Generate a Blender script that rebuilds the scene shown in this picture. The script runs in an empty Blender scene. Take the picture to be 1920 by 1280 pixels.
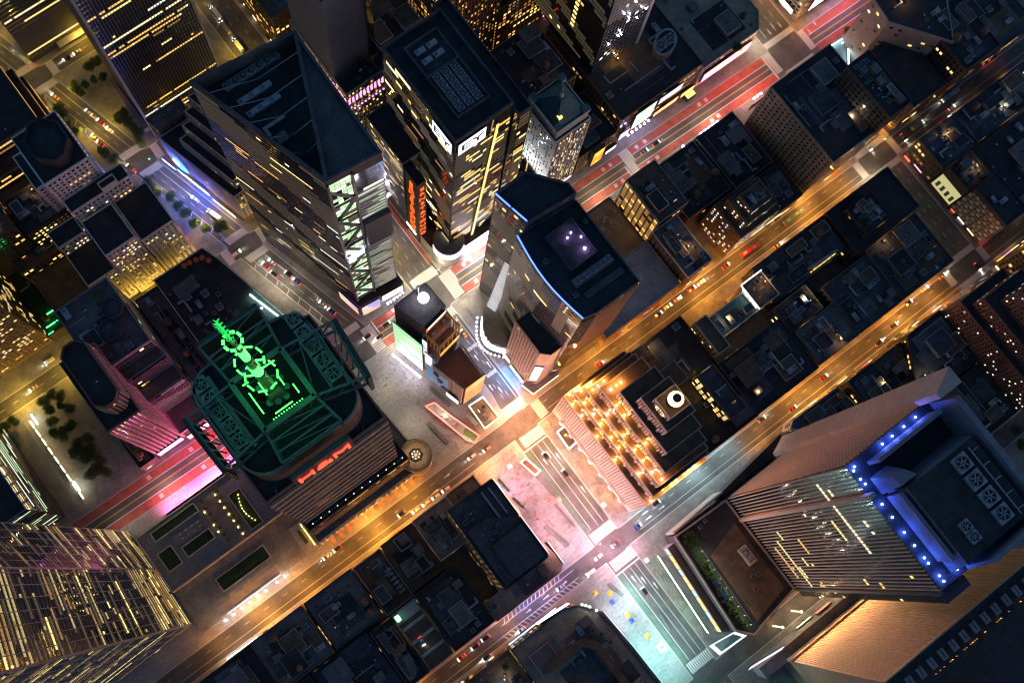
import bpy, bmesh, math, random
import numpy as np
from mathutils import Matrix, Vector
random.seed(7)
scene = bpy.context.scene
COL = scene.collection
# ------------------------------------------------------------------ camera
CAM_POS = np.array([88.773, 119.935, 642.091])
CAM_R = np.array([[-0.796011, 0.601521, 0.067377], [0.580981, 0.790528, -0.193718], [-0.169789, -0.115057, -0.978741]])
CAM_F = 2226.525
cd = bpy.data.cameras.new('camera'); cam = bpy.data.objects.new('camera', cd); COL.objects.link(cam)
cd.sensor_width = 36.0; cd.lens = CAM_F / 1920 * 36.0; cd.clip_start = 1.0; cd.clip_end = 6000.0
_m = Matrix.Identity(4)
for i in range(3):
    _m[i][0] = CAM_R[0][i]; _m[i][1] = -CAM_R[1][i]; _m[i][2] = -CAM_R[2][i]; _m[i][3] = CAM_POS[i]
cam.matrix_world = _m
scene.camera = cam
# ------------------------------------------------------------------ world, sun, exposure
SUN_EL, SUN_ROT = 1.0, 330.0
w = bpy.data.worlds.new('World'); scene.world = w; w.use_nodes = True
nt = w.node_tree; nt.nodes.clear()
sky = nt.nodes.new('ShaderNodeTexSky'); sky.sky_type = 'NISHITA'; sky.sun_disc = False
sky.sun_elevation = math.radians(SUN_EL); sky.sun_rotation = math.radians(SUN_ROT); sky.altitude = 50; sky.ozone_density = 3.0
bg = nt.nodes.new('ShaderNodeBackground'); bg.inputs['Strength'].default_value = 0.22
wo = nt.nodes.new('ShaderNodeOutputWorld')
nt.links.new(sky.outputs[0], bg.inputs['Color']); nt.links.new(bg.outputs[0], wo.inputs['Surface'])
sd = bpy.data.lights.new('sun', 'SUN'); sd.energy = 0.012; sd.angle = math.radians(20); sd.color = (0.75, 0.82, 1.0)
sun = bpy.data.objects.new('sun', sd); COL.objects.link(sun); sun.rotation_euler = (math.radians(90 - 8), 0, math.radians(180 - SUN_ROT))
vs = scene.view_settings
vs.view_transform = 'Standard'; vs.look = 'None'; vs.exposure = 1.15; vs.gamma = 1.0
cy = scene.cycles
cy.use_denoising = True; cy.max_bounces = 5; cy.diffuse_bounces = 2; cy.glossy_bounces = 3; cy.transmission_bounces = 2
cy.sample_clamp_indirect = 4.0; cy.caustics_reflective = False; cy.caustics_refractive = False
cy.pixel_filter_type = 'BLACKMAN_HARRIS'; cy.filter_width = 1.05
try: cy.use_light_tree = True
except Exception: pass

# ------------------------------------------------------------------ survey: photo pixel + real height -> metres
def at(px, py, z=0.0):
    d = CAM_R.T @ np.array([(px - 960) / CAM_F, (py - 640) / CAM_F, 1.0])
    q = CAM_POS + d * ((z - CAM_POS[2]) / d[2])
    return (float(q[0]), float(q[1]))
CS = 2.9766
CO = {'a': (0, 0), 'b': (640, 0), 'c': (1280, 0), 'd': (0, 430), 'e': (640, 430), 'f': (1280, 430), 'g': (0, 850), 'h': (640, 850), 'i': (1280, 850)}
def S(k, x, y, z=0.0):
    o = CO[k]; return at(o[0] + x / CS, o[1] + y / CS, z)
def SL(k, pts, z=0.0): return [S(k, x, y, z) for x, y in pts]
def pix(p):
    q = CAM_R @ (np.asarray(p, float) - CAM_POS); return (960 + CAM_F * q[0] / q[2], 640 + CAM_F * q[1] / q[2])
def rect(x0, y0, x1, y1): 
    x0, x1 = min(x0, x1), max(x0, x1); y0, y1 = min(y0, y1), max(y0, y1)
    return [(x0, y0), (x1, y0), (x1, y1), (x0, y1)]
def ccw(poly):
    a = sum(poly[i][0] * poly[(i + 1) % len(poly)][1] - poly[(i + 1) % len(poly)][0] * poly[i][1] for i in range(len(poly)))
    return list(poly) if a > 0 else list(poly)[::-1]
def inset(poly, d):
    poly = ccw(poly); n = len(poly); out = []
    for i in range(n):
        p0, p1, p2 = np.array(poly[i - 1]), np.array(poly[i]), np.array(poly[(i + 1) % n])
        a = (p1 - p0) / (np.linalg.norm(p1 - p0) + 1e-9); b = (p2 - p1) / (np.linalg.norm(p2 - p1) + 1e-9)
        na, nb = np.array([-a[1], a[0]]), np.array([-b[1], b[0]])
        m = na + nb; k = max(0.35, 1 + na @ nb); q = p1 + m * d / k
        out.append((float(q[0]), float(q[1])))
    return out
def inside(p, poly):
    x, y = p; c = False; n = len(poly)
    for i in range(n):
        x1, y1 = poly[i]; x2, y2 = poly[i - 1]
        if (y1 > y) != (y2 > y) and x < (x2 - x1) * (y - y1) / (y2 - y1) + x1: c = not c
    return c
ORD = ['first', 'second', 'third', 'fourth', 'fifth', 'sixth', 'seventh', 'eighth', 'ninth', 'tenth', 'eleventh', 'twelfth']
def lerp(a, b, t): return tuple(a[i] + (b[i] - a[i]) * t for i in range(len(a)))
def centroid(poly): return (sum(p[0] for p in poly) / len(poly), sum(p[1] for p in poly) / len(poly))

# ------------------------------------------------------------------ materials
MATS = {}
def mat(name, col=(0.1, 0.1, 0.1), rough=0.8, metal=0.0, noise=0.0, nscale=0.3, emit=None, es=0.0, bump=0.0, detail=6, joints=None, spec=0.5, sample=True, streak=0.0):
    m = bpy.data.materials.new(name); m.use_nodes = True; nt = m.node_tree; b = nt.nodes['Principled BSDF']
    b.inputs['Roughness'].default_value = rough; b.inputs['Metallic'].default_value = metal
    b.inputs['Specular IOR Level'].default_value = spec
    b.inputs['Base Color'].default_value = (*col, 1)
    if noise or joints or bump or streak:
        geo = nt.nodes.new('ShaderNodeNewGeometry'); cur = None
        if noise:
            n = nt.nodes.new('ShaderNodeTexNoise'); n.inputs['Scale'].default_value = nscale; n.inputs['Detail'].default_value = detail; n.inputs['Roughness'].default_value = 0.65
            nt.links.new(geo.outputs['Position'], n.inputs['Vector'])
            r = nt.nodes.new('ShaderNodeValToRGB'); r.color_ramp.elements[0].position = 0.3; r.color_ramp.elements[1].position = 0.7
            lo = tuple(max(0, c * (1 - noise)) for c in col); hi = tuple(min(1, c * (1 + noise)) for c in col)
            r.color_ramp.elements[0].color = (*lo, 1); r.color_ramp.elements[1].color = (*hi, 1)
            nt.links.new(n.outputs['Fac'], r.inputs['Fac']); cur = r.outputs['Color']
            # fine stains
            n2 = nt.nodes.new('ShaderNodeTexNoise'); n2.inputs['Scale'].default_value = nscale * 7; n2.inputs['Detail'].default_value = 3
            nt.links.new(geo.outputs['Position'], n2.inputs['Vector'])
            mx = nt.nodes.new('ShaderNodeMix'); mx.data_type = 'RGBA'; mx.blend_type = 'OVERLAY'; mx.inputs['Factor'].default_value = min(0.7, noise)
            nt.links.new(cur, mx.inputs['A']); nt.links.new(n2.outputs['Fac'], mx.inputs['B']); cur = mx.outputs['Result']
        if joints:
            sx, sy, jd = joints
            br = nt.nodes.new('ShaderNodeTexBrick'); br.inputs['Scale'].default_value = 1.0; br.inputs['Brick Width'].default_value = sx; br.inputs['Row Height'].default_value = sy
            br.inputs['Mortar Size'].default_value = 0.05; br.offset = 0.0 if sx == sy else 0.5
            br.inputs['Color1'].default_value = (1, 1, 1, 1); br.inputs['Color2'].default_value = (0.82, 0.82, 0.82, 1); br.inputs['Mortar'].default_value = (jd, jd, jd, 1)
            nt.links.new(geo.outputs['Position'], br.inputs['Vector'])
            mx = nt.nodes.new('ShaderNodeMix'); mx.data_type = 'RGBA'; mx.blend_type = 'MULTIPLY'; mx.inputs['Factor'].default_value = 1.0
            if cur is None: mx.inputs['A'].default_value = (*col, 1)
            else: nt.links.new(cur, mx.inputs['A'])
            nt.links.new(br.outputs['Color'], mx.inputs['B']); cur = mx.outputs['Result']
        if cur is not None: nt.links.new(cur, b.inputs['Base Color'])
        if bump:
            n3 = nt.nodes.new('ShaderNodeTexNoise'); n3.inputs['Scale'].default_value = nscale * 10; n3.inputs['Detail'].default_value = 4
            nt.links.new(geo.outputs['Position'], n3.inputs['Vector'])
            bp = nt.nodes.new('ShaderNodeBump'); bp.inputs['Strength'].default_value = bump; bp.inputs['Distance'].default_value = 0.22
            nt.links.new(n3.outputs['Fac'], bp.inputs['Height']); nt.links.new(bp.outputs['Normal'], b.inputs['Normal'])
    if emit is not None:
        b.inputs['Emission Color'].default_value = (*emit, 1); b.inputs['Emission Strength'].default_value = es
        if not sample:
            try: m.cycles.emission_sampling = 'NONE'
            except Exception: pass
    MATS[name] = m; return m
def glassmat(name, col, rough=0.06, wob=0.02, sc=0.25):
    m = mat(name, col, rough, 0.0, spec=1.0); nt = m.node_tree; b = nt.nodes['Principled BSDF']; b.inputs['IOR'].default_value = 2.5
    geo = nt.nodes.new('ShaderNodeNewGeometry'); n = nt.nodes.new('ShaderNodeTexNoise'); n.inputs['Scale'].default_value = sc; n.inputs['Detail'].default_value = 1
    nt.links.new(geo.outputs['Position'], n.inputs['Vector'])
    bp = nt.nodes.new('ShaderNodeBump'); bp.inputs['Strength'].default_value = wob; bp.inputs['Distance'].default_value = 1.0
    nt.links.new(n.outputs['Fac'], bp.inputs['Height']); nt.links.new(bp.outputs['Normal'], b.inputs['Normal'])
    return m
def screen(name, cols, es, scale=0.15, seed=0.0, vary=0.6):
    """A lit display: blocks of colour as an advertising screen shows them."""
    m = bpy.data.materials.new(name); m.use_nodes = True; nt = m.node_tree; b = nt.nodes['Principled BSDF']
    b.inputs['Base Color'].default_value = (0.02, 0.02, 0.02, 1); b.inputs['Roughness'].default_value = 0.4
    tc = nt.nodes.new('ShaderNodeTexCoord'); mp = nt.nodes.new('ShaderNodeMapping'); mp.inputs['Location'].default_value = (seed, seed * 1.7, seed * 0.3)
    vo = nt.nodes.new('ShaderNodeTexVoronoi'); vo.inputs['Scale'].default_value = scale; vo.distance = 'MANHATTAN'
    nz = nt.nodes.new('ShaderNodeTexNoise'); nz.inputs['Scale'].default_value = scale * 1.3; nz.inputs['Detail'].default_value = 3
    r = nt.nodes.new('ShaderNodeValToRGB'); el = r.color_ramp.elements
    while len(el) < len(cols): el.new(0.5)
    for i, c in enumerate(cols):
        el[i].position = i / max(1, len(cols) - 1) * 0.5 + 0.25; el[i].color = (*c, 1)
    nt.links.new(tc.outputs['Object'], mp.inputs['Vector']); nt.links.new(mp.outputs['Vector'], vo.inputs['Vector']); nt.links.new(mp.outputs['Vector'], nz.inputs['Vector'])
    mx = nt.nodes.new('ShaderNodeMix'); mx.data_type = 'FLOAT'; mx.inputs['Factor'].default_value = vary
    sp = nt.nodes.new('ShaderNodeSeparateColor'); nt.links.new(vo.outputs['Color'], sp.inputs[0])
    nt.links.new(nz.outputs['Fac'], mx.inputs['A']); nt.links.new(sp.outputs[0], mx.inputs['B'])
    nt.links.new(mx.outputs['Result'], r.inputs['Fac']); nt.links.new(r.outputs['Color'], b.inputs['Emission Color'])
    b.inputs['Emission Strength'].default_value = es
    MATS[name] = m; return m
def emat(name, col, es, sample=False): return mat(name, (0.05, 0.05, 0.05), 0.5, emit=col, es=es, sample=sample)

mat('asphalt', (0.085, 0.083, 0.08), 0.75, noise=0.35, nscale=0.12, bump=0.15)
mat('concrete', (0.22, 0.215, 0.2), 0.85, noise=0.3, nscale=0.15, joints=(1.6, 1.6, 0.8))
mat('paver', (0.31, 0.3, 0.29), 0.8, noise=0.22, nscale=0.6, joints=(4.5, 1.5, 0.5))
mat('kerb_stone', (0.4, 0.39, 0.37), 0.8, noise=0.2, nscale=0.5)
mat('paint', (0.72, 0.71, 0.68), 0.6, noise=0.35, nscale=0.9)
mat('paint_yellow', (0.62, 0.42, 0.05), 0.6, noise=0.3, nscale=0.9)
mat('bus_red', (0.33, 0.09, 0.06), 0.7, noise=0.35, nscale=0.25)
mat('bike_green', (0.09, 0.14, 0.1), 0.7, noise=0.3, nscale=0.3)
mat('tar_navy', (0.06, 0.063, 0.07), 0.8, noise=0.55, nscale=0.12)
mat('tar_black', (0.03, 0.03, 0.032), 0.85, noise=0.5, nscale=0.15)
mat('tar_grey', (0.13, 0.125, 0.12), 0.85, noise=0.4, nscale=0.15)
mat('roof_tan', (0.26, 0.22, 0.16), 0.85, noise=0.35, nscale=0.15)
mat('roof_pale', (0.36, 0.35, 0.33), 0.85, noise=0.3, nscale=0.12)
mat('roof_brown', (0.12, 0.08, 0.05), 0.85, noise=0.4, nscale=0.2)
mat('brick_brown', (0.16, 0.1, 0.065), 0.85, noise=0.3, nscale=0.3)
mat('brick_red', (0.2, 0.085, 0.06), 0.85, noise=0.3, nscale=0.3)
mat('brick_dark', (0.06, 0.045, 0.038), 0.85, noise=0.35, nscale=0.3)
mat('limestone', (0.46, 0.42, 0.36), 0.8, noise=0.2, nscale=0.25)
mat('limestone_pink', (0.36, 0.29, 0.24), 0.8, noise=0.2, nscale=0.25)
mat('white_brick', (0.66, 0.62, 0.58), 0.8, noise=0.15, nscale=0.3)
mat('grey_wall', (0.2, 0.2, 0.2), 0.8, noise=0.25, nscale=0.3)
mat('dark_wall', (0.035, 0.035, 0.04), 0.7, noise=0.35, nscale=0.3)
mat('steel', (0.28, 0.3, 0.32), 0.45, 0.6, noise=0.2, nscale=0.8)
mat('steel_dark', (0.06, 0.065, 0.07), 0.5, 0.5, noise=0.2, nscale=0.8)
mat('duct', (0.32, 0.33, 0.34), 0.5, 0.4, noise=0.3, nscale=0.9)
mat('teal_copper', (0.06, 0.16, 0.15), 0.7, noise=0.35, nscale=0.3)
mat('wood', (0.16, 0.09, 0.05), 0.85, noise=0.35, nscale=0.8)
mat('lawn', (0.02, 0.05, 0.015), 0.95, noise=0.5, nscale=0.8, bump=0.4)
mat('leaf', (0.075, 0.12, 0.03), 0.8, noise=0.5, nscale=0.7)
mat('leaf_dark', (0.045, 0.08, 0.022), 0.8, noise=0.5, nscale=0.7)
mat('bark', (0.08, 0.055, 0.035), 0.9, noise=0.4, nscale=2.0)
mat('rubber', (0.012, 0.012, 0.012), 0.8)
mat('bronze_wall', (0.2, 0.11, 0.06), 0.6, noise=0.2, nscale=0.3)
mat('orange_deck', (0.55, 0.3, 0.18), 0.7, noise=0.2, nscale=0.3)
mat('blue_panel', (0.05, 0.2, 0.36), 0.6, noise=0.1, nscale=0.3)
mat('fan_grey', (0.13, 0.135, 0.14), 0.6, noise=0.25, nscale=0.6)
glassmat('glass', (0.012, 0.014, 0.016))
glassmat('glass_green', (0.015, 0.022, 0.018), 0.08)
glassmat('glass_blue', (0.01, 0.016, 0.026), 0.07)
glassmat('window_dark', (0.012, 0.013, 0.015), 0.12, 0.0)
# lit rooms behind window glass
emat('lit_amber', (1.0, 0.55, 0.13), 0.55)
emat('lit_amber_dim', (1.0, 0.5, 0.12), 0.16)
emat('lit_gold', (1.0, 0.7, 0.22), 0.7)
emat('lit_warm', (1.0, 0.78, 0.42), 0.8)
emat('lit_white', (0.95, 1.0, 0.82), 0.65)
emat('lit_cool', (0.75, 0.9, 1.0), 0.45)
emat('lit_green', (0.65, 1.0, 0.55), 0.45)
emat('lit_pink', (1.0, 0.35, 0.75), 0.9)
emat('lit_red', (1.0, 0.12, 0.08), 1.2)
emat('lit_blue', (0.05, 0.12, 1.0), 2.0)
emat('lit_gold_soft', (1.0, 0.75, 0.3), 0.24)
for _n, _c, _e in (('warm', (1, .66, .3), 1.6), ('gold', (1, .55, .12), 1.6), ('white', (1, .92, .8), 1.4), ('pink', (1, .3, .5), 1.2), ('red', (1, .1, .06), 1.2)): emat('shop_' + _n, _c, _e, True)
emat('pane_glow_dim', (1.0, 0.72, 0.36), 0.034)  # faint glow put into dark panes for dim rooms and golden reflections
emat('pane_glow_grey', (0.8, 0.85, 0.7), 0.022)  # greyer pane glow, same purpose
M = MATS
# ------------------------------------------------------------------ mesh building
class MB:
    def __init__(s): s.v = []; s.f = []; s.m = []; s.mats = []
    def mi(s, m):
        if m not in s.mats: s.mats.append(m)
        return s.mats.index(m)
    def face(s, pts, m):
        k = len(s.v); s.v.extend([tuple(p) for p in pts]); s.f.append(tuple(range(k, k + len(pts)))); s.m.append(s.mi(m))
    def prism(s, poly, z0, z1, m, mtop=None, bottom=False):
        poly = ccw(poly); n = len(poly); k = len(s.v)
        s.v.extend([(p[0], p[1], z0) for p in poly]); s.v.extend([(p[0], p[1], z1) for p in poly])
        a = s.mi(m); t = s.mi(mtop or m)
        for i in range(n):
            j = (i + 1) % n; s.f.append((k + i, k + j, k + n + j, k + n + i)); s.m.append(a)
        s.f.append(tuple(k + n + i for i in range(n))); s.m.append(t)
        if bottom: s.f.append(tuple(k + i for i in reversed(range(n)))); s.m.append(a)
    def frustum(s, pa, pb, z0, z1, m, mtop=None):
        n = len(pa); k = len(s.v)
        s.v.extend([(p[0], p[1], z0) for p in pa]); s.v.extend([(p[0], p[1], z1) for p in pb]); a = s.mi(m); t = s.mi(mtop or m)
        for i in range(n):
            j = (i + 1) % n; s.f.append((k + i, k + j, k + n + j, k + n + i)); s.m.append(a)
        s.f.append(tuple(k + n + i for i in range(n))); s.m.append(t)
    def obox(s, o, u, v, n, m):
        """box from corner o along the three edge vectors"""
        o, u, v, n = map(np.asarray, (o, u, v, n)); k = len(s.v)
        c = [o, o + u, o + u + v, o + v, o + n, o + u + n, o + u + v + n, o + v + n]
        s.v.extend([tuple(map(float, q)) for q in c]); a = s.mi(m)
        if np.dot(np.cross(u, v), n) > 0: F = [(0, 3, 2, 1), (4, 5, 6, 7), (0, 1, 5, 4), (1, 2, 6, 5), (2, 3, 7, 6), (3, 0, 4, 7)]
        else: F = [(0, 1, 2, 3), (4, 7, 6, 5), (0, 4, 5, 1), (1, 5, 6, 2), (2, 6, 7, 3), (3, 7, 4, 0)]
        for f in F: s.f.append(tuple(k + i for i in f)); s.m.append(a)
    def box(s, x0, y0, z0, x1, y1, z1, m): s.obox((x0, y0, z0), (x1 - x0, 0, 0), (0, y1 - y0, 0), (0, 0, z1 - z0), m)
    def bar(s, a, b, r, m):
        a, b = np.array(a, float), np.array(b, float); d = b - a; L = np.linalg.norm(d) + 1e-9; d /= L
        h = np.array([0, 0, 1.0]) if abs(d[2]) < 0.9 else np.array([1.0, 0, 0])
        u = np.cross(d, h); u /= np.linalg.norm(u); v = np.cross(d, u)
        s.obox(a - (u + v) * r, u * 2 * r, v * 2 * r, d * L, m)
    def lathe(s, c, prof, n, m, caps=True):
        k = len(s.v); a = s.mi(m)
        for r, z in prof:
            for i in range(n):
                t = 2 * math.pi * i / n; s.v.append((c[0] + r * math.cos(t), c[1] + r * math.sin(t), c[2] + z))
        for q in range(len(prof) - 1):
            for i in range(n):
                j = (i + 1) % n; s.f.append((k + q * n + i, k + q * n + j, k + (q + 1) * n + j, k + (q + 1) * n + i)); s.m.append(a)
        if caps:
            s.f.append(tuple(k + (len(prof) - 1) * n + i for i in range(n))); s.m.append(a)
            s.f.append(tuple(k + i for i in reversed(range(n)))); s.m.append(a)
    def mesh(s, name, off=(0, 0, 0)):
        me = bpy.data.meshes.new(name)
        v = [(p[0] - off[0], p[1] - off[1], p[2] - off[2]) for p in s.v]
        me.from_pydata(v, [], s.f)
        for m in s.mats: me.materials.append(MATS[m])
        if len(s.mats) > 1: me.polygons.foreach_set('material_index', s.m)
        return me
    def build(s, name, parent=None, kind=None, smooth=False):
        off = parent['_o'] if parent is not None and '_o' in parent else (0, 0, 0)
        ctr = (0, 0, 0)
        me = s.mesh(name, off)
        o = bpy.data.objects.new(name, me); COL.objects.link(o)
        if parent is not None: o.parent = parent
        if kind: o['kind'] = kind
        if smooth: me.polygons.foreach_set('use_smooth', [True] * len(me.polygons))
        if parent is not None and '_o' in parent: o['_o'] = tuple(off)
        return o
ROOTS = []
def thing(name, label, cat, loc, group=None):
    o = bpy.data.objects.new(name, None); COL.objects.link(o); o.location = loc; o.empty_display_size = 1
    o['label'] = label; o['category'] = cat
    if group: o['group'] = group
    o['_o'] = tuple(loc); ROOTS.append(o); return o
def tag(o, label, cat, group=None):
    o['label'] = label; o['category'] = cat
    if group: o['group'] = group
    return o
def struct(mb, name):
    o = mb.build(name); o['kind'] = 'structure'; return o
UNIT = {}
def unit_box(m):
    if ('box', m) not in UNIT:
        b = MB(); b.box(-.5, -.5, 0, .5, .5, 1, m); UNIT[('box', m)] = b.mesh('box_' + m)
    return UNIT[('box', m)]
def inst(name, me, loc, parent=None, rz=0.0, scale=(1, 1, 1), M4=None):
    o = bpy.data.objects.new(name, me); COL.objects.link(o)
    off = parent['_o'] if parent is not None and '_o' in parent else (0, 0, 0)
    if parent is not None: o.parent = parent
    if M4 is not None:
        q = M4.copy(); q.translation = Vector((loc[0] - off[0], loc[1] - off[1], loc[2] - off[2])); o.matrix_basis = q
    else:
        o.location = (loc[0] - off[0], loc[1] - off[1], loc[2] - off[2]); o.rotation_euler = (0, 0, rz); o.scale = scale
    if parent is not None and '_o' in parent: o['_o'] = tuple(off)
    return o
# ------------------------------------------------------------------ facades
def visible(p0, p1):
    d = (p1[0] - p0[0], p1[1] - p0[1]); n = (d[1], -d[0]); mid = ((p0[0] + p1[0]) / 2, (p0[1] + p1[1]) / 2)
    return n[0] * (CAM_POS[0] - mid[0]) + n[1] * (CAM_POS[1] - mid[1]) > 0
LITSETS = {
    'amber': ['lit_amber', 'lit_amber', 'lit_amber_dim', 'lit_gold', 'lit_amber_dim'],
    'gold': ['lit_gold', 'lit_gold', 'lit_warm', 'lit_amber'],
    'mixed': ['lit_gold', 'lit_warm', 'lit_white', 'lit_amber', 'lit_amber_dim'],
    'white': ['lit_white', 'lit_warm', 'lit_cool'], 'green': ['lit_green', 'lit_white', 'lit_green'],
    'dim': ['lit_amber_dim', 'lit_amber_dim', 'lit_amber'], 'pink': ['lit_pink'], 'tower': ['lit_gold_soft', 'lit_gold_soft', 'lit_gold', 'lit_amber_dim'], }
class Facade:
    """walls of one building: window rectangles are gathered here and built by finish()"""
    def __init__(s, root): s.root = root; s.w = []; s.grid = MB(); s.panes = MB()
    def add(s, p0, p1, z0, z1, bay=3.0, floor=3.6, wf=0.6, hf=0.55, lit=0.1, pal='amber', rows=0.0, cols=0.0, grid='', gm='limestone', proud=0.35, run=0.0, dark='window_dark', margin=0.6, keep=1.0, frac=0.0):
        p0, p1 = np.array(p0, float), np.array(p1, float); d = p1 - p0; L = float(np.linalg.norm(d))
        if L < 1.5 or z1 - z0 < 2: return
        d /= L; n = np.array([d[1], -d[0]]); nb = max(1, int(round((L - 2 * margin) / bay))); nf = max(1, int(round((z1 - z0) / floor)))
        bw = (L - 2 * margin) / nb; fh = (z1 - z0) / nf
        pals = LITSETS[pal]; rl = [random.random() < rows for _ in range(nf)]; cl = [random.random() < cols for _ in range(nb)]
        if grid in ('both', 'piers'):
            pw = bw * (1 - wf)
            for i in range(nb + 1):
                c = margin + i * bw; o = p0 + d * (c - pw / 2) ; s.grid.obox((*o, z0), (*(d * pw), 0), (0, 0, z1 - z0), (*(n * proud), 0), gm)
        if grid in ('both', 'bands'):
            bh = fh * (1 - hf); pr = proud - 0.07 if grid == 'both' else proud
            for k in range(nf):
                zz = z0 + k * fh; s.grid.obox((*p0, zz - (bh / 2 if k else 0)), (*(d * L), 0), (0, 0, bh if k else bh / 2), (*(n * pr), 0), gm)
        rm_on = [random.random() < .5 for _ in range(40)]; rm_m = [random.choice(('pane_glow_dim', 'pane_glow_dim', 'pane_glow_grey')) for _ in range(7)]
        for k in range(nf):
            run_left = 0; rm = random.choice(pals); ia = random.randint(-nb // 2, nb // 2); ib = random.randint(nb // 2, nb + nb // 2)
            for i in range(nb):
                if keep < 1 and random.random() > keep: continue
                r = random.random()
                if rl[k] and ia <= i <= ib: l = r < 0.93; m = rm if random.random() < 0.9 else random.choice(pals)
                elif cl[i]: l = r < 0.8; m = random.choice(pals)
                else:
                    if run_left > 0: run_left -= 1; l = True
                    else:
                        l = r < lit
                        if l: m = random.choice(pals); run_left = int(random.expovariate(1 / run)) if run else 0
                    if l and not run: m = random.choice(pals)
                o = p0 + d * (margin + (i + .5) * bw) + n * 0.06
                dk = dark if dark[:5] != 'glass' or not rm_on[(i + 3 * k) // 9 % 40] else rm_m[k % 7]
                s.w.append((float(o[0]), float(o[1]), z0 + (k + .5) * fh, d[0], d[1], bw * wf, fh * hf, m if l else dk))
    def finish(s, top=120, minpx=7.0, name='window'):
        if s.grid.f: s.grid.build('facade_piers', s.root, 'stuff')
        if not s.w: return
        sc = []
        for q in s.w:
            z = q[2]; a = pix((q[0] - q[3] * q[5] / 2, q[1] - q[4] * q[5] / 2, z - q[6] / 2)); b = pix((q[0] + q[3] * q[5] / 2, q[1] + q[4] * q[5] / 2, z + q[6] / 2))
            c = pix((q[0] + q[3] * q[5] / 2, q[1] + q[4] * q[5] / 2, z - q[6] / 2)); e = pix((q[0] - q[3] * q[5] / 2, q[1] - q[4] * q[5] / 2, z + q[6] / 2))
            dm = max(math.dist(a, b), math.dist(c, e)); infr = 0 < a[0] < 1920 and 0 < a[1] < 1280
            sc.append((dm + (0.5 if q[7] != 'window_dark' else 0)) if infr else 0.0)
        order = sorted(range(len(s.w)), key=lambda i: -sc[i]); pick = set(i for i in order[:top] if sc[i] >= minpx)
        rest = MB()
        for i, q in enumerate(s.w):
            if i in pick:
                key = ('pane', q[7])
                if key not in UNIT:
                    b = MB(); b.obox((-.5, 0, -.5), (1, 0, 0), (0, 0, 1), (0, -1, 0), q[7]); UNIT[key] = b.mesh('pane_' + q[7])
                rz = math.atan2(q[4], q[3]); M4 = Matrix.Rotation(rz, 4, 'Z') @ Matrix.Diagonal((q[5], 0.05, q[6], 1))
                inst(name, UNIT[key], (q[0], q[1], q[2]), s.root, M4=M4)
            else:
                u = (q[3] * q[5] / 2, q[4] * q[5] / 2); h = q[6] / 2
                rest.face([(q[0] - u[0], q[1] - u[1], q[2] - h), (q[0] + u[0], q[1] + u[1], q[2] - h), (q[0] + u[0], q[1] + u[1], q[2] + h), (q[0] - u[0], q[1] - u[1], q[2] + h)], q[7])
        if rest.f: rest.build('window_panes', s.root, 'stuff')

def parapet(root, poly, z, h=1.0, t=0.45, m='limestone', name='parapet'):
    poly = ccw(poly); inn = inset(poly, t); b = MB(); n = len(poly); out = inset(poly, -0.05)
    for i in range(n):
        j = (i + 1) % n
        A, B_, Ci, D = out[i], out[j], inn[j], inn[i]
        b.face([(*A, z + h), (*B_, z + h), (*Ci, z + h), (*D, z + h)], m)
        b.face([(*A, z - .3), (*B_, z - .3), (*B_, z + h), (*A, z + h)], m)
        b.face([(*Ci, z), (*D, z), (*D, z + h), (*Ci, z + h)], m)
    return b.build(name, root)
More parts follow.
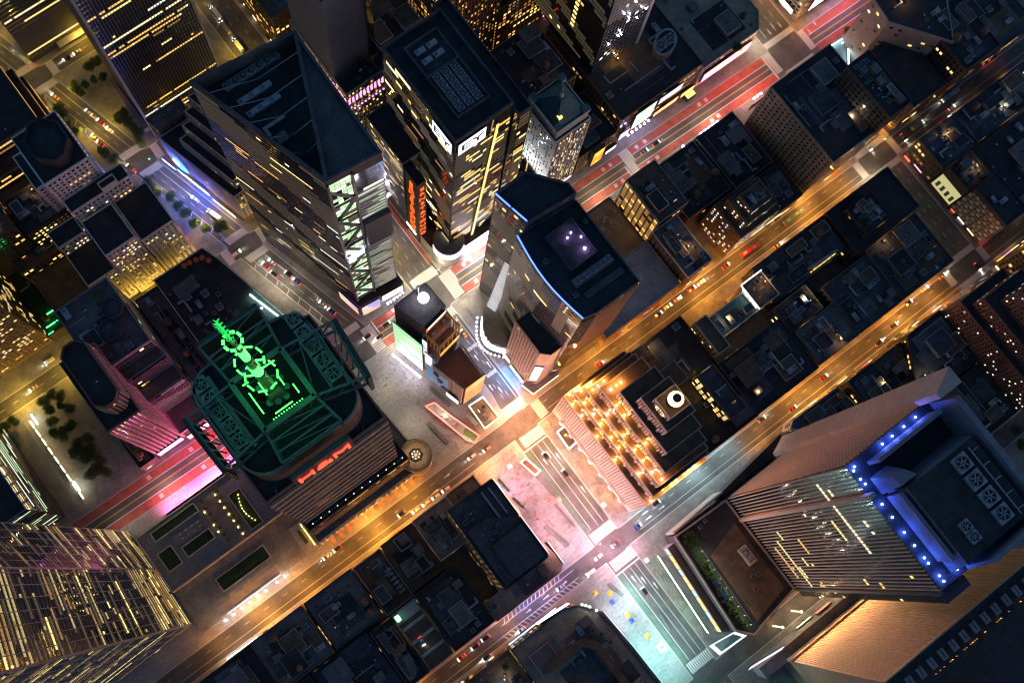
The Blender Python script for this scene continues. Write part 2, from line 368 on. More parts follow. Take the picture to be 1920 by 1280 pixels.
# rooftop equipment, shared meshes
def equip_meshes():
    E = {}
    def fan(n=6):
        b = MB(); b.box(-1.5, -1.5, 0, 1.5, 1.5, 1.6, 'duct'); b.lathe((0, 0, 1.6), [(1.25, 0), (1.25, .5), (1.1, .5), (1.1, .12)], 14, 'fan_grey', False)
        b.lathe((0, 0, 1.6), [(1.1, 0.02), (0.0, 0.02)], 14, 'tar_black', False)
        for i in range(n):
            t = i * 2 * math.pi / n; b.obox((math.cos(t) * .15, math.sin(t) * .15, 1.75), (math.cos(t) * .9, math.sin(t) * .9, 0), (-math.sin(t) * .22, math.cos(t) * .22, .08), (0, 0, .04), 'duct')
        return b
    b = fan(); E['fan_unit'] = b.mesh('fan_unit')
    b = MB(); b.box(-2.4, -1.2, .3, 2.4, 1.2, 2.1, 'duct'); b.box(-2.2, -1.3, .5, 0, 1.3, 1.6, 'fan_grey'); b.lathe((1.3, 0, 2.1), [(.7, 0), (.7, .35), (.55, .35)], 10, 'fan_grey')
    for x in (-1.9, 1.7): b.box(x, -1, 0, x + .2, 1, .3, 'steel_dark')
    E['air_handler'] = b.mesh('air_handler')
    b = MB(); b.box(-.9, -.9, 0, .9, .9, 1.1, 'duct'); b.box(-1, -1, 1.1, 1, 1, 1.25, 'fan_grey'); b.lathe((0, 0, 1.25), [(.6, 0), (.6, .2), (.4, .2)], 10, 'tar_black'); E['condenser'] = b.mesh('condenser')
    b = MB(); b.lathe((0, 0, 0), [(.25, 0), (.25, .8), (.5, .8), (.5, 1.1), (.1, 1.3)], 8, 'duct'); E['vent_pipe'] = b.mesh('vent_pipe')
    b = MB(); b.box(-2.2, -1.8, 0, 2.2, 1.8, 2.9, 'brick_brown'); b.box(-2.35, -1.95, 2.9, 2.35, 1.95, 3.1, 'tar_grey'); b.box(2.2, -.5, 0, 2.26, .5, 2.1, 'steel_dark'); E['stair_bulkhead'] = b.mesh('stair_bulkhead')
    b = MB(); b.lathe((0, 0, 3), [(1.8, 0), (1.85, 3.6), (2.0, 3.6), (0.1, 4.9)], 14, 'wood')
    for i in range(4):
        t = math.pi / 4 + i * math.pi / 2; b.bar((1.5 * math.cos(t), 1.5 * math.sin(t), 0), (1.4 * math.cos(t), 1.4 * math.sin(t), 3), .14, 'steel_dark')
    for z in (1.2, 2.2): b.lathe((0, 0, 3 + z), [(1.86, 0), (1.9, 0), (1.9, .1), (1.86, .1)], 14, 'steel_dark', False)
    E['water_tank'] = b.mesh('water_tank')
    b = MB(); b.box(-3.2, -.45, .4, 3.2, .45, 1.2, 'duct'); b.box(2.3, -.45, .4, 3.2, 2.6, 1.2, 'duct'); b.box(-3.2, -.5, 0, -2.9, .5, .4, 'steel_dark'); b.box(0, -.5, 0, .3, .5, .4, 'steel_dark'); E['air_duct'] = b.mesh('air_duct')
    b = MB(); b.box(-1.3, -.8, 0, 1.3, .8, .35, 'grey_wall'); b.frustum([(-1.2, -.7), (1.2, -.7), (1.2, .7), (-1.2, .7)], [(-1.0, -.05), (1.0, -.05), (1.0, .05), (-1.0, .05)], .35, .95, 'glass'); E['skylight'] = b.mesh('skylight')
    return E
EQ = equip_meshes()
EQW = [('fan_unit', 3), ('air_handler', 4), ('condenser', 5), ('vent_pipe', 4), ('stair_bulkhead', 2), ('air_duct', 4), ('skylight', 2), ('water_tank', 1)]
def clutter(root, poly, z, n, rz=0.0, kinds=None, seed=None, tank=True, gap=1.0):
    rs = random.Random(seed if seed is not None else int(abs(poly[0][0] * 13 + poly[0][1] * 7)) + n)
    R = {'fan_unit': 2.2, 'air_handler': 2.8, 'condenser': 1.5, 'vent_pipe': .7, 'stair_bulkhead': 2.9, 'air_duct': 3.3, 'skylight': 1.6, 'water_tank': 2.3}
    inn = inset(poly, 1.6); xs = [p[0] for p in poly]; ys = [p[1] for p in poly]; placed = []
    bag = [k for k, c in EQW for _ in range(c) if (kinds is None or k in kinds) and (tank or k != 'water_tank')]
    tries = 0
    while len(placed) < n and tries < n * 25:
        tries += 1; k = rs.choice(bag); p = (rs.uniform(min(xs), max(xs)), rs.uniform(min(ys), max(ys))); r = R[k] * .8
        if not all(inside((p[0] + dx, p[1] + dy), inn) for dx in (-r, r) for dy in (-r, r)): continue
        if any(math.dist(p, q[0]) < (r + q[1]) * gap for q in placed): continue
        placed.append((p, r)); s_ = rs.uniform(.85, 1.25)
        inst(k, EQ[k], (p[0], p[1], z), root, rz=rz + rs.choice((0, math.pi / 2, math.pi, -math.pi / 2)), scale=(s_, s_, s_ if k != 'water_tank' else 1))
def roofscape(root, poly, z, roof):
    rs = random.Random(int(abs(poly[0][0] * 31 + poly[0][1] * 17 + z))); inn = inset(poly, 1.0); xs = [p[0] for p in inn]; ys = [p[1] for p in inn]; W, D = max(xs) - min(xs), max(ys) - min(ys)
    if min(W, D) < 7: return
    def spot(w, d):
        for _ in range(12):
            x, y = rs.uniform(min(xs) + w / 2, max(xs) - w / 2) if W > w else None, rs.uniform(min(ys) + d / 2, max(ys) - d / 2) if D > d else None
            if x is None or y is None: return None
            q = rect(x - w / 2, y - d / 2, x + w / 2, y + d / 2)
            if all(inside(p, inn) for p in q): return q
    alt = [m for m in ('tar_navy', 'tar_black', 'tar_grey', 'roof_brown') if m != roof]
    for k in range(rs.randint(2, 4)):
        q = spot(W * rs.uniform(.2, .55), D * rs.uniform(.2, .55))
        if q: b = MB(); b.face([(*p, z + .015 + k * .006) for p in q], rs.choice(alt)); b.build('roof_patch', root)
    for k in range(rs.randint(1, 3)):
        q = spot(min(12, W * rs.uniform(.2, .45)), min(12, D * rs.uniform(.2, .45)))
        if q:
            h = rs.uniform(1.2, 4.2); b = MB(); b.prism(q, z, z + h, rs.choice(('brick_brown', 'grey_wall', 'brick_dark', 'roof_tan')), rs.choice(alt)); b.build('roof_house', root); parapet(root, q, z + h, .35, .25, rs.choice(('limestone', 'grey_wall', 'duct')))
            if rs.random() < .45: c = centroid(q); inst('condenser', EQ['condenser'], (c[0], c[1], z + h), root, rz=rs.random())
    for k in range(rs.randint(2, 5)):
        L = rs.uniform(.25, .7); x0, y0 = rs.uniform(min(xs), max(xs)), rs.uniform(min(ys), max(ys)); x1, y1 = (x0 + W * L * rs.choice((-1, 1)), y0) if rs.random() < .5 else (x0, y0 + D * L * rs.choice((-1, 1)))
        if inside((x0, y0), inn) and inside((x1, y1), inn): b = MB(); b.bar((x0, y0, z + .35), (x1, y1, z + .35), rs.choice((.1, .16, .25)), rs.choice(('duct', 'steel', 'grey_wall'))); b.build('roof_pipe', root)
    if rs.random() < .5:
        q = spot(2, 2)
        if q:
            c = centroid(q); b = MB(); b.bar((*c, z), (*c, z + 2.6), .07, 'steel_dark'); b.box(c[0] - .2, c[1] - .2, z + 2.6, c[0] + .2, c[1] + .2, z + 2.85, 'lit_warm'); b.build('roof_lamp', root)
            k = rs.choice(('warm', 'warm', 'white'))
            if k not in RLD: l = bpy.data.lights.new('roof_lamp_light', 'POINT'); l.energy = 420; l.color = (1, .55, .2) if k == 'warm' else (1, .85, .65); l.shadow_soft_size = .2; RLD[k] = l
            o = bpy.data.objects.new('roof_lamp_light', RLD[k]); COL.objects.link(o); o.parent = root; of = root['_o']; o.location = (c[0] - of[0], c[1] - of[1], z + 3.2)
RLD = {}
def bld(name, label, tiers, cat='building', style=None, clut=6, wall='brick_brown', roof='tar_navy', par=True, parm=None, top=60, minpx=7.0, skip=()):
    """tiers: list of (polygon, z0, z1[, dict]) stacked solids of one building"""
    c = centroid(tiers[0][0]); root = thing(name, label, cat, (c[0], c[1], 0)); fa = Facade(root)
    for i, t in enumerate(tiers):
        poly, z0, z1 = ccw(t[0]), t[1], t[2]; o = t[3] if len(t) > 3 else {}
        b = MB(); b.prism(poly, z0, z1, o.get('wall', wall), o.get('roof', roof)); b.build('walls' if i == 0 else 'tier', root)
        if o.get('par', par): parapet(root, poly, z1, o.get('ph', 1.0), .45, o.get('parm', parm or o.get('wall', wall)))
        st = o.get('style', style)
        if st:
            n = len(poly); fs = o.get('faces', {})
            for k in range(n):
                p0, p1 = poly[k], poly[(k + 1) % n]
                if not visible(p0, p1): continue
                dx, dy = p1[0] - p0[0], p1[1] - p0[1]; side = ('N' if -dx > 0 else 'S') if abs(dx) > abs(dy) else ('E' if dy > 0 else 'W')
                st2 = fs.get(side, st)
                if st2: fa.add(p0, p1, o.get('wz', z0 + (1.0 if z0 > 1 else 4.5)), z1 - 1.0, **st2)
        nc = o.get('clut', clut if i == len(tiers) - 1 else 0)
        if nc >= 3: roofscape(root, poly, z1, o.get('roof', roof))
        if nc: clutter(root, poly, z1, int(nc * 1.8))
    if tiers[0][1] < 1: shopfronts(root, tiers[0][0])
    root['_fa'] = 0; FAC[root.name] = fa; FTOP[root.name] = (top, minpx)
    return root
FAC = {}; FTOP = {}
SHOPS = []
def on_street(p):
    x, y = p; b = 41.5 - .262 * y
    return abs(y - 83.4) < 12 or abs(y - 165.5) < 12 or abs(y - 251) < 12 or abs(y + 86) < 11 or abs(y + 160) < 11 or abs(y + 234.5) < 11 or abs(y + .022 * x) < 15 or abs(x + 260) < 16 or (abs(x) < 17) or (y < 0 and abs(x - b) < 14)
def shopfronts(root, poly):
    poly = ccw(poly); rs = random.Random(int(abs(poly[0][0] * 5 + poly[0][1] * 3)))
    for i in range(len(poly)):
        a, c = np.array(poly[i]), np.array(poly[(i + 1) % len(poly)]); L = np.linalg.norm(c - a)
        if L < 8: continue
        d = (c - a) / L; n = np.array([d[1], -d[0]])
        if not on_street((a + c) / 2 + n * 4): continue
        t = 1.5
        while t < L - 4:
            w = rs.uniform(2.5, 6.5)
            if rs.random() < .55 and t + w < L - 1:
                o = a + d * t + n * .12; b = MB(); z0 = rs.choice((.5, .6, 3.2)); h = rs.uniform(1.6, 2.8) if z0 < 1 else 1.1
                b.obox((*o, z0 + .13), (*(d * w), 0), (0, 0, h), (*(n * .12), 0), rs.choice(('shop_warm', 'shop_warm', 'shop_gold', 'shop_white', 'shop_pink', 'shop_red'))); b.build('shop_window', root)
            if rs.random() < .3:
                o = a + d * t; b = MB(); b.obox((*o, 3.4), (*(d * w), 0), (*(n * 1.6), -.5), (0, 0, .1), rs.choice(('brick_red', 'dark_wall', 'grey_wall', 'roof_tan'))); b.build('shop_awning', root)
            t += w + rs.uniform(.6, 4)
def finish_facades():
    for k, fa in FAC.items(): fa.finish(*FTOP[k])
# ================================================================== SETTING
def y42(x): return -1.2 - 0.022 * (x + 5)
def N42(x): return y42(x) + 8.5
def S42(x): return y42(x) - 8.5
def bwx(y): return 41.5 - 0.262 * y
Y41, Y40, Y39, Y43, Y44, Y45 = -86.0, -160.0, -234.5, 83.4, 165.5, 251.0
g = MB(); g.face([(-2500, -2500, 0), (2500, -2500, 0), (2500, 2500, 0), (-2500, 2500, 0)], 'asphalt'); struct(g, 'ground')
def slab(poly, m='concrete', name='pavement', z=0.13, z0=-0.02):
    b = MB(); b.prism(poly, z0, z, m); o = struct(b, name); parapet(None, poly, z, .02, .35, 'kerb_stone', 'kerb')['kind'] = 'structure'; return o
EW, W8a, W8b = 430.0, -249.5, -271.0
slab([(4.0, N42(4)), (EW, N42(EW)), (EW, Y43 - 5.6), (6.5, Y43 - 5.6), (4.0, 62)], 'paver')                    # triangle and plaza block
slab([(-7.6, N42(-8)), (-7.6, Y43 - 5.6), (W8a, Y43 - 4.5), (W8a, N42(W8a))])
slab([(9.2, Y43 + 5.6), (EW, Y43 + 5.6), (EW, Y44 - 5.2), (9.2, Y44 - 5.2)], 'paver')
slab([(-6.4, Y43 + 5.6), (-6.4, Y44 - 5.2), (W8a, Y44 - 5.2), (W8a, Y43 + 5.6)])
slab([(9.2, Y44 + 5.2), (EW, Y44 + 5.2), (EW, Y45 - 5), (9.2, Y45 - 5)], 'paver')
slab([(-6.4, Y44 + 5.2), (-6.4, Y45 - 5), (W8a, Y45 - 5), (W8a, Y44 + 5.2)])
slab(rect(9.2, Y45 + 5, EW, 420)); slab(rect(-6.4, Y45 + 5, W8a, 420))
for ya, yb, top in ((Y41, None, 1), (Y40, Y41, 0), (Y39, Y40, 0), (-330, Y39, 0)):
    lo = ya + (4.4 if ya > -300 else 0)
    hi = (lambda x: S42(x)) if top else (lambda x, yb=yb: yb - 4.4)
    b0, b1 = bwx(lo), bwx(hi(45))
    slab([(5.0, lo), (b0 - 7, lo), (b1 - 7, hi(b1)), (5.0, hi(5))])
    slab([(b0 + 7, lo), (EW, lo), (EW, hi(EW)), (b1 + 7, hi(b1))])
    slab([(-14.0, lo), (-14.0, hi(-14)), (W8a, hi(W8a)), (W8a, lo)])
    slab([(W8b, lo), (W8b, hi(W8b)), (-560, hi(-400)), (-560, lo)])
slab([(W8b, N42(W8b)), (W8b, Y43 - 4.5), (-560, Y43 - 4.5), (-560, N42(-400))]); slab(rect(W8b, Y43 + 5.6, -560, Y44 - 5.2)); slab(rect(W8b, Y44 + 5.2, -560, Y45 - 5)); slab(rect(W8b, Y45 + 5, -560, 420))
# ---- painted markings
def crosswalk(x0, x1, y0, y1, along='x', w=0.62, gap=0.62, z=0.006):
    b = MB(); x0, x1 = min(x0, x1), max(x0, x1); y0, y1 = min(y0, y1), max(y0, y1)
    if along == 'x':
        x = x0
        while x + w <= x1 + .01: b.face([(x, y0, z), (x + w, y0, z), (x + w, y1, z), (x, y1, z)], 'paint'); x += w + gap
    else:
        y = y0
        while y + w <= y1 + .01: b.face([(x0, y, z), (x1, y, z), (x1, y + w, z), (x0, y + w, z)], 'paint'); y += w + gap
    return struct(b, 'crosswalk')
def crosswalk_line(a, b_, length, w=0.62, gap=0.62, z=0.006, sk=None):
    a, b_ = np.array(a), np.array(b_); L = np.linalg.norm(b_ - a); d = (b_ - a) / L; n = np.array([-d[1], d[0]]) if sk is None else np.array(sk) / np.linalg.norm(sk); m = MB(); t = 0
    while t + w < L:
        p = a + d * t - n * length / 2; q = p + d * w; m.face([(*p, z), (*q, z), (*(q + n * length), z), (*(p + n * length), z)], 'paint'); t += w + gap
    return struct(m, 'crosswalk')
crosswalk(-7.4, 6.0, 71.3, 77.4); crosswalk(-15.0, -9.4, 78.6, 88.3, 'y'); crosswalk(-6.2, 8.0, 90.0, 96.0)
crosswalk(-12.5, 3.0, -16.3, -10.6); crosswalk(-18.2, -11.6, -9.0, 6.6, 'y'); crosswalk(-7.5, 3.6, 8.4, 13.6)
crosswalk(-6.2, 9.0, 153.6, 159.4); crosswalk(-6.2, 9.0, 171.6, 177.6); crosswalk(-6.2, 9.0, 238, 244)
crosswalk(34.5, 41.0, -9.8, 6.2, 'y'); crosswalk(40.0, 52.5, -15.6, -11.4)
for yc, xc in ((Y41, 63.9), (Y40, 83.6), (Y39, 103.0)):
    crosswalk_line((bwx(yc - 7) - 6.5, yc - 7.5), (bwx(yc - 7) + 6.5, yc - 7.5), 4.6, sk=(-.254, .967)); crosswalk_line((bwx(yc + 7) - 6.5, yc + 7.5), (bwx(yc + 7) + 6.5, yc + 7.5), 4.6, sk=(-.254, .967))
    crosswalk(bwx(yc) - 13.5, bwx(yc) - 9.0, yc - 4.2, yc + 4.2, 'y'); crosswalk(bwx(yc) + 9.0, bwx(yc) + 13.5, yc - 4.2, yc + 4.2, 'y')
for yc, h in ((2.6, 8), (Y43 + .6, 5.3), (Y44 - .6, 5)):
    crosswalk(-270.5, -250, yc - h - 4.4, yc - h - .6); crosswalk(-270.5, -250, yc + h + .6, yc + h + 4.4); crosswalk(-249.4, -245, yc - h + .5, yc + h - .5, 'y'); crosswalk(-275.5, -271.2, yc - h + .5, yc + h - .5, 'y')
crosswalk(-142.5, -137.5, -6.5, 9.5, 'y')
def line(pts, w=0.22, m='paint', dash=None, z=0.006, name='road_marking', b=None):
    own = b is None; b = b or MB()
    for i in range(len(pts) - 1):
        a, c = np.array(pts[i], float), np.array(pts[i + 1], float); L = np.linalg.norm(c - a); d = (c - a) / L; n = np.array([-d[1], d[0]]) * w / 2; t = 0
        segs = [(0, L)] if not dash else []
        while dash and t < L: segs.append((t, min(L, t + dash[0]))); t += dash[0] + dash[1]
        for s0, s1 in segs:
            p, q = a + d * s0, a + d * s1; b.face([(*(p - n), z), (*(q - n), z), (*(q + n), z), (*(p + n), z)], m)
    if own: return struct(b, name)
def sheet(poly, m, z=0.003, name='bus_lane'):
    b = MB(); b.face([(x, y, z) for x, y in ccw(poly)], m); return struct(b, name)
# 42nd street: red bus lanes on both kerbs, yellow centre line
for xa, xb in ((430, 58), (34, 4.5), (-19, -137), (-143, -244), (-276, -420)):
    for o0, o1 in ((-8.3, -3.6), (3.6, 8.3)):
        sheet([(xa, y42(xa) + o0), (xb, y42(xb) + o0), (xb, y42(xb) + o1), (xa, y42(xa) + o1)], 'bus_red')
    b = MB()
    for o in (-3.5, 3.5): line([(xa, y42(xa) + o), (xb, y42(xb) + o)], 0.3, 'paint', b=b)
    struct(b, 'road_marking'); b = MB()
    for o in (-.25, .25): line([(xa, y42(xa) + o), (xb, y42(xb) + o)], 0.2, 'paint_yellow', b=b)
    struct(b, 'road_marking')
b = MB()
for x0, s0, s1 in ((-19.0, -8.2, 0), (-136.3, 0, 8.2), (-143.4, -8.2, 0), (33.2, -8.2, 0), (-244, -8, 8)): line([(x0, y42(x0) + s0), (x0, y42(x0) + s1)], 0.7, b=b)
struct(b, 'road_marking')
# lettering blocks in the bus lanes (worn, unreadable from the air)
b = MB()
for x in (-28, -33, -126, -131, -150, -156, 150, 176, -196, -201):
    for o in (-5.9, 5.9):
        for k in range(4): line([(x + k * .55, y42(x) + o - 1.2), (x + k * .55, y42(x) + o + 1.2)], 0.3, b=b)
struct(b, 'road_marking')
# cross streets
for yc, h in ((Y43, 5.6), (Y44, 5.2)):
    b = MB()
    for xa, xb in ((300, 34), (-16, -244), (-276, -420)):
        line([(xa, yc - 1.9), (xb, yc - 1.9)], 0.13, dash=(3, 9), b=b); line([(xa, yc + 2.4), (xb, yc + 2.4)], 0.14, b=b)
    struct(b, 'road_marking')
for yc in (Y41, Y40, Y39):
    b = MB()
    for xa, xb in ((300, bwx(yc) + 15), (bwx(yc) - 15, 6)): line([(xa, yc), (xb, yc)], 0.15, dash=(3, 5), b=b)
    struct(b, 'road_marking')
# avenues
b = MB()
for x in (0.6, -2.9): line([(x, 98), (x, 152)], 0.16, dash=None, b=b); line([(x, 179), (x, 237)], 0.16, b=b); line([(x, 257), (x, 420)], 0.16, b=b)
line([(5.2, 97), (5.2, 152)], 0.2, b=b); line([(5.2, 179), (5.2, 237)], 0.2, b=b)
for x in (0.3, -3.0): line([(x, 15), (x, 70)], 0.16, dash=(3, 4), b=b)
line([(-5.9, 15), (-5.9, 70)], 0.22, b=b)
for x in (1.0, -4.0, -8.8): line([(x, -18), (x, -330)], 0.16, dash=(3, 6), b=b)
line([(-11.6, -18), (-11.6, -81)], 0.3, b=b)
for y0, h in ((69.6, 0), (97.4, 1), (151.8, 0), (179.4, 1), (-17.8, 0)):
    if h: line([(-6.2, y0), (9, y0)], 0.6, b=b)
struct(b, 'road_marking')
sheet([(9.1, 97), (6.2, 97), (6.2, 153), (9.1, 153)], 'bike_green', name='bike_lane'); sheet([(9.1, 179), (6.2, 179), (6.2, 237), (9.1, 237)], 'bike_green', name='bike_lane')
sheet([(-13.9, -18), (-11.8, -18), (-11.8, -81), (-13.9, -81)], 'bus_red')
def arrow(x, y, rz, b, s=1.0):
    c, sn = math.cos(rz), math.sin(rz)
    f = lambda u, v: (x + (u * c - v * sn) * s, y + (u * sn + v * c) * s, 0.007)
    b.face([f(-.18, -2), f(.18, -2), f(.18, .6), f(-.18, .6)], 'paint'); b.face([f(-.7, .6), f(.7, .6), f(0, 2)], 'paint')
b = MB()
for x, y in ((-1.3, 40), (1.9, 33), (-4.5, 47), (2.2, 58), (-1.2, 62)): arrow(x, y, math.pi, b)
for x, y in ((2.8, 108), (-1.1, 106), (-4.6, 110), (2.8, 186), (-1.1, 190), (-4.6, 196), (-4.6, 132)): arrow(x, y, math.pi, b)
for x in (-24, -33): arrow(x, Y44 - 3, math.pi / 2, b); arrow(x, Y44 + .3, math.pi / 2, b)
for x, y in ((-258, -14), (-262, -16), (-266, -14), (-278, 0), (-284, -3), (50, Y43 - 1), (60, Y43 + 2)): arrow(x, y, math.pi / 2 if x > -250 else 0, b)
struct(b, 'road_marking')
# 7th avenue lettering blocks "BUS/ONLY"-like worn bars
b = MB()
for y in (34, 52):
    for x in (-4.5, -1.3):
        for k in range(6): line([(x - 1.2 + k * .48, y - 1), (x - 1.2 + k * .48, y + 1)], 0.22, b=b)
struct(b, 'road_marking')
# hatched no-parking strips on 44th east of the avenue
b = MB()
for k in range(19):
    x = 28 + k * 2.6; line([(x, Y44 + 5.0), (x + 1.6, Y44 + 2.4)], 0.3, b=b)
    if k < 15: line([(x + 6, Y44 - 5.0), (x + 7.4, Y44 - 2.6)], 0.3, b=b)
line([(26, Y44 - 2.5), (74, Y44 - 2.5)], 0.22, b=b); line([(26, Y44 + 2.3), (78, Y44 + 2.3)], 0.22, b=b)
for x in (34, 46, 58): arrow(x, Y44, math.pi / 2, b)
struct(b, 'road_marking')
# Broadway
b = MB()
for y0, y1 in ((-18, -78), (-94, -151), (-168, -226), (-243, -330)):
    for o in (-3.2, 0.3): line([(bwx(y0) + o, y0), (bwx(y1) + o, y1)], 0.16, dash=(3, 4) if o > 0 else None, b=b)
    line([(bwx(y0) + 3.6, y0), (bwx(y1) + 3.6, y1)], 0.16, b=b)
    for k in range(8):
        y = y0 + (y1 - y0) * (k + .5) / 8; line([(bwx(y) + 3.8, y), (bwx(y) + 6.2, y + 2)], 0.25, b=b)
struct(b, 'road_marking')
# 8th avenue
b = MB()
for x in (-254, -258, -262, -266):
    for y0, y1 in ((-330, -12), (18, 72), (96, 152), (178, 400)): line([(x, y0), (x, y1)], 0.16, dash=(3, 6) if x != -254 else None, b=b)
struct(b, 'road_marking')
# plaza paint and manholes: benches come later
b = MB()
for x, y in ((-3, 120), (2, 140), (3, 100), (-2, 58), (0, 205), (40, -30), (48, -60), (-60, Y43), (-120, Y43 + 1), (60, Y44), (100, Y43), (-150, Y44), (-90, 3), (25, 130), (35, 50), (30, 105), (45, 20)):
    zz = 0.137 if (9.5 < x < 60 and y > 5 and not abs(y - Y43) < 6) else 0.008
    b.face([(x + .45 * math.cos(t * math.pi / 5), y + .45 * math.sin(t * math.pi / 5), zz) for t in range(10)], 'steel_dark')
b.build('manhole_cover')['kind'] = 'structure'
# ================================================================== BUILDINGS
OFFICE = dict(bay=3.0, floor=3.8, wf=.6, hf=.55, lit=.10, pal='amber', run=1.5)
def st(**k): d = dict(OFFICE); d.update(k); return d
def textobj(name, body, size, loc, xdir, updir, m, parent=None, ext=0.15, align='CENTER', sx=1.0):
    cu = bpy.data.curves.new(name, 'FONT'); cu.body = body; cu.size = size; cu.extrude = ext; cu.align_x = align; cu.align_y = 'CENTER'; cu.resolution_u = 2
    o = bpy.data.objects.new(name, cu); COL.objects.link(o); cu.materials.append(MATS[m])
    x = Vector(xdir).normalized(); u = Vector(updir).normalized(); n = x.cross(u)
    R = Matrix((x * sx, u, n)).transposed().to_4x4(); off = parent['_o'] if parent is not None and '_o' in parent else (0, 0, 0)
    R.translation = Vector(loc) - Vector(off)
    dg = bpy.context.evaluated_depsgraph_get(); me = bpy.data.meshes.new_from_object(o.evaluated_get(dg)); bpy.data.objects.remove(o)
    o = bpy.data.objects.new(name, me); COL.objects.link(o); o.matrix_basis = R
    if parent is not None: o.parent = parent
    return o
# ---------------------------------------------------------------- tower in the wedge between Broadway and 7th
P = [(53.0, -81), (34.6, -19.2), (11, -16.4), (9.3, -75)]
r = thing('office_tower', 'dark glass office tower with slanting triangular roof well in the avenue wedge', 'skyscraper', (27, -48, 0)); fa = Facade(r)
b = MB(); b.prism(P, 0, 209, 'glass', 'tar_black'); b.build('glass_walls', r)
parapet(r, P, 209, 9.0, 1.1, 'tar_navy')
E0, E1, N0, N1 = (53.0, -81), (34.6, -19.2), (34.6, -19.2), (11, -16.4)
fa.add(E0, E1, 26, 214, bay=2.1, floor=3.75, wf=.9, hf=.72, lit=.022, pal='mixed', run=2.2, grid='bands', gm='steel_dark', proud=.25, dark='glass')
mN = lerp(N0, N1, .44)
fa.add(N0, mN, 30, 212, bay=2.6, floor=3.75, wf=.94, hf=.86, lit=.42, pal='green', run=2, dark='glass_green', rows=.25)
fa.add(mN, N1, 30, 190, bay=3.3, floor=3.75, wf=.97, hf=.5, lit=.5, pal='green', run=4, grid='bands', gm='white_brick', proud=.5, rows=.2)
FAC[r.name] = fa; FTOP[r.name] = (280, 8.0)
d = np.array([mN[0] - N0[0], mN[1] - N0[1]]); n = np.array([.118, .993]) * .7
for k in range(9):
    z0, z1 = 30 + k * 19.5, 30 + (k + 1) * 19.5; a, c = (N0, mN) if k % 2 else (mN, N0)
    b = MB(); b.bar((a[0] + n[0], a[1] + n[1], z0), (c[0] + n[0], c[1] + n[1], z1), .55, 'steel_dark'); b.build('diagonal_brace', r)
    b = MB(); b.bar((N0[0] + n[0], N0[1] + n[1], z0), (mN[0] + n[0], mN[1] + n[1], z0), .35, 'steel_dark'); b.build('cross_beam', r)
for q in (N0, mN):
    b = MB(); b.bar((q[0] + n[0], q[1] + n[1], 26), (q[0] + n[0], q[1] + n[1], 214), .5, 'steel_dark'); b.build('corner_post', r)
b = MB(); b.prism([lerp(mN, N1, .05), lerp(mN, N1, .97), (lerp(mN, N1, .97)[0], lerp(mN, N1, .97)[1] + 3), (lerp(mN, N1, .05)[0], lerp(mN, N1, .05)[1] + 3)], 120, 152, 'dark_wall'); b.build('dark_bay', r)
# roof: high deck on the avenue side, ridge truss, sunken well with machinery
b = MB(); b.prism([(10.6, -73.2), (12.3, -18.2), (32.6, -20.6)], 209.05, 216.5, 'tar_black', 'tar_navy'); b.build('roof_deck', r)
b = MB(); b.bar((9.8, -74, 217.6), (33.8, -20, 217.6), .75, 'tar_navy'); b.build('ridge_beam', r)
for t in np.linspace(.12, .9, 6):
    a = lerp((9.8, -74), (33.8, -20), t); c = lerp((51.5, -80), (35, -21.5), t)
    b = MB(); b.bar((*a, 216.8), (*lerp(a, c, .5), 210), .16, 'steel'); b.build('truss_strut', r)
    b = MB(); b.bar((*lerp(a, c, .5), 210.2), (*c, 217), .16, 'steel'); b.build('truss_strut', r)
for i in range(7): inst('fan_unit', EQ['fan_unit'], (20 + i * 3.6, -74.5, 209.05), r, scale=(1.15, 1.15, 1))
for i in range(6): inst('air_handler', EQ['air_handler'], (30 + (i % 3) * 5, -66 + (i // 3) * 6, 209.05), r)
inst('stair_bulkhead', EQ['stair_bulkhead'], (37, -45, 209.05), r); inst('air_duct', EQ['air_duct'], (36, -52, 209.05), r, scale=(1.5, 1.5, 1.5))
# low screen wall base of this tower
b = MB(); b.prism([(38.5, -30), (35.5, -15.6), (9.0, -12.6), (8.6, -30)], .13, 24, 'grey_wall', 'tar_navy'); b.build('podium', r)
# ---------------------------------------------------------------- tower with the vertical sign west of 7th
r = thing('office_tower', 'glass office tower with orange vertical lettering and a gold light stripe', 'skyscraper', (-40, -40, 0)); fa = Facade(r); FAC[r.name] = fa; FTOP[r.name] = (260, 8.0)
P = rect(-24, -68, -54.5, -16); b = MB(); b.prism(P, 0, 172, 'glass', 'tar_black'); b.build('glass_walls', r); parapet(r, P, 172, 3.0, .8, 'tar_navy')
fa.add((-24, -68), (-24, -16), 14, 171, bay=2.2, floor=3.8, wf=.92, hf=.8, lit=.05, pal='mixed', run=2, dark='glass', grid='bands', gm='steel_dark', proud=.15)
fa.add((-24, -16), (-54.5, -16), 14, 160, bay=2.0, floor=3.8, wf=.9, hf=.72, lit=.13, pal='gold', run=2.5, dark='glass', grid='bands', gm='steel_dark', proud=.2)
P2 = rect(-55, -74, -62, -12); b = MB(); b.prism(P2, 0, 166, 'glass', 'tar_black'); b.build('west_wing', r); parapet(r, P2, 166, 2.2, .6, 'tar_navy')
fa.add((-55, -12), (-62, -12), 14, 165, bay=2.3, floor=3.8, wf=.9, hf=.72, lit=.1, pal='gold', run=2, dark='glass')
b = MB(); b.bar((-38.5, -15.4, 10), (-46, -15.4, 166), .5, 'steel_dark'); b.build('light_fin', r)
for i in range(54):
    t = i / 54; b = None
    inst('stripe_lamp', unit_box('lit_gold'), (-38.5 - 7.5 * t, -14.75, 10 + 156 * t), r, scale=(1.5, .3, 1.9))
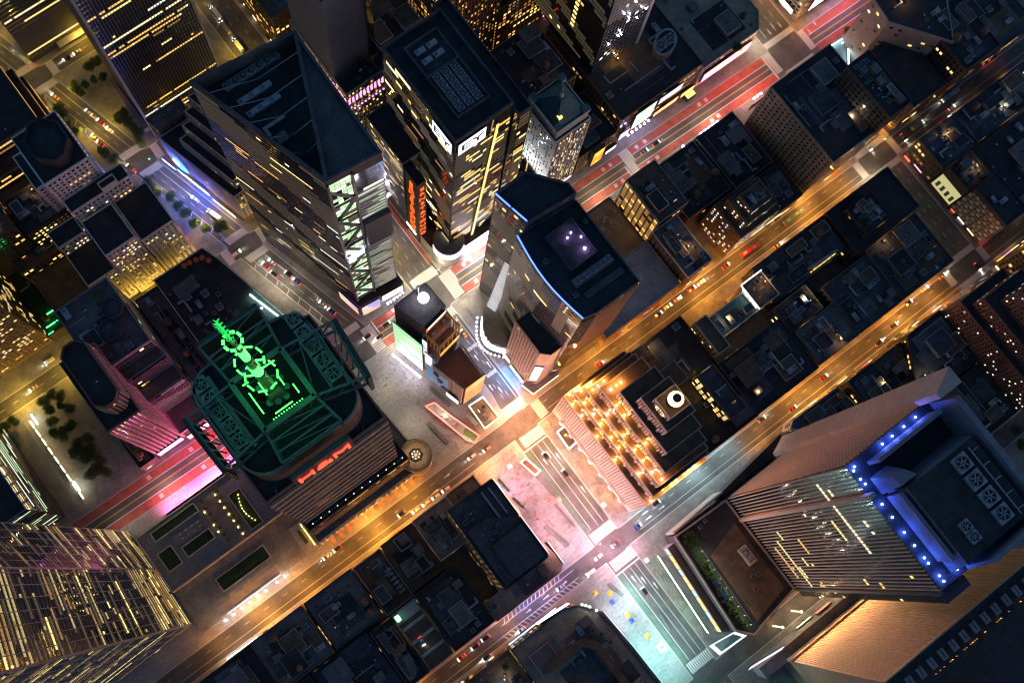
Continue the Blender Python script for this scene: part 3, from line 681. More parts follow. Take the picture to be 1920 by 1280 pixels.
# roof plant
b = MB(); Q = rect(-31, -62, -48, -24); b.prism(Q, 172.02, 173, 'tar_navy'); b.build('roof_curb', r)
for k, (x0, y0, x1, y1) in enumerate(((-31, -62, -31.7, -24), (-48, -62, -47.3, -24), (-31.7, -62, -47.3, -61.3), (-31.7, -24.7, -47.3, -24), (-31.7, -46, -47.3, -45.4))):
    b = MB(); b.box(x0, y0, 173, x1, y1, 175.4, 'tar_navy'); b.build('plant_screen', r)
for i in range(5):
    for j in range(3): inst('cooling_fan', EQ['fan_unit'], (-35 - j * 4.6, -27.5 - i * 4, 173), r, scale=(1.2, 1.2, .8))
for i in range(4): inst('air_handler', EQ['air_handler'], (-36 - (i % 2) * 6, -52 - (i // 2) * 5, 173), r)
# lower slab in front, with the lettering panel at its north end
P3 = rect(-13.5, -70, -23.8, -41); b = MB(); b.prism(P3, 0, 108, 'glass', 'tar_black'); b.build('east_wing', r); parapet(r, P3, 108, 1.2, .5, 'tar_navy')
fa.add((-13.5, -70), (-13.5, -41), 30, 107, bay=2.2, floor=3.8, wf=.95, hf=.55, lit=.14, pal='gold', run=3, dark='glass', grid='bands', gm='steel', proud=.25)
P4 = rect(-14.6, -40.9, -19.6, -31); b = MB(); b.prism(P4, 0, 98, 'dark_wall', 'tar_navy'); b.build('sign_shaft', r); parapet(r, P4, 98, .8, .4, 'dark_wall')
emat('sign_orange', (1.0, 0.11, 0.008), .8)
for i, ch in enumerate('ERNST&YOUNG'):
    z = 90 - i * 7.4
    textobj('sign_letter', ch, 6.8, (-14.3, -36, z), (0, 1, 0), (0, 0, 1), 'sign_orange', r, .2)
    textobj('sign_letter', ch, 5.4, (-17.1, -30.7, z), (-1, 0, 0), (0, 0, 1), 'sign_orange', r, .2)
# podium and rounded corner drum
P5 = [(-15.5, -72), (-15.5, -30.5), (-17, -15), (-21, -11.5), (-60, -11.0), (-60, -75)]; b = MB(); b.prism(P5, .13, 13.5, 'grey_wall', 'tar_navy'); b.build('podium', r)
b = MB(); b.lathe((-24.5, -17.5, 0), [(8.6, .13), (8.6, 24), (8.0, 24.5), (8.0, 23.5)], 28, 'grey_wall'); b.build('corner_drum', r)
# ---------------------------------------------------------------- tower north of 42nd with curved LED side
r = thing('office_tower', 'dark flat-roofed office tower with blue roof-edge lights and curved glass side', 'skyscraper', (-40, 40, 0)); fa = Facade(r); FAC[r.name] = fa; FTOP[r.name] = (260, 8.0)
arc = []
for t in np.linspace(0, 1, 9): arc.append((-24.2 + 2.6 * math.sin(math.pi * t) - .6 * t, 28 + 45 * t))
P = [(-31, 28)] + arc + [(-31.5, 74.6), (-54.5, 74.6), (-54.5, 30)]; P = ccw(P)
b = MB(); b.prism(P, 14, 157, 'glass', 'tar_black', True); b.build('glass_walls', r); parapet(r, P, 157, 1.8, .6, 'tar_navy')
for i in range(8): fa.add(arc[i], arc[i + 1], 16, 155, bay=1.7, floor=3.9, wf=.96, hf=.74, lit=.02, pal='mixed', run=2, dark='glass', grid='bands', gm='steel', proud=.12, margin=.02)
fa.add((-24.8, 73), (-31.5, 74.6), 100, 155, bay=2, floor=3.9, wf=.9, hf=.6, lit=.1, pal='amber', dark='glass', grid='bands', gm='brick_dark')
fa.add((-31.5, 74.6), (-54.5, 74.6), 60, 155, bay=2.4, floor=3.9, wf=.7, hf=.6, lit=.08, pal='amber', grid='both', gm='bronze_wall')
P2 = [(-26, 9.5), (-29.5, 27.6), (-54, 29.5), (-54, 24), (-42, 9.0)]; b = MB(); b.prism(P2, 0, 165, 'dark_wall', 'tar_black'); b.build('south_fin', r); parapet(r, P2, 165, 2.2, .7, 'tar_navy')
fa.add((-26, 9.5), (-29.5, 27.6), 20, 163, bay=2.2, floor=3.9, wf=.9, hf=.7, lit=.05, dark='glass')
emat('led_blue', (0.05, 0.12, 1.0), 2.6)
for a, c in [(arc[i], arc[i + 1]) for i in range(8)] + [((-25.8, 9.7), (-27.4, 18)), ((-27.6, 19), (-29.3, 27))]:
    z = 158.9 if a[1] > 27.5 else 167.3
    b = MB(); b.bar((a[0] - .2, a[1], z), (c[0] - .2, c[1], z), .28, 'led_blue'); b.build('roof_edge_light', r)
b = MB(); b.prism(rect(-33, 36, -47, 54), 157.02, 162, 'tar_black', 'tar_black'); b.build('penthouse', r); parapet(r, rect(-33, 36, -47, 54), 162, .5, .3, 'tar_navy')
b = MB(); b.prism(rect(-31, 57, -51, 61), 157.02, 159.5, 'fan_grey', 'tar_grey'); b.build('fan_deck', r)
for i in range(7): inst('cooling_fan', EQ['fan_unit'], (-32.6 - i * 2.8, 59, 159.5), r, scale=(.85, .85, .5))
for q in ((-27.5, 44), (-52, 40), (-29, 63)): inst('condenser', EQ['condenser'], (q[0], q[1], 157.02), r)
b = MB(); b.prism(rect(-32, 64.5, -52, 67.5), 157.02, 158.2, 'tar_navy'); b.build('roof_trough', r)
emat('lamp_violet', (0.55, 0.35, 1.0), 40.0)
for i, (x, y, s) in enumerate(((-43, 50, .5), (-45, 45, .25), (-42.5, 41, .2), (-40, 42, .2))):
    b = MB(); b.lathe((x, y, 162), [(.1, 0), (.1, 1.2), (s, 1.3), (s, 1.3 + s), (.05, 1.4 + s * 1.2)], 8, 'lamp_violet'); b.build('roof_lamp', r)
# stone corner block on 43rd
P3 = [(-13.8, 48.5), (-13.8, 68), (-17.5, 71.5), (-24.0, 71.5), (-24.0, 48.5)]; b = MB(); b.prism(P3, 0, 92, 'limestone_pink', 'tar_black'); b.build('corner_block', r); parapet(r, P3, 92, 1, .5, 'bronze_wall')
fa.add((-13.8, 48.5), (-13.8, 68), 16, 90, bay=1.9, floor=3.9, wf=.42, hf=.62, lit=.04, pal='white', grid='both', gm='limestone_pink', proud=.3)
P4 = [(-24.1, 56), (-24.1, 71.3), (-58, 71.3), (-58, 56)]; b = MB(); b.prism(P4, 0, 58, 'bronze_wall', 'tar_black'); b.build('rear_block', r)
fa.add((-24.1, 71.3), (-58, 71.3), 14, 57, bay=1.8, floor=3.9, wf=.5, hf=.9, lit=.03, grid='piers', gm='limestone_pink', proud=.5)
mat('lens_roof', (.24, .26, .2), .7, noise=.2, nscale=.3)
# glass lens pavilion on the avenue side
b = MB(); L0, L1 = (-15.2, 27), (-15.2, 49); pts = []
for t in np.linspace(0, 1, 13): pts.append((-15.2 + 7.0 * math.sin(math.pi * t), 26 + 24 * t))
lens = pts + [(-16.8 - 0.0, 50), (-17.2, 38), (-16.8, 26)]; b.prism(lens, .13, 27, 'glass_green', 'lens_roof'); b.build('lens_pavilion', r)
# ---------------------------------------------------------------- New-year ball building in the triangle
r = thing('billboard_tower', 'narrow sign-covered tower with a white glowing ball on its purple roof', 'tower', (17, 34, 0)); fa = Facade(r); FAC[r.name] = fa; FTOP[r.name] = (80, 7.0)
T1 = [(29.5, 11.0), (24.6, 27.5), (10.2, 25.0), (11.2, 10.4)]; b = MB(); b.prism(T1, 0, 104, 'dark_wall', 'tar_navy'); b.build('walls', r); parapet(r, T1, 104, 1.6, .5, 'dark_wall')
T2 = [(24.4, 27.6), (23.4, 31.5), (9.8, 29.4), (10.2, 25.2)]; b = MB(); b.prism(T2, 0, 88, 'bronze_wall', 'orange_deck'); b.build('tier', r)
T3 = [(23.6, 31.6), (22.4, 36.6), (8.8, 34.2), (9.6, 29.6)]; b = MB(); b.prism(T3, 0, 74, 'bronze_wall', 'orange_deck'); b.build('tier', r)
T4 = [(26.0, 36.0), (20.6, 56.0), (8.4, 56.0), (8.4, 36.0)]; b = MB(); b.prism(T4, 0, 45, 'dark_wall', 'orange_deck'); b.build('tier', r)
for i in range(22):
    t = (i + .5) / 22; a = lerp((26.0, 36.0), (20.6, 56.0), t)
    inst('fin', unit_box('limestone'), (a[0] + .45, a[1], 6), r, rz=-.26, scale=(.8, .32, 49.5))
    a = (8.2, 36 + 20 * t); inst('fin', unit_box('steel_dark'), (a[0], a[1], 40), r, scale=(.5, .25, 17.5))
mat('banner_lit', (.05, .2, .36), .6, emit=(.05, .3, .6), es=.25)
b = MB(); b.obox((26.9, 34.2, 8), (-3.4, 12.6, 0), (0, 0, 36), (.3, .08, 0), 'banner_lit'); b.build('banner_panel', r)
for k in range(3):
    b = MB(); c = (25.6 - k * .75, 39.6 + k * 2.6, 40 - k * 12.5)
    ring = [(c[0] + .5 + math.sin(t) * -.35, c[1] + math.sin(t) * 1.6, c[2] + math.cos(t) * 3.4) for t in np.linspace(0, 2 * math.pi, 15)]
    for i in range(14): b.bar(ring[i], ring[i + 1], .35, 'brick_red')
    b.build('banner_emblem', r)
emat('ball_white', (1.0, 0.86, 0.95), 7.0, True)
b = MB(); b.lathe((17.0, 17.0, 110), [(2.6 * math.sin(t), -2.6 * math.cos(t)) for t in np.linspace(.08, math.pi - .08, 11)], 20, 'ball_white'); b.build('glowing_ball', r, smooth=True)
b = MB(); b.lathe((17, 17, 104), [(.7, 0), (.5, 3.4)], 8, 'steel'); b.build('ball_stand', r)
b = MB(); b.lathe((17.3, 13.4, 104), [(.35, 0), (.2, 16), (.9, 16), (.9, 17.6)], 8, 'steel'); b.build('ball_mast', r)
# roof railings, yellow steel frame and machinery on the stepped decks
for k in range(9):
    a = lerp((29.2, 11.3), (24.4, 27.2), k / 8); b = MB(); b.bar((a[0], a[1], 104), (a[0], a[1], 106.8), .12, 'steel'); b.build('railing_post', r)
mat('yellow_steel', (0.6, 0.36, 0.06), .5, noise=.2, nscale=.8)
Y0 = [(24.6, 27.4), (22.6, 37.4), (8.6, 34.6), (9.9, 25.4)]
for i in range(4):
    a, c = Y0[i], Y0[(i + 1) % 4]
    for z in (89.6, 92.6): b = MB(); b.bar((*a, z), (*c, z), .3, 'yellow_steel'); b.build('frame_rail', r)
    for t in np.linspace(0, .85, 5):
        q = lerp(a, c, t); b = MB(); b.bar((*q, 74 if i in (0, 1, 2) else 88), (*q, 92.6), .22, 'yellow_steel'); b.build('frame_post', r)
mat('machine_green', (0.1, 0.3, 0.12), .5, noise=.3, nscale=.8)
for q, s in (((20.5, 30, 88), (3.6, 2.0, 1.6)), ((13.2, 28, 88), (3.0, 3.2, 2.2)), ((17, 33.6, 74), (2.4, 1.6, 1.4))):
    b = MB(); b.box(q[0] - s[0] / 2, q[1] - s[1] / 2, q[2], q[0] + s[0] / 2, q[1] + s[1] / 2, q[2] + s[2], 'machine_green'); b.box(q[0] - s[0] * .3, q[1] - s[1] * .3, q[2] + s[2], q[0] + s[0] * .3, q[1] + s[1] * .3, q[2] + s[2] + .5, 'steel'); b.build('winch_machine', r)
# ---------------------------------------------------------------- green-antenna tower
def rrect(x0, y0, x1, y1, rad, n=6):
    out = []
    for cx, cy_, a0 in ((x1 - rad, y0 + rad, -90), (x1 - rad, y1 - rad, 0), (x0 + rad, y1 - rad, 90), (x0 + rad, y0 + rad, 180)):
        for k in range(n + 1): t = math.radians(a0 + 90 * k / n); out.append((cx + rad * math.cos(t), cy_ + rad * math.sin(t)))
    return out
mat('orange_lit_band', (.42, .25, .15), .7, noise=.2, nscale=.3)  # orange plaza light on the wall bands is put into this colour
r = thing('antenna_tower', 'black skyscraper crowned by a steel roof lattice and a green-lit antenna', 'skyscraper', (94, 36, 0)); fa = Facade(r); FAC[r.name] = fa; FTOP[r.name] = (240, 8.0)
PQ = rect(67.5, 14, 121, 63); b = MB(); b.prism(PQ, 58, 200, 'dark_wall', 'tar_black'); b.build('walls', r); parapet(r, PQ, 200, 1.4, .7, 'bronze_wall')
P = rrect(70.5, 14.6, 118.5, 59.5, 10); b = MB(); b.prism(P, 200, 226, 'roof_brown', 'tar_black'); b.build('drum_crown', r); parapet(r, P, 226, 1.6, .8, 'grey_wall')
fa.add((121, 63), (67.5, 63), 60, 199, bay=2.4, floor=3.9, wf=.9, hf=.5, lit=.05, pal='amber', run=4, margin=.3)
for k in range(10): b = MB(); b.obox((121.2, 63, 62 + k * 14), (-53.9, 0, 0), (0, 0, 5.2), (0, 1.1, 0), 'orange_lit_band'); b.build('wall_band', r)
for x in (76, 86, 96, 106, 115): b = MB(); b.bar((x, 60.5, 200.3), (x + 1.2, 62.4, 200.3), .2, 'grey_wall'); b.build('roof_rib', r)
P0 = [(122.5, 16), (122.5, 68), (63.5, 68), (63.5, 50), (66, 14)]; b = MB(); b.prism(P0, .13, 58, 'bronze_wall', 'tar_black'); b.build('podium', r); parapet(r, P0, 58, 1.1, .5, 'bronze_wall')
P00 = [(124, 10), (124, 72.2), (56, 72.2), (60, 12)]; b = MB(); b.prism(P00, .13, 26, 'grey_wall', 'tar_grey'); b.build('base_storeys', r); parapet(r, P00, 26, 1, .5, 'limestone')
fa.add((122.5, 68), (63.5, 68), 28, 57, bay=2.4, floor=4.2, wf=.93, hf=.45, lit=.25, pal='amber', run=4, grid='bands', gm='bronze_wall', proud=.5)
fa.add((124, 72.2), (56, 72.2), 6, 25, bay=3.2, floor=4.5, wf=.7, hf=.6, lit=.12, pal='amber', grid='both', gm='limestone', proud=.4)
for i in range(12):
    x = 66 + i * 4.8; b = MB(); b.bar((x, 66, 58), (x, 66, 61.2), .09, 'steel'); b.build('lamp_post', r)
    b = MB(); b.lathe((x, 66, 61.2), [(.1, 0), (.34, .2), (.34, .55), (.05, .75)], 8, 'lit_white'); b.build('terrace_lamp', r)
    if i < 11: b = MB(); b.bar((x + .6, 66, 60), (x + 4.2, 66, 60), .07, 'steel'); b.build('terrace_rail', r)
emat('antenna_green', (0.03, 1.0, 0.05), 3.6, True); emat('mast_green', (0.01, .8, 0.1), .5, True)
mat('lattice_teal', (0.1, 0.12, 0.13), .5, .3, noise=.2, nscale=.5)
# square crown and outriggers
C4 = [(104.4, 28.6), (84.2, 28.6), (84.2, 48.6), (104.4, 48.6)]
for i in range(4):
    a, c = C4[i], C4[(i + 1) % 4]
    b = MB(); b.bar((*a, 244), (*c, 244), .95, 'lattice_teal'); b.build('crown_beam', r)
    b = MB(); b.bar((*a, 226), (*a, 244), .8, 'lattice_teal'); b.build('crown_post', r)
    for t in (.25, .5, .75):
        q = lerp(a, c, t); b = MB(); b.bar((*q, 226), (*lerp(a, c, t - .25), 244), .25, 'lattice_teal'); b.build('crown_brace', r)
OUT = [((104.4, 28.6), (122.8, 29.4)), ((104.4, 48.6), (122.0, 50.6)), ((84.2, 28.6), (65.4, 31.0)), ((84.2, 48.6), (67.0, 53.2)), ((84.2, 48.6), (82, 60.5)), ((104.4, 48.6), (106, 60.5)), ((84.2, 28.6), (82, 12)), ((104.4, 28.6), (106, 12))]
for a, c in OUT:
    for z in (228, 243): b = MB(); b.bar((*a, z), (*c, z), .42, 'lattice_teal'); b.build('outrigger', r)
    for t in (.0, .34, .67):
        b = MB(); b.bar((*lerp(a, c, t), 228), (*lerp(a, c, t + .33), 243), .22, 'lattice_teal'); b.build('outrigger_brace', r)
for i in range(0, 8, 2):
    a, c = OUT[i], OUT[i + 1]
    for t in (.35, .7, 1.0):
        b = MB(); b.bar((*lerp(a[0], a[1], t), 243), (*lerp(c[0], c[1], t), 243), .3, 'lattice_teal'); b.build('purlin', r)
        b = MB(); b.bar((*lerp(a[0], a[1], t), 243), (*lerp(c[0], c[1], max(0, t - .35)), 243), .18, 'lattice_teal'); b.build('roof_brace', r)
# four square sign frames
for nm, (a, c), nn in (('W', ((64.6, 30.2), (66.6, 54.0)), (-1, 0)), ('E', ((123.2, 28.6), (122.2, 51.6)), (1, 0)), ('N', ((107, 65.2), (83, 65.2)), (0, 1)), ('S', ((82, 11.4), (106, 11.4)), (0, -1))):
    u = np.array([c[0] - a[0], c[1] - a[1]]); o = MB(); o.obox((*a, 214), (*u, 0), (0, 0, 27), (nn[0] * 1.6, nn[1] * 1.6, 0), 'steel_dark'); o.build('sign_frame', r)
    for k in range(6):
        t = (k + .5) / 6; q = lerp(a, c, t); b = MB(); b.bar((q[0] - nn[0] * 2.0, q[1] - nn[1] * 2.0, 216), (q[0], q[1], 240), .22, 'limestone' if nm in 'WE' else 'steel_dark'); b.build('sign_rib', r)
emat('sign_red', (1.0, 0.05, 0.02), 1.6)
textobj('roof_sign_letters', 'H&M', 12.5, (95, 67.2, 228), (-1, 0, 0), (0, 0, 1), 'sign_red', r, .3, sx=.85)
# antenna mast with green rings of lamps
MX, MY = 94.3, 38.6
b = MB(); b.frustum(rect(MX - 5, MY - 5, MX + 5, MY + 5), rect(MX - 2.2, MY - 2.2, MX + 2.2, MY + 2.2), 226, 252, 'steel_dark'); b.build('antenna_base', r)
for z0, z1, ra in ((252, 276, 2.0), (276, 300, 1.5), (300, 318, 1.15), (318, 330, .8)):
    b = MB(); b.lathe((MX, MY, z0), [(ra, 0), (ra * .92, z1 - z0)], 12, 'lattice_teal'); b.build('mast_section', r)
b = MB()
for k in range(14):
    z = 330 + k * 1.6
    for t in range(4): b.bar((MX, MY, z), (MX + 1.1 * math.cos(t * 1.57 + k), MY + 1.1 * math.sin(t * 1.57 + k), z + .5), .1, 'mast_green')
b.bar((MX, MY, 330), (MX, MY, 352), .25, 'mast_green'); b.build('mast_tip', r)
for z, ra, nseg in ((327, 2.6, 8), (297, 4.4, 8), (272, 5.2, 8)):
    for k in range(nseg):
        t = 2 * math.pi * k / nseg; a = (MX + ra * math.cos(t), MY + ra * math.sin(t), z); c = (MX + ra * math.cos(t + 4.2 / nseg), MY + ra * math.sin(t + 4.2 / nseg), z)
        b = MB(); b.bar(a, c if z != 326 else (a[0] + .7, a[1], z), .27 if z < 320 else .38, 'antenna_green'); b.build('ring_lamp', r)
    for k in range(3):
        t = 2 * math.pi * k / 3; b = MB(); b.bar((MX, MY, z), (MX + ra * math.cos(t), MY + ra * math.sin(t), z), .14, 'steel_dark'); b.build('ring_spoke', r)
for (a, c) in (((-6, -6.5, 250), (2, -6.8, 250)), ((-6.4, 3, 247), (-6.4, 6.6, 247)), ((-3, 7.2, 244), (4, 7.2, 244)), ((7, -3, 247), (7, 5.5, 247)), ((2.4, -3, 252), (2.4, 2, 252)), ((-4, -1, 254), (-4, 3, 254)), ((5, -5.6, 250), (7.2, -5.6, 250))):
    b = MB(); b.bar((MX + a[0], MY + a[1], a[2]), (MX + c[0], MY + c[1], c[2]), .22, 'antenna_green'); b.build('floodlight_tube', r)
for k in range(12):
    b = MB(); b.lathe((MX - 6 + k * 1.05, MY + 8.3, 243), [(.05, 0), (.26, .1), (.26, .4), (.05, .5)], 6, 'antenna_green'); b.build('beacon', r)
for k in range(10):
    t = k * .7; b = MB(); b.lathe((MX + 4.5 * math.cos(t), MY + 4.5 * math.sin(t), 226 + (k % 3) * 2), [(.1, 0), (.1, 14), (1.1, 14.2), (1.2, 15)], 8, 'lattice_teal'); b.build('dish_pole', r)
for z0, z1, ra in ((279, 290, 1.75), (303, 315, 1.3)): b = MB(); b.lathe((MX, MY, z0), [(ra, 0), (ra, z1 - z0)], 12, 'antenna_green'); b.build('lit_mast_sleeve', r)
gl = bpy.data.lights.new('antenna_light', 'POINT'); gl.energy = 700; gl.color = (.02, 1, .12); gl.shadow_soft_size = 1.0
for q in ((7, -7, 258), (-7, 5, 256), (0, -9, 296)): lo = bpy.data.objects.new('antenna_light', gl); COL.objects.link(lo); lo.parent = r; lo.location = (MX + q[0] - r['_o'][0], MY + q[1] - r['_o'][1], q[2])
# fans and plant on the lower roof
for i in range(5):
    inst('cooling_fan', EQ['fan_unit'], (74.5, 19 + i * 6.0, 226.0), r, scale=(1.7, 1.7, 1)); inst('cooling_fan', EQ['fan_unit'], (113.5, 19 + i * 6.0, 226.0), r, scale=(1.7, 1.7, 1))
for x0, x1 in ((109.6, 111.2), (116.0, 117.2), (71, 72)): b = MB(); b.box(x0, 18, 226.02, x1, 48, 227.6, 'grey_wall'); b.build('plant_curb', r)
# glowing drum on the plaza corner
b = MB(); DC = (58.6, 66.5); b.lathe((*DC, .13), [(8.4, 0), (8.4, 36), (7.7, 36.3), (7.7, 34.6), (.1, 34.6)], 32, 'roof_tan'); b.build('corner_drum', r)
emat('disp_core', (1.0, .7, .35), 3.0)
for k in range(7):
    b = MB(); t = k * .9; b.lathe((DC[0] + 1.9 * math.cos(t), DC[1] + 1.9 * math.sin(t), 36.6), [(.1, 0), (.3, .15), (.3, .45), (.1, .6)], 6, 'disp_core'); b.build('planter_lamp', r)
l = bpy.data.lights.new('drum_light', 'POINT'); l.energy = 900; l.color = (1, .62, .3); l.shadow_soft_size = .6; lo = bpy.data.objects.new('drum_light', l); COL.objects.link(lo); lo.parent = r; lo.location = (DC[0] - r['_o'][0], DC[1] - r['_o'][1], 39.6)
b = MB(); b.lathe((*DC, 34.6), [(3.0, .2), (3.0, .9), (1.0, 1.2), (1.0, 2.0)], 18, 'steel_dark'); b.build('roof_planter', r)
for k in range(26):
    t = k * 2 * math.pi / 26; inst('bollard_light', unit_box('steel_dark'), (DC[0] + 6.6 * math.cos(t), DC[1] + 6.6 * math.sin(t), 34.75), r, scale=(.3, .3, .9))
# ---------------------------------------------------------------- slanted facade helper
def quadfacade(root, a, b_, c, d, nu, nv, lit=.1, pal='tower', run=4, dark='glass', rows=.1, wf=.95, hf=.46, mull='steel', top=120, rowp=None):
    """panes and mullions on the quad a-b (bottom) d-c (top)"""
    a, b_, c, d = [np.array(q, float) for q in (a, b_, c, d)]; n = np.cross(b_ - a, d - a); n /= np.linalg.norm(n); pals = LITSETS[pal]
    f = lambda u, v: (a * (1 - u) + b_ * u) * (1 - v) + (d * (1 - u) + c * u) * v
    rest = MB(); cnt = 0
    for j in range(nv):
        rl = random.random() < (rowp(j / nv) if rowp else rows); k = 0
        for i in range(nu):
            if k > 0: k -= 1; l = True
            else:
                l = random.random() < (.75 if rl else lit)
                if l: k = int(random.expovariate(1 / run)); m = random.choice(pals)
            u0, u1 = (i + .5 - wf / 2) / nu, (i + .5 + wf / 2) / nu; v0, v1 = (j + .5 - hf / 2) / nv, (j + .5 + hf / 2) / nv
            q = [f(u0, v0), f(u1, v0), f(u1, v1), f(u0, v1)]; q = [p + n * .22 for p in q]
            if l and cnt < top:
                o = MB(); o.obox(q[0], q[1] - q[0], q[3] - q[0], n * .06, m); o.build('window', root); cnt += 1
            else: rest.face(q, m if l else ('pane_glow_dim' if (i // 5 + j * 3) % 7 < 2 else dark))
    rest.build('window_panes', root, 'stuff')
    g = MB()
    for j in range(nv + 1): g.bar(f(0, j / nv) + n * .3, f(1, j / nv) + n * .3, .13, mull)
    g.build('floor_lines', root, 'stuff')
    for i in range(0, nu + 1, 3):
        g = MB(); g.bar(f(i / nu, 0) + n * .36, f(i / nu, 1) + n * .36, .14, mull); g.build('mullion', root)
# ---------------------------------------------------------------- stepped picture-palace tower with globe (43rd-44th)
r = thing('stepped_tower', 'stone stepped tower floodlit orange with a glowing globe on top', 'tower', (-36, 123, 0)); fa = Facade(r); FAC[r.name] = fa; FTOP[r.name] = (300, 6.0)
PT = [(rect(-17, 88.5, -56, 157), 0, 55), (rect(-20.6, 91, -56, 154.5), 55, 64), (rect(-24.2, 93.5, -55, 152), 64, 74), (rect(-28, 97.5, -54, 148), 74, 85), (rect(-31.8, 105, -53, 141), 85, 97), (rect(-35, 113, -52, 133), 97, 110), (rect(-38, 117.5, -50, 129), 110, 118)]
for i, (q, z0, z1) in enumerate(PT):
    b = MB(); b.prism(q, z0, z1, 'limestone_pink', 'roof_brown'); b.build('walls' if i == 0 else 'tier', r); parapet(r, q, z1, 1.0, .5, 'limestone_pink')
    x0, y0, x1, y1 = q[0][0], q[0][1], q[1][0], q[2][1]
    fa.add((x1, y0), (x1, y1), (12 if i == 0 else z0 + 1.2), z1 - 1, bay=1.5, floor=3.9, wf=.5, hf=.6, lit=.03 if i else .01, pal='amber', grid='both' if i == 0 else 'piers', gm='limestone_pink', proud=.3)
    fa.add((x0 if i else x0, y0), (x1, y0), (12 if i == 0 else z0 + 1.2), z1 - 1, bay=1.9, floor=3.9, wf=.5, hf=.6, lit=.05, pal='amber')
    if i:   # buttress piers along each terrace
        for k in range(13 - 2 * i):
            yy = y0 + (y1 - y0) * (k + .5) / (13 - 2 * i); inst('buttress', unit_box('limestone_pink'), (x1 + .45, yy, z0), r, scale=(.9, 1.1, (z1 - z0) * .8))
b = MB(); b.box(-17.0, 96, 10.5, -15.4, 152, 12, 'white_brick'); b.build('street_cornice', r)
for k in range(7): inst('cornice_bracket', unit_box('white_brick'), (-15.4, 97 + k * 8.6, 8.2), r, scale=(1.6, 2.4, 4.2))
# clock face, globe
b = MB(); b.obox((-37.85, 120.0, 110.6), (0, 6.5, 0), (0, 0, 6.5), (.25, 0, 0), 'limestone'); b.build('clock_face', r)
emat('globe_glow', (1.0, .62, .24), 2.6, True)
for k in range(12):
    t = k * math.pi / 6; b = MB(); c = (-37.5, 123.25 + 2.6 * math.sin(t), 113.85 + 2.6 * math.cos(t)); b.bar((c[0], c[1], c[2] - .3), (c[0], c[1], c[2] + .3), .18, 'globe_glow'); b.build('clock_mark', r)
for t, L in ((.9, 2.2), (-2.0, 1.5)): b = MB(); b.bar((-37.45, 123.25, 113.85), (-37.45, 123.25 + L * math.sin(t), 113.85 + L * math.cos(t)), .12, 'steel_dark'); b.build('clock_hand', r)
GC = (-44, 123.2)
b = MB(); b.lathe((*GC, 118), [(3.0, 0), (2.6, 2), (1.6, 2.4), (1.6, 4)], 14, 'steel_dark'); b.build('globe_stand', r)
b = MB(); b.lathe((*GC, 125.4), [(3.7 * math.sin(t), -3.7 * math.cos(t)) for t in np.linspace(.3, 2.55, 9)], 18, 'globe_glow', False); b.build('glowing_globe', r, smooth=True)
b = MB(); b.lathe((*GC, 125.4), [(2.06, 3.05), (1.0, 3.5), (.1, 3.6)], 18, 'tar_black', False); b.build('globe_cap', r)
for k in range(12):
    t = k * math.pi / 6; b = MB()
    pr = [(GC[0] + 3.76 * math.sin(q) * math.cos(t), GC[1] + 3.76 * math.sin(q) * math.sin(t), 125.4 - 3.76 * math.cos(q)) for q in np.linspace(.4, 2.6, 7)]
    for i in range(6): b.bar(pr[i], pr[i + 1], .09, 'steel_dark')
    b.build('globe_rib', r)
# theatre roofs behind the stepped tower
bld('theatre_building', 'low dark-roofed theatre directly behind the stepped stone tower', [(rect(-56.2, 90, -99, 157), 0, 28)], wall='brick_brown', roof='tar_black', style=st(lit=.04), clut=10)
bld('amber_window_block', 'narrow brick block with rows of glowing amber windows beside the theatre roof', [(rect(-81, 121, -92, 149), 28, 44)], wall='bronze_wall', style=st(lit=.72, pal='gold', run=0, bay=3.1, floor=3.6, wf=.7, hf=.6), clut=2, top=120)
# ---------------------------------------------------------------- block 43-44 west part
bld('office_block', 'pale stone block with yellow-lit windows facing the stepped tower over 43rd street roofs', [(rect(-100, 98, -108, 119), 0, 36, dict(clut=0)), (rect(-108, 100, -133, 113), 0, 32, dict(roof='teal_copper', wall='limestone', clut=3))], wall='limestone', style=st(lit=.3, pal='gold', bay=2.2, floor=3.4, wf=.5, hf=.5), roof='roof_brown', top=60)
b = bld('sign_roofed_block', 'small block whose roof parapet carries a white-lit name sign', [(rect(-134, 97, -148, 113), 0, 34)], wall='limestone', style=st(lit=.1), clut=3)
emat('sign_white', (1, .95, .85), 3.0)
textobj('roof_sign', 'VANOOL', 3.0, (-133.6, 105, 33.5), (0, 1, 0), (0, 0, 1), 'sign_white', b, .15)
b2 = MB(); b2.obox((-133.7, 97, 35.2), (0, 16, 0), (0, 0, .35), (.3, 0, 0), 'sign_white'); b2.build('parapet_light', b); b2 = MB(); b2.obox((-134, 96.9, 35.2), (-14, 0, 0), (0, 0, .35), (0, -.3, 0), 'sign_white'); b2.build('parapet_light', b)
b2 = MB(); b2.lathe((-148.5, 104, 34), [(.6, 0), (.6, 1.6), (.12, 1.8), (.08, 11)], 8, 'duct'); b2.build('roof_mast', b)
b = bld('tank_roof_building', 'dark-roofed building with four large white cooling fans in a roof tray', [(rect(-99.5, 123, -144, 157), 0, 22)], roof='tar_black', wall='brick_dark', style=st(lit=.05), clut=5)
b2 = MB(); b2.box(-127, 134.5, 22, -127.8, 146.5, 24.5, 'limestone'); b2.build('tray_wall', b)
for i in range(4): inst('cooling_fan', EQ['fan_unit'], (-107 - i * 5.2, 139, 22), b, scale=(1.6, 1.6, 1.2))
bld('amber_court_building', 'narrow building beside a deep yellow-lit light court mid-block', [(rect(-146, 117, -170, 133), 0, 16)], wall='roof_tan', roof='roof_brown', style=st(lit=.3, pal='gold'), clut=5)
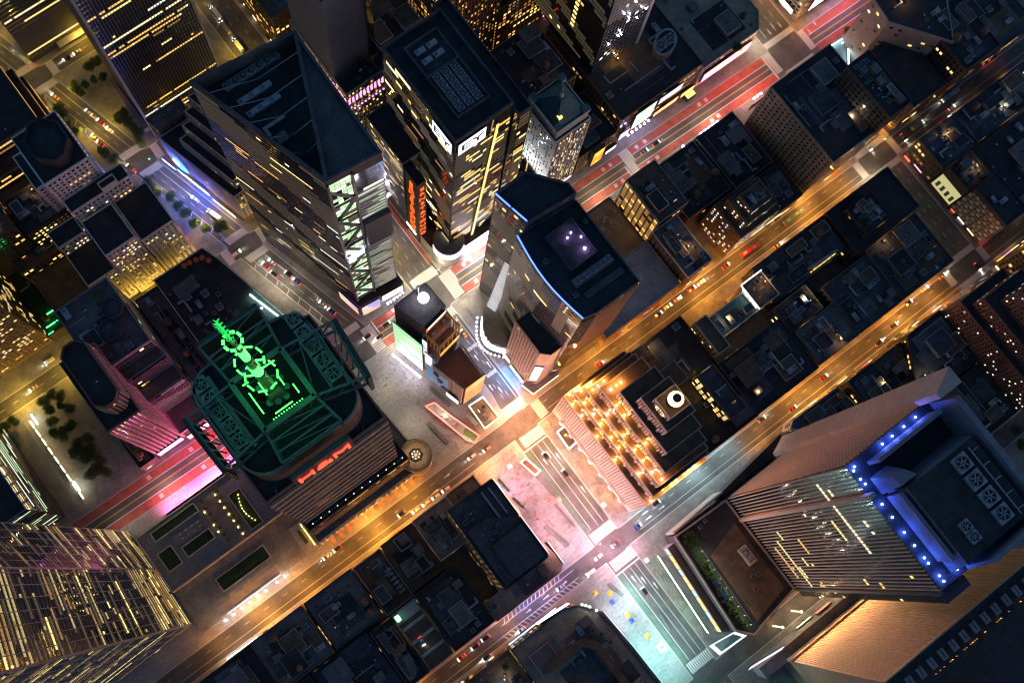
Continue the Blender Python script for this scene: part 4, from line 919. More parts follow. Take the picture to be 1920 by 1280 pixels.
bld('row_building', 'grey-roofed theatre row building crowded with ducts on 44th street', [(rect(-146, 134, -174, 156.5), 0, 20)], roof='tar_grey', clut=13, style=st(lit=.08))
bld('row_building', 'wide theatre roof with a black sunken square beside the duct-crowded roof', [(rect(-175, 124, -208, 156.5), 0, 19)], roof='tar_navy', clut=11, style=st(lit=.06))
bld('row_building', 'dark cluttered roof on the corner of 44th street and the far avenue', [(rect(-209, 122, -247, 156.5), 0, 17)], roof='tar_navy', clut=14, style=st(lit=.08))
b = bld('row_building', 'long dark roof carrying a grey billboard edged with yellow lamps', [(rect(-149, 92.5, -200, 115), 0, 22)], roof='tar_navy', wall='brick_dark', clut=6, style=st(lit=.05))
b2 = MB(); b2.obox((-173, 110.5, 22), (-19, 1.5, 0), (0, 0, 7.5), (.2, 1.4, 0), 'grey_wall'); b2.build('roof_billboard', b)
for k in range(11): inst('billboard_lamp', unit_box('lit_gold'), (-174 - k * 1.7, 113.6, 24 + (k % 2) * 1.1), b, scale=(1.1, .5, .8))
bld('row_building', 'dark hotel roof with red rooftop lights near the far avenue on 43rd street', [(rect(-201, 92.5, -247, 121), 0, 26), (rect(-208, 98, -226, 116), 26, 34)], roof='tar_black', wall='brick_dark', clut=6, style=st(lit=.08, pal='dim'))
# ---------------------------------------------------------------- block 42-43 west part
b = bld('rubble_roof_building', 'low open roof strewn with pale debris behind the blue-edged tower', [(rect(-60, 12, -115, 44.5), 0, 9)], roof='roof_tan', wall='brick_brown', clut=0)
for k in range(46):
    x, y = -97 - random.random() * 16, 18 + random.random() * 10; s_ = .5 + random.random(); inst('debris_slab', unit_box(random.choice(('limestone', 'roof_pale', 'roof_tan'))), (x, y, 9), b, rz=random.random() * 3, scale=(s_ * 1.4, s_ * .7, .4 + .3 * random.random()))
bld('pale_roof_theatre', 'theatre with a broad plain pale grey roof behind the blue-edged tower', [(rect(-60, 46, -111, 76), 0, 25)], roof='roof_pale', wall='brick_brown', clut=0, par=True, parm='roof_pale')
bld('brick_theatre', 'brown-roofed theatre with a yellow-lit side wall on the red-laned street', [(rect(-117, 15.5, -137, 45), 0, 42, dict(faces={'E': dict(bay=3.4, floor=4.2, wf=.7, hf=.75, lit=.8, pal='dim', run=0)}))], wall='brick_brown', roof='roof_brown', parm='steel', clut=5, style=st(lit=.03), top=60)
bld('dark_roof_theatre', 'dark theatre roof with a white parapet end facing 43rd street', [(rect(-112, 46, -129, 77), 0, 38)], wall='brick_brown', roof='tar_grey', clut=8, parm='limestone', style=st(lit=.03))
b = bld('brown_hotel', 'stepped brown brick hotel dotted with pale lit windows on 43rd street', [(rect(-148, 54, -176, 77), 0, 40), (rect(-151, 57, -172, 74), 40, 52), (rect(-154, 60, -168, 71), 52, 60)], wall='brick_brown', roof='roof_brown', style=st(lit=.45, pal='white', bay=2.6, floor=3.3, wf=.4, hf=.42, run=0), clut=3, top=110, minpx=5)
textobj('wall_sign', 'HOTEL CARTER', 3.2, (-176, 77.4, 12), (-1, 0, 0), (0, 0, 1), 'lit_warm', b, .2)
bld('row_building', 'dark roof with white-edged parapets on the red-laned street past the brick theatre', [(rect(-139, 15.5, -170, 50), 0, 20)], roof='tar_black', wall='brick_brown', parm='grey_wall', clut=10, style=st(lit=.05))
bld('row_building', 'dark roof with long ducts east of the big black corner complex', [(rect(-171, 15.5, -198, 52), 0, 22)], roof='tar_black', wall='brick_dark', parm='grey_wall', clut=10, style=st(lit=.06))
bld('row_building', 'small black roof west of the brown hotel on 43rd street', [(rect(-177, 54, -198, 77), 0, 25)], roof='tar_black', wall='brick_dark', clut=6, style=st(lit=.1))
bld('cinema_complex', 'huge black-roofed corner complex with a yellow pierced east wall', [(rect(-203, 24, -244.5, 76), 0, 66, dict(faces={'E': dict(bay=3.0, floor=4.4, wf=.4, hf=.4, lit=.0)}, wall='roof_tan', clut=9)), (rect(-231, 42, -246.5, 76.6), 66.02, 88)], wall='brick_dark', roof='tar_black', clut=14, style=st(lit=.015), top=40)
# ---------------------------------------------------------------- north of 44th
r = thing('skyscraper', 'tall tower with sharp corner fins and blue lamps along its roof ledge', 'skyscraper', (-80, 208, 0)); fa = Facade(r); FAC[r.name] = fa; FTOP[r.name] = (300, 8.0)
mat('fin_stone', (.42, .32, .26), .75, noise=.15, nscale=.2)
TP = [(-59, 181), (-59, 238), (-106, 238), (-106, 181)]; b = MB(); b.prism(TP, 0, 205, 'glass', 'tar_black'); b.build('glass_walls', r)
fa.add((-59, 181), (-59, 238), 28, 204, bay=1.75, floor=3.85, wf=.86, hf=.66, lit=.012, pal='gold', run=6, dark='window_dark', margin=.3)
fa.add((-106, 181), (-59, 181), 28, 204, bay=1.75, floor=3.85, wf=.7, hf=.66, lit=.02, pal='amber', run=3, dark='window_dark', margin=.3, grid='bands', gm='bronze_wall', proud=.3)
for k in range(33):
    y = 181.3 + k * 1.76
    if abs(y - 194) > 1.2: inst('pier', unit_box('limestone'), (-58.75, y, 26), r, scale=(.55, .26, 178))
for k in range(27): inst('pier', unit_box('fin_stone'), (-60.5 - k * 1.74, 180.6, 30), r, scale=(.26, .6, 174))
b = MB(); b.box(-58.9, 193.2, 24, -56.6, 194.9, 214, 'fin_stone'); b.build('corner_fin', r)
b = MB(); b.frustum([(-97, 180.8), (-107, 180.8), (-107, 174.5), (-97, 178.6)], [(-97.5, 180.8), (-108, 180.8), (-108, 173.5), (-97.5, 178.4)], .13, 224, 'fin_stone'); b.build('corner_fin', r)
b = MB(); b.box(-59, 238.0, 26, -57.4, 239.4, 205, 'steel_dark'); b.build('corner_fin', r)
b = MB(); b.prism([(-58.4, 238.9), (-58.4, 243.4), (-70, 243.4), (-70, 238.9)], 26, 203, 'glass', 'tar_black'); b.build('corner_bay', r)
fa.add((-58.4, 239.4), (-58.4, 243.4), 28, 200, bay=1.3, floor=3.85, wf=.8, hf=.7, lit=.02, margin=.1)
# crown: ledge, sloped wall slabs, roof
mat('crown_grey', (.17, .17, .2), .7, noise=.2, nscale=.2)
b = MB(); b.frustum(rect(-66, 197, -101, 235), rect(-68, 199, -100, 233), 205, 219, 'crown_grey', 'tar_black'); b.build('crown_wall', r)
b = MB(); b.obox((-64.6, 199, 205), (0, 30, 0), (0, 0, 13), (-1.6, 0, 0), 'crown_grey'); b.build('crown_slab', r)
b = MB(); b.obox((-67, 184.6, 205), (-31, 0, 0), (0, 0, 12), (0, 1.5, 0), 'crown_grey'); b.build('crown_slab', r)
b = MB(); b.frustum([(-64, 190), (-63.8, 197.4), (-76, 197.4), (-72, 190)], [(-66, 192.2), (-66.5, 196.8), (-74, 196.8), (-71, 192.4)], 205, 220, 'crown_grey'); b.build('crown_slab', r)
b = MB(); b.frustum([(-72, 236.4), (-72, 238), (-100, 238), (-100, 235.6)], [(-76, 236.4), (-76, 238), (-100, 238), (-100, 235.6)], 205, 222, 'crown_grey'); b.build('crown_slab', r)
b = MB(); b.frustum(rect(-101, 182, -105.5, 237), rect(-103, 184, -105.4, 236), 205, 221, 'crown_grey'); b.build('crown_slab', r)
for i in range(4): inst('cooling_fan', EQ['fan_unit'], (-90, 204 + i * 7.6, 219), r, scale=(2.1, 2.1, 1))
for i in range(2): inst('cooling_fan', EQ['fan_unit'], (-76, 222 + i * 4.6, 219), r, scale=(1.4, 1.4, .9))
b = MB(); b.box(-95.5, 201, 219, -96, 231, 220, 'duct'); b.build('roof_pipe', r)
for i in range(5): b = MB(); b.bar((-95.6, 203 + i * 6.5, 220), (-98.6, 203 + i * 6.5, 220.4), .2, 'duct'); b.build('roof_pipe', r)
emat('blue_lamp', (0.12, 0.3, 1.0), 20.0)
BL = [(-61.2, 200), (-61.2, 206), (-61.2, 213), (-61.2, 219), (-61.2, 224.6), (-61.2, 227), (-61.5, 233), (-61.5, 235.5), (-68.5, 235.3), (-60.6, 184), (-61.8, 183), (-60.6, 188), (-61.0, 190.4), (-76, 182.9), (-81, 182.9), (-87, 182.9), (-93, 182.9)]
for i, (x, y) in enumerate(BL):
    b = MB(); b.lathe((x, y, 205), [(.15, 0), (.15, .5), (.42, .6), (.42, 1.0), (.1, 1.15)], 8, 'blue_lamp'); o = b.build('ledge_lamp', r)
    if i % 2 == 0 or i > 12:
        ld = bpy.data.lights.new('ledge_lamp_light', 'POINT'); ld.energy = 750; ld.color = (.05, .1, 1.0); ld.shadow_soft_size = .4; lo = bpy.data.objects.new('ledge_lamp_light', ld); COL.objects.link(lo); lo.location = (x + .2, y, 206.8)
        lo.parent = r; lo.location = (x + .2 - r['_o'][0], y - r['_o'][1], 206.8)
# podium with planted roof
r = thing('podium_building', 'broad podium with planted roof garden and pale stone parapets below the finned tower', 'building', (-38, 210, 0)); fa = Facade(r); FAC[r.name] = fa; FTOP[r.name] = (90, 7.0)
PP = [(-24, 179.5), (-19.5, 236), (-26, 243.5), (-58, 238.5), (-57.9, 181)]
b = MB(); b.prism(PP, .13, 25, 'dark_wall', 'tar_black'); b.build('walls', r); parapet(r, PP, 25, 1.4, .9, 'limestone_pink')
b = MB(); b.prism([(-58.5, 178.3), (-107, 173), (-107, 180.4), (-58.5, 180.4)], .13, 12, 'dark_wall', 'tar_black'); b.build('side_wing', r)
b = MB(); b.obox((-25, 177.6, 4), (-34, -1.2, 0), (0, 0, 21.5), (0, 1.0, 0), 'limestone_pink'); b.build('parapet_screen', r)
b = MB(); b.prism([(-31, 190), (-25.5, 190), (-22.5, 236), (-28, 239), (-30.5, 200)], 25.02, 25.35, 'lawn'); b.build('planting_bed', r)
b = MB(); b.prism([(-32, 181), (-26, 181), (-26, 189), (-36, 192)], 25.02, 25.3, 'lawn'); b.build('planting_bed', r)
b = MB(); b.prism([(-33, 199), (-54, 193), (-54, 235), (-32, 239)], 25.02, 25.2, 'roof_brown'); b.build('gravel_bed', r)
b = MB(); b.box(-46, 205, 25.0, -51, 215, 28, 'limestone'); b.box(-46.6, 206, 28, -50.4, 214.5, 28.4, 'roof_pale'); b.build('skylight_house', r)
for k in range(3): inst('skylight', EQ['skylight'], (-48.5, 207.5 + k * 3, 28.4), r, rz=0, scale=(1.2, 1.2, .6))
for x, y in ((-44, 220), (-41, 226), (-47, 221), (-38, 184), (-42, 183), (-36, 229)): inst('condenser', EQ['condenser'], (x, y, 25.2), r)
for k in range(18):
    t = k / 17; q = lerp((-31.6, 192), (-29.2, 239), t); b = MB(); b.bar((*q, 25), (*q, 26.3), .06, 'steel'); b.build('railing_post', r)
b = MB(); b.bar((-31.6, 192, 26.3), (-29.2, 239, 26.3), .07, 'steel'); b.build('railing', r)
l = bpy.data.lights.new('garden_light', 'POINT'); l.energy = 160; l.color = (1, .9, .75); l.shadow_soft_size = .2
for k in range(9):
    q = lerp((-30.6, 194), (-27.6, 238), k / 8); b = MB(); b.lathe((*q, 25.2), [(.06, 0), (.06, 2.4), (.22, 2.5), (.22, 2.8), (.05, 2.9)], 6, 'lit_white'); b.build('garden_lamp', r); lo = bpy.data.objects.new('garden_light', l); COL.objects.link(lo); lo.parent = r; lo.location = (q[0] + .2 - r['_o'][0], q[1] - r['_o'][1], 28.6)
for k in range(5):
    b = MB(); y = 209 + k * 2.4; b.box(-27.6, y, 25.3, -24.9, y + 2.2, 27.3, 'glass_blue'); b.build('greenhouse_panel', r)
b = MB(); b.prism([(-23.8, 183), (-19.3, 183), (-15.3, 234), (-19.3, 236)], .13, 16, 'grey_wall', 'tar_grey'); b.build('street_arcade', r)
for k in range(3): b = MB(); b.bar((-21.6 + k * 1.1, 184, 16.4), (-17.8 + k * 1.1, 234, 16.4), .25, 'bronze_wall'); b.build('arcade_rail', r)
for k in range(12):
    t0, t1 = k / 12 + .006, (k + 1) / 12 - .006; a, c = lerp((-19.2, 183), (-15.2, 234), t0), lerp((-19.2, 183), (-15.2, 234), t1)
    b = MB(); b.obox((a[0] + .1, a[1], 7.5), (c[0] - a[0], c[1] - a[1], 0), (0, 0, 7.5), (.15, -.01, 0), 'lit_gold' if k % 3 else 'lit_cool'); b.build('shop_window', r)
bld('low_curved_building', 'low curved-front roof with white cornice squeezed beside the finned tower on 44th street', [([(-112, 173.5), (-116, 170.9), (-148, 171.5), (-150, 189), (-121, 184)], 0, 16)], roof='tar_grey', wall='limestone', clut=4, style=st(lit=.05))
bld('row_building', 'black-roofed theatre next to the low curved-front roof on 44th street', [([(-151, 172), (-168, 172), (-172, 200), (-150, 192)], 0, 24)], roof='tar_black', wall='brick_dark', clut=3, style=st(lit=.05))
bld('row_building', 'brown flat roof between two black roofs on the north side of 44th street', [(rect(-169, 173, -190, 200), 0, 20)], roof='roof_brown', wall='brick_dark', clut=4, style=st(lit=.06))
bld('row_building', 'large black roof in front of the brown tower with striped setbacks', [([(-192, 172), (-216, 172), (-218, 206), (-174, 204)], 0, 28)], roof='tar_black', wall='brick_dark', clut=6, style=st(lit=.04))
bld('brown_tower', 'brown brick tower with dark horizontal setback bands near the far avenue', [(rect(-216, 173, -247, 240), 0, 52), (rect(-220, 178, -247, 236), 52, 66), (rect(-226, 184, -247, 230), 66, 88)], wall='brick_red', roof='tar_black', style=st(lit=.13, pal='white', bay=2.2, floor=3.3, wf=.35, hf=.42, run=0), clut=8, top=60, minpx=5)
bld('row_building', 'black roof with a tilted vent behind the tall finned tower', [(rect(-110, 186, -173, 206), 0, 22)], roof='tar_black', wall='brick_dark', clut=8, style=st(lit=.04))
bld('row_building', 'dark roof on the far side of the finned tower facing 45th street', [(rect(-110, 207, -173, 240), 0, 22)], roof='tar_navy', wall='brick_dark', clut=8, style=st(lit=.05))
bld('row_building', 'dark roofs behind the brown tower row on 45th street', [(rect(-174, 207, -215, 240), 0, 26)], roof='tar_black', wall='brick_dark', clut=6, style=st(lit=.06))
# hotel with the blank ribbed wall north of 45th
r = thing('hotel_slab', 'massive hotel slab with blank ribbed orange-lit wall at the lower corner', 'hotel', (-75, 285, 0)); fa = Facade(r); FAC[r.name] = fa; FTOP[r.name] = (80, 7)
mat('concrete_tan', (.4, .27, .17), .8, noise=.12, nscale=.15)
b = MB(); b.prism(rect(-34, 266, -125, 330), 0, 150, 'concrete_tan', 'tar_black'); b.build('walls', r)
for k in range(76): inst('wall_rib', unit_box('concrete_tan'), (-35.6 - k * 1.18, 265.9, 26), r, scale=(.5, .3, 122))
b = MB(); b.obox((-33, 264.6, 18), (-93, 0, 0), (0, 0, 8), (0, 1.3, 0), 'concrete_tan'); b.build('wall_ledge', r); b = MB(); b.box(-33.8, 265.4, 148, -125.4, 266, 151, 'concrete_tan'); b.build('wall_coping', r)
b = MB(); b.prism(rect(-19, 259.5, -130, 266), .13, 17.5, 'grey_wall', 'tar_grey'); b.build('street_podium', r)
for k in range(13):
    b = MB(); x = -44 - k * 6; 
    for t0, t1 in ((0, .5), (.5, 1)): b.obox((x + t0 * 3.2, 269.5, 150), (1.2, 0, 0), (0, 3.6, 0), (0, 0, 1.6), 'grey_wall')
    b.box(x, 273.1, 150, x + 2.8, 274.2, 151.6, 'grey_wall'); b.build('roof_skylight', r)
for j in range(4):
    fa.add((-52 - j * 16, 276), (-66 - j * 16, 276), 150, 152, bay=1.2, floor=1.6, wf=.7, hf=.7, lit=.5, pal='dim')
# ---------------------------------------------------------------- east of 7th, 43rd-44th
b = bld('navy_roof_building', 'dark navy-roofed office building beside the pink-lit plaza', [(rect(39, 100.5, 64.5, 146), 0, 78)], wall='dark_wall', roof='tar_navy', par=False, clut=0, style=st(lit=.03, dark='glass'))
parapet(b, rect(39, 100.5, 64.5, 146), 78, .6, .4, 'dark_wall')
b2 = MB(); b2.prism([(40.5, 122), (52, 114), (63, 114), (63, 144.6), (46, 144.6)], 78.02, 81, 'tar_navy', 'tar_navy'); b2.build('roof_house', b)
b2 = MB(); b2.prism(rect(40.6, 126, 58, 144.4), 81, 84, 'tar_navy', 'tar_navy'); b2.build('roof_house', b)
for k in range(2): b2 = MB(); b2.box(42 + k * 4, 103, 78.02, 43 + k * 4, 118, 79.6, 'duct'); b2.build('air_duct', b)
clutter(b, rect(54, 102, 64, 114), 78.02, 4); clutter(b, rect(46, 116, 62, 126), 81, 5, kinds=('condenser', 'vent_pipe', 'skylight'))
bld('curved_podium', 'tan low podium with wavy edge wrapping the navy-roofed building', [([(34, 100), (31.8, 120), (34.4, 131), (32.2, 140), (30.8, 149), (31.0, 156), (34, 158.6), (75, 158.6), (75, 147), (65.2, 147), (65.2, 100)], .13, 22)], wall='roof_tan', roof='roof_tan', clut=9, style=st(lit=.05))
b = bld('scaffold_corner_block', 'low corner block with open rusty steel frame on the plaza end of 43rd street', [(rect(40, 91.2, 58, 99.8), .13, 18)], wall='roof_tan', roof='roof_tan', clut=2)
for k in range(5):
    b2 = MB(); b2.bar((41 + k * 4, 92, 18), (41 + k * 4, 92, 25), .2, 'brick_red'); b2.bar((41 + k * 4, 99, 18), (41 + k * 4, 99, 25), .2, 'brick_red'); b2.bar((41 + k * 4, 92, 25), (41 + k * 4, 99, 25), .2, 'brick_red'); b2.build('steel_frame', b)
bld('tan_roof_building', 'tan-roofed building with white parapets along amber-lit 43rd street', [(rect(58.5, 92, 80, 117), .13, 28)], wall='roof_tan', roof='roof_tan', clut=7, style=st(lit=.1), parm='limestone')
bld('brown_roof_building', 'plain brown-roofed building with one stair house beside the tan roof', [(rect(80.5, 92, 100, 121), .13, 22)], wall='brick_brown', roof='roof_brown', clut=4, style=st(lit=.08))
b = bld('terrace_building', 'low building with lit terrace, pale side wall and rows of small crates', [(rect(101, 92.5, 118, 122.5), .13, 15)], wall='roof_tan', roof='roof_brown', clut=3, style=st(lit=.1), parm='limestone')
for k in range(18): inst('roof_crate', unit_box(random.choice(('limestone', 'white_brick', 'duct'))), (103 + (k % 3) * 1.3, 104 + (k // 3) * 2.6, 15), b, scale=(1.0, 1.2, .8))
b2 = MB(); b2.box(107.5, 104, 15, 113, 116, 18, 'roof_brown'); b2.build('roof_house', b)
bld('black_roof_building', 'black-roofed block with a small water tank north of the brown roof', [(rect(75.5, 122.5, 100.5, 157), .13, 30)], wall='brick_dark', roof='tar_black', clut=9, style=st(lit=.03))
b = bld('parking_roof', 'parking deck with pale stripes, one white car and a green-lit end', [(rect(101.5, 123.5, 116, 157.5), .13, 22)], wall='roof_tan', roof='roof_brown', clut=0, style=st(lit=.08), parm='roof_tan')
for k, y in enumerate((132.5, 140.5, 148.5)): b2 = MB(); b2.box(102.2, y, 22.005, 115.4, y + 1.6, 22.02, 'limestone'); b2.build('deck_stripe', b)
b2 = MB(); b2.box(102.2, 124.2, 22.005, 115.4, 130, 22.02, 'limestone'); b2.build('deck_stripe', b)
emat('green_lamp', (.25, 1, .35), 5, True); b2 = MB(); b2.box(113, 125, 22.1, 115, 128.5, 24.4, 'machine_green'); b2.box(112.9, 125.2, 24.4, 115.1, 128.3, 24.6, 'green_lamp'); b2.build('lit_kiosk', b)
b = bld('row_building', 'narrow roofs with timber water tank and red-edged wall beside the parking deck', [(rect(117, 124, 130, 158), .13, 17)], roof='tar_black', wall='brick_dark', clut=7, style=st(lit=.06), parm='brick_red')
inst('water_tank', EQ['water_tank'], (124, 140, 17), b)
b = bld('row_building', 'grey roof with flat black pit-shade square and one timber water tank on 43rd street', [(rect(119, 92, 148, 121), .13, 18)], roof='tar_grey', wall='brick_dark', clut=8, style=st(lit=.1))
inst('water_tank', EQ['water_tank'], (123, 116, 18), b); b2 = MB(); b2.box(126, 101, 18.02, 140, 110, 18.06, 'tar_black'); b2.build('pit_shade_sheet', b); b2 = MB(); b2.box(141, 98, 18, 141.5, 119, 20, 'brick_red'); b2.build('party_wall', b)  # flat black sheet gives the pit its shade
bld('row_building', 'long bluish-grey roof farther along the north side of 43rd street', [(rect(149, 92, 180, 121), .13, 22)], roof='tar_grey', wall='brick_brown', clut=9, style=st(lit=.12))
bld('row_building', 'black square roof framed by thin parapets near the bottom edge of the view', [(rect(181, 92, 215, 121), .13, 16)], roof='tar_black', wall='brick_dark', clut=6, style=st(lit=.12))
bld('row_building', 'dark navy mid-block roof behind the grey roof with the black square', [(rect(131, 122.5, 165, 158), .13, 14)], roof='tar_navy', wall='brick_dark', clut=9, style=st(lit=.06))
bld('row_building', 'dark roof at the bottom edge between 43rd and 44th streets', [(rect(166, 122.5, 215, 158), .13, 14)], roof='tar_black', wall='brick_dark', clut=8, style=st(lit=.06))
# east of 7th north of 44th
b = bld('curved_sign_building', 'low tan-roofed building with rounded sign-wrapped corner on the wide avenue', [([(78, 173.5), (44, 173.5), (36, 177.5), (31.5, 184), (29.2, 200), (29.2, 243), (78, 243)], .13, 27)], wall='brick_dark', roof='roof_tan', clut=14, style=st(lit=.15, pal='gold'), parm='steel_dark')
b2 = MB(); b2.prism([(70, 190), (46, 190), (40, 197), (40, 240), (44, 240), (44, 199), (48, 194), (70, 194)], 27.02, 31, 'roof_brown', 'roof_brown'); b2.build('roof_house', b)
for k in range(26):
    t = k / 25; q = lerp((31.2, 186), (28.4, 242), t); b2 = MB(); b2.bar((*q, 27), (q[0] - 1.2, q[1], 30.6), .16, 'steel'); b2.build('sign_strut', b)
b2 = MB(); b2.bar((30.0, 186, 30.6), (27.2, 242, 30.6), .2, 'steel'); b2.build('sign_rail', b)
bld('row_building', 'brown-roofed building with courtyard lamps on the north side of 44th street', [(rect(79, 173, 104, 243), .13, 18)], roof='roof_brown', wall='brick_brown', clut=14, style=st(lit=.15, pal='gold'))
bld('row_building', 'dark roof at the bottom edge on the north side of 44th street', [(rect(105, 173, 150, 243), .13, 20)], roof='tar_black', wall='brick_dark', clut=10, style=st(lit=.1))
# ---------------------------------------------------------------- crystalline glass tower and its plaza (42nd-43rd, east)
r = thing('glass_tower', 'faceted glass tower with long yellow-lit floors leaning over the garden terrace', 'skyscraper', (232, 36, 0))
B0 = [(201, 6.3), (200.2, 31), (201.4, 65), (262, 67), (262, 6)]; T0 = [(214, 2), (209, 26), (221, 60), (262, 60), (262, 2)]
bq = B0; tq = T0; b = MB(); k = len(b.v); n = 5
for q_ in range(24):
    u0, u1 = q_ / 24, (q_ + 1) / 24
    for i in range(n):
        j = (i + 1) % n; b.face([(*lerp(bq[j], tq[j], u0), 275 * u0), (*lerp(bq[i], tq[i], u0), 275 * u0), (*lerp(bq[i], tq[i], u1), 275 * u1), (*lerp(bq[j], tq[j], u1), 275 * u1)], 'glass')
b.face([(*q, 275) for q in reversed(tq)], 'tar_black'); b.build('glass_walls', r)
low = lambda v: .85 if v < .17 else .15
quadfacade(r, (*B0[1], 2), (*B0[0], 2), (*T0[0], 275), (*T0[1], 275), 18, 66, lit=.03, run=5, rowp=lambda v: .16, top=130)
quadfacade(r, (*B0[2], 2), (*B0[1], 2), (*T0[1], 275), (*T0[2], 275), 22, 66, lit=.03, run=4, rowp=low, top=170)
quadfacade(r, (*B0[3], 2), (*B0[2], 2), (*T0[2], 275), (*T0[3], 275), 30, 66, lit=.04, run=5, rowp=lambda v: .2, top=80)
b = MB(); b.bar((*B0[1], 2), (*T0[1], 275), .45, 'steel'); b.build('edge_fin', r); b = MB(); b.bar((*B0[2], 2), (*T0[2], 275), .45, 'steel'); b.build('edge_fin', r)
# garden terrace building between the glass tower and the antenna tower
r = thing('terrace_podium', 'stone garden terrace with lawns and glowing planters between two towers', 'terrace', (170, 35, 0))
b = MB(); b.prism([(126, 12), (199.5, 12), (199.5, 46.5), (126, 46.5)], .13, 5, 'limestone', 'grey_wall'); b.build('terrace_base', r); parapet(r, rect(126.2, 12.2, 199.4, 46.3), 5, 1, .5, 'limestone')
b = MB(); b.prism([(126, 46.6), (199.5, 46.6), (199.5, 72), (126, 72)], .13, 1.0, 'concrete', 'concrete'); b.build('lower_terrace', r)
def lawnbed(x0, y0, x1, y1, z):
    b = MB(); b.prism(rect(x0, y0, x1, y1), z + .02, z + .5, 'limestone', 'lawn'); b.build('lawn_bed', r); parapet(r, rect(x0, y0, x1, y1), z + .5, .35, .5, 'limestone', 'bed_curb')
lawnbed(165, 14.5, 192, 20, 5); lawnbed(166, 30, 183, 36.5, 5); lawnbed(186.5, 25.5, 195, 37, 5); lawnbed(149, 53.5, 179, 61.5, 1); lawnbed(141.5, 22, 149, 44.5, 5)
b = MB(); b.box(150, 13, 5.02, 164, 45.6, 5.06, 'roof_tan'); b.build('paved_court', r)
emat('planter_glow', (1.0, .6, .12), 22.0, True)
for i in range(14):
    x, y = 152 + (i % 2) * 9.5, 16.5 + (i // 2) * 4.2; b = MB(); b.lathe((x, y, 5.06), [(1.0, 0), (1.1, .9), (.9, .9), (.9, .5)], 10, 'roof_brown'); b.build('planter', r)
    b = MB(); b.lathe((x, y, 5.5), [(.3, 0), (1.1, .4), (1.0, 1.2), (.2, 1.6)], 7, 'leaf_dark'); b.build('planter_bush', r)
    if i % 2 == 0 or i in (3, 7, 9): b = MB(); b.lathe((x + 1.7, y + 1.4, 5.06), [(.28, 0), (.28, .2), (.1, .3)], 8, 'planter_glow'); b.build('ground_light', r)
for i in range(10):
    b = MB(); b.lathe((144.2 + 2.4 * math.sin(i * .33), 25 + i * 1.8, 5.5), [(.16, 0), (.16, .35), (.05, .4)], 6, 'planter_glow'); b.build('ground_light', r)
for i in range(9): inst('bench', unit_box('roof_tan'), (164 - (i % 3) * 1.3 + 6, 24 + (i // 3) * 2.4, 5.06), r, scale=(.6, 1.8, .5))
b = MB(); b.box(167, 22.5, 5.04, 184, 28.6, 5.3, 'grey_wall'); b.build('stone_platform', r)
for i in range(8): inst('cafe_table', unit_box('limestone'), (169 + (i % 4) * 3.6, 24 + (i // 4) * 2.6, 5.3), r, scale=(1.1, .8, .7))
b = MB(); b.box(149, 66.5, 5.0, 186, 71.5, 5.5, 'limestone'); 
for k in range(8): b.box(150 + k * 5, 70.8, .9, 150.4 + k * 5, 71.2, 5, 'steel')
b.build('street_canopy', r)
# planter kiosk with hedge beside the antenna tower
k_ = thing('lit_planter_court', 'small yellow-lit courtyard with a hedge box beside the antenna tower base', 'courtyard', (129, 63, 0))
b = MB(); b.prism(rect(126.4, 55, 134, 71.8), 1.05, 1.5, 'limestone', 'roof_pale'); b.build('court_floor', k_); b = MB(); b.prism(rect(129, 58.5, 131, 67), 1.5, 2.5, 'limestone', 'leaf'); b.build('hedge_box', k_)
for i in range(10): b = MB(); b.lathe((127.3, 57 + i * 1.4, 1.5), [(.15, 0), (.15, .3), (.05, .35)], 6, 'planter_glow'); b.build('ground_light', k_)
# ================================================================== SOUTH OF 42ND
# hotel with rooftop bar on the Broadway corner
b = bld('rooftop_bar_hotel', 'green-tinted hotel roof with orange umbrellas and white LED edge strips', [([(113, -80.5), (84, -80.5), (80.5, -70), (70, -24), (66.5, -13.5), (113, -13.5)], 0, 54)], wall='brick_dark', roof='tar_black', clut=0, style=st(lit=.1), parm='limestone')
clutter(b, [(113, -74), (92, -74), (82, -35), (113, -35)], 54, 22, seed=4, tank=False); clutter(b, [(112, -34), (82, -34), (74, -20), (112, -20)], 54, 9, seed=9, tank=False)
b2 = MB(); b2.box(96, -71, 54, 108, -64, 56.5, 'tar_grey'); b2.build('roof_house', b)
emat('led_cyan', (.55, 1.0, .9), 9.0, True)
for a, c in (((78.6, -46), (77.6, -42)), ((77.2, -41), (73.2, -27)), ((72.8, -26), (72.2, -23)), ((80, -37.5), (77.5, -36.8)), ((75, -19), (81, -17.5))):
    b2 = MB(); b2.bar((*a, 55.6), (*c, 55.6), .3, 'led_cyan'); b2.build('led_strip', b)
b2 = MB(); b2.box(75, -24, 54, 82, -19.5, 57, 'white_brick'); b2.build('roof_house', b)
mat('umbrella_orange', (.7, .12, .03), .7)
UMB = [(87, -75.5), (90, -76.3), (93.5, -77), (85.2, -72.5), (96.5, -77.3)]
for i, (x, y) in enumerate(UMB):
    u = thing('patio_umbrella', ('red-orange umbrella nearest the roof corner above Broadway', 'red-orange umbrella second from the hotel roof corner', 'middle red-orange umbrella of the hotel roof terrace', 'red-orange umbrella set apart along the hotel roof side', 'last red-orange umbrella along the hotel roof edge')[i], 'umbrella', (x, y, 54), 'umbrellas on the hotel roof')
    m = MB(); m.lathe((x, y, 54), [(.06, 0), (.06, 2.5)], 6, 'steel'); m.build('pole', u); m = MB(); m.lathe((x, y, 54), [(1.5, 2.3), (.75, 2.6), (.05, 2.95)], 8, 'umbrella_orange', False); m.build('canopy', u)
b = bld('row_building', 'slim grey roof with air handlers between the hotel and the pink-lit tower', [(rect(113.6, -81, 127, -13.5), 0, 42)], roof='tar_grey', wall='brick_dark', clut=12, style=st(lit=.06))
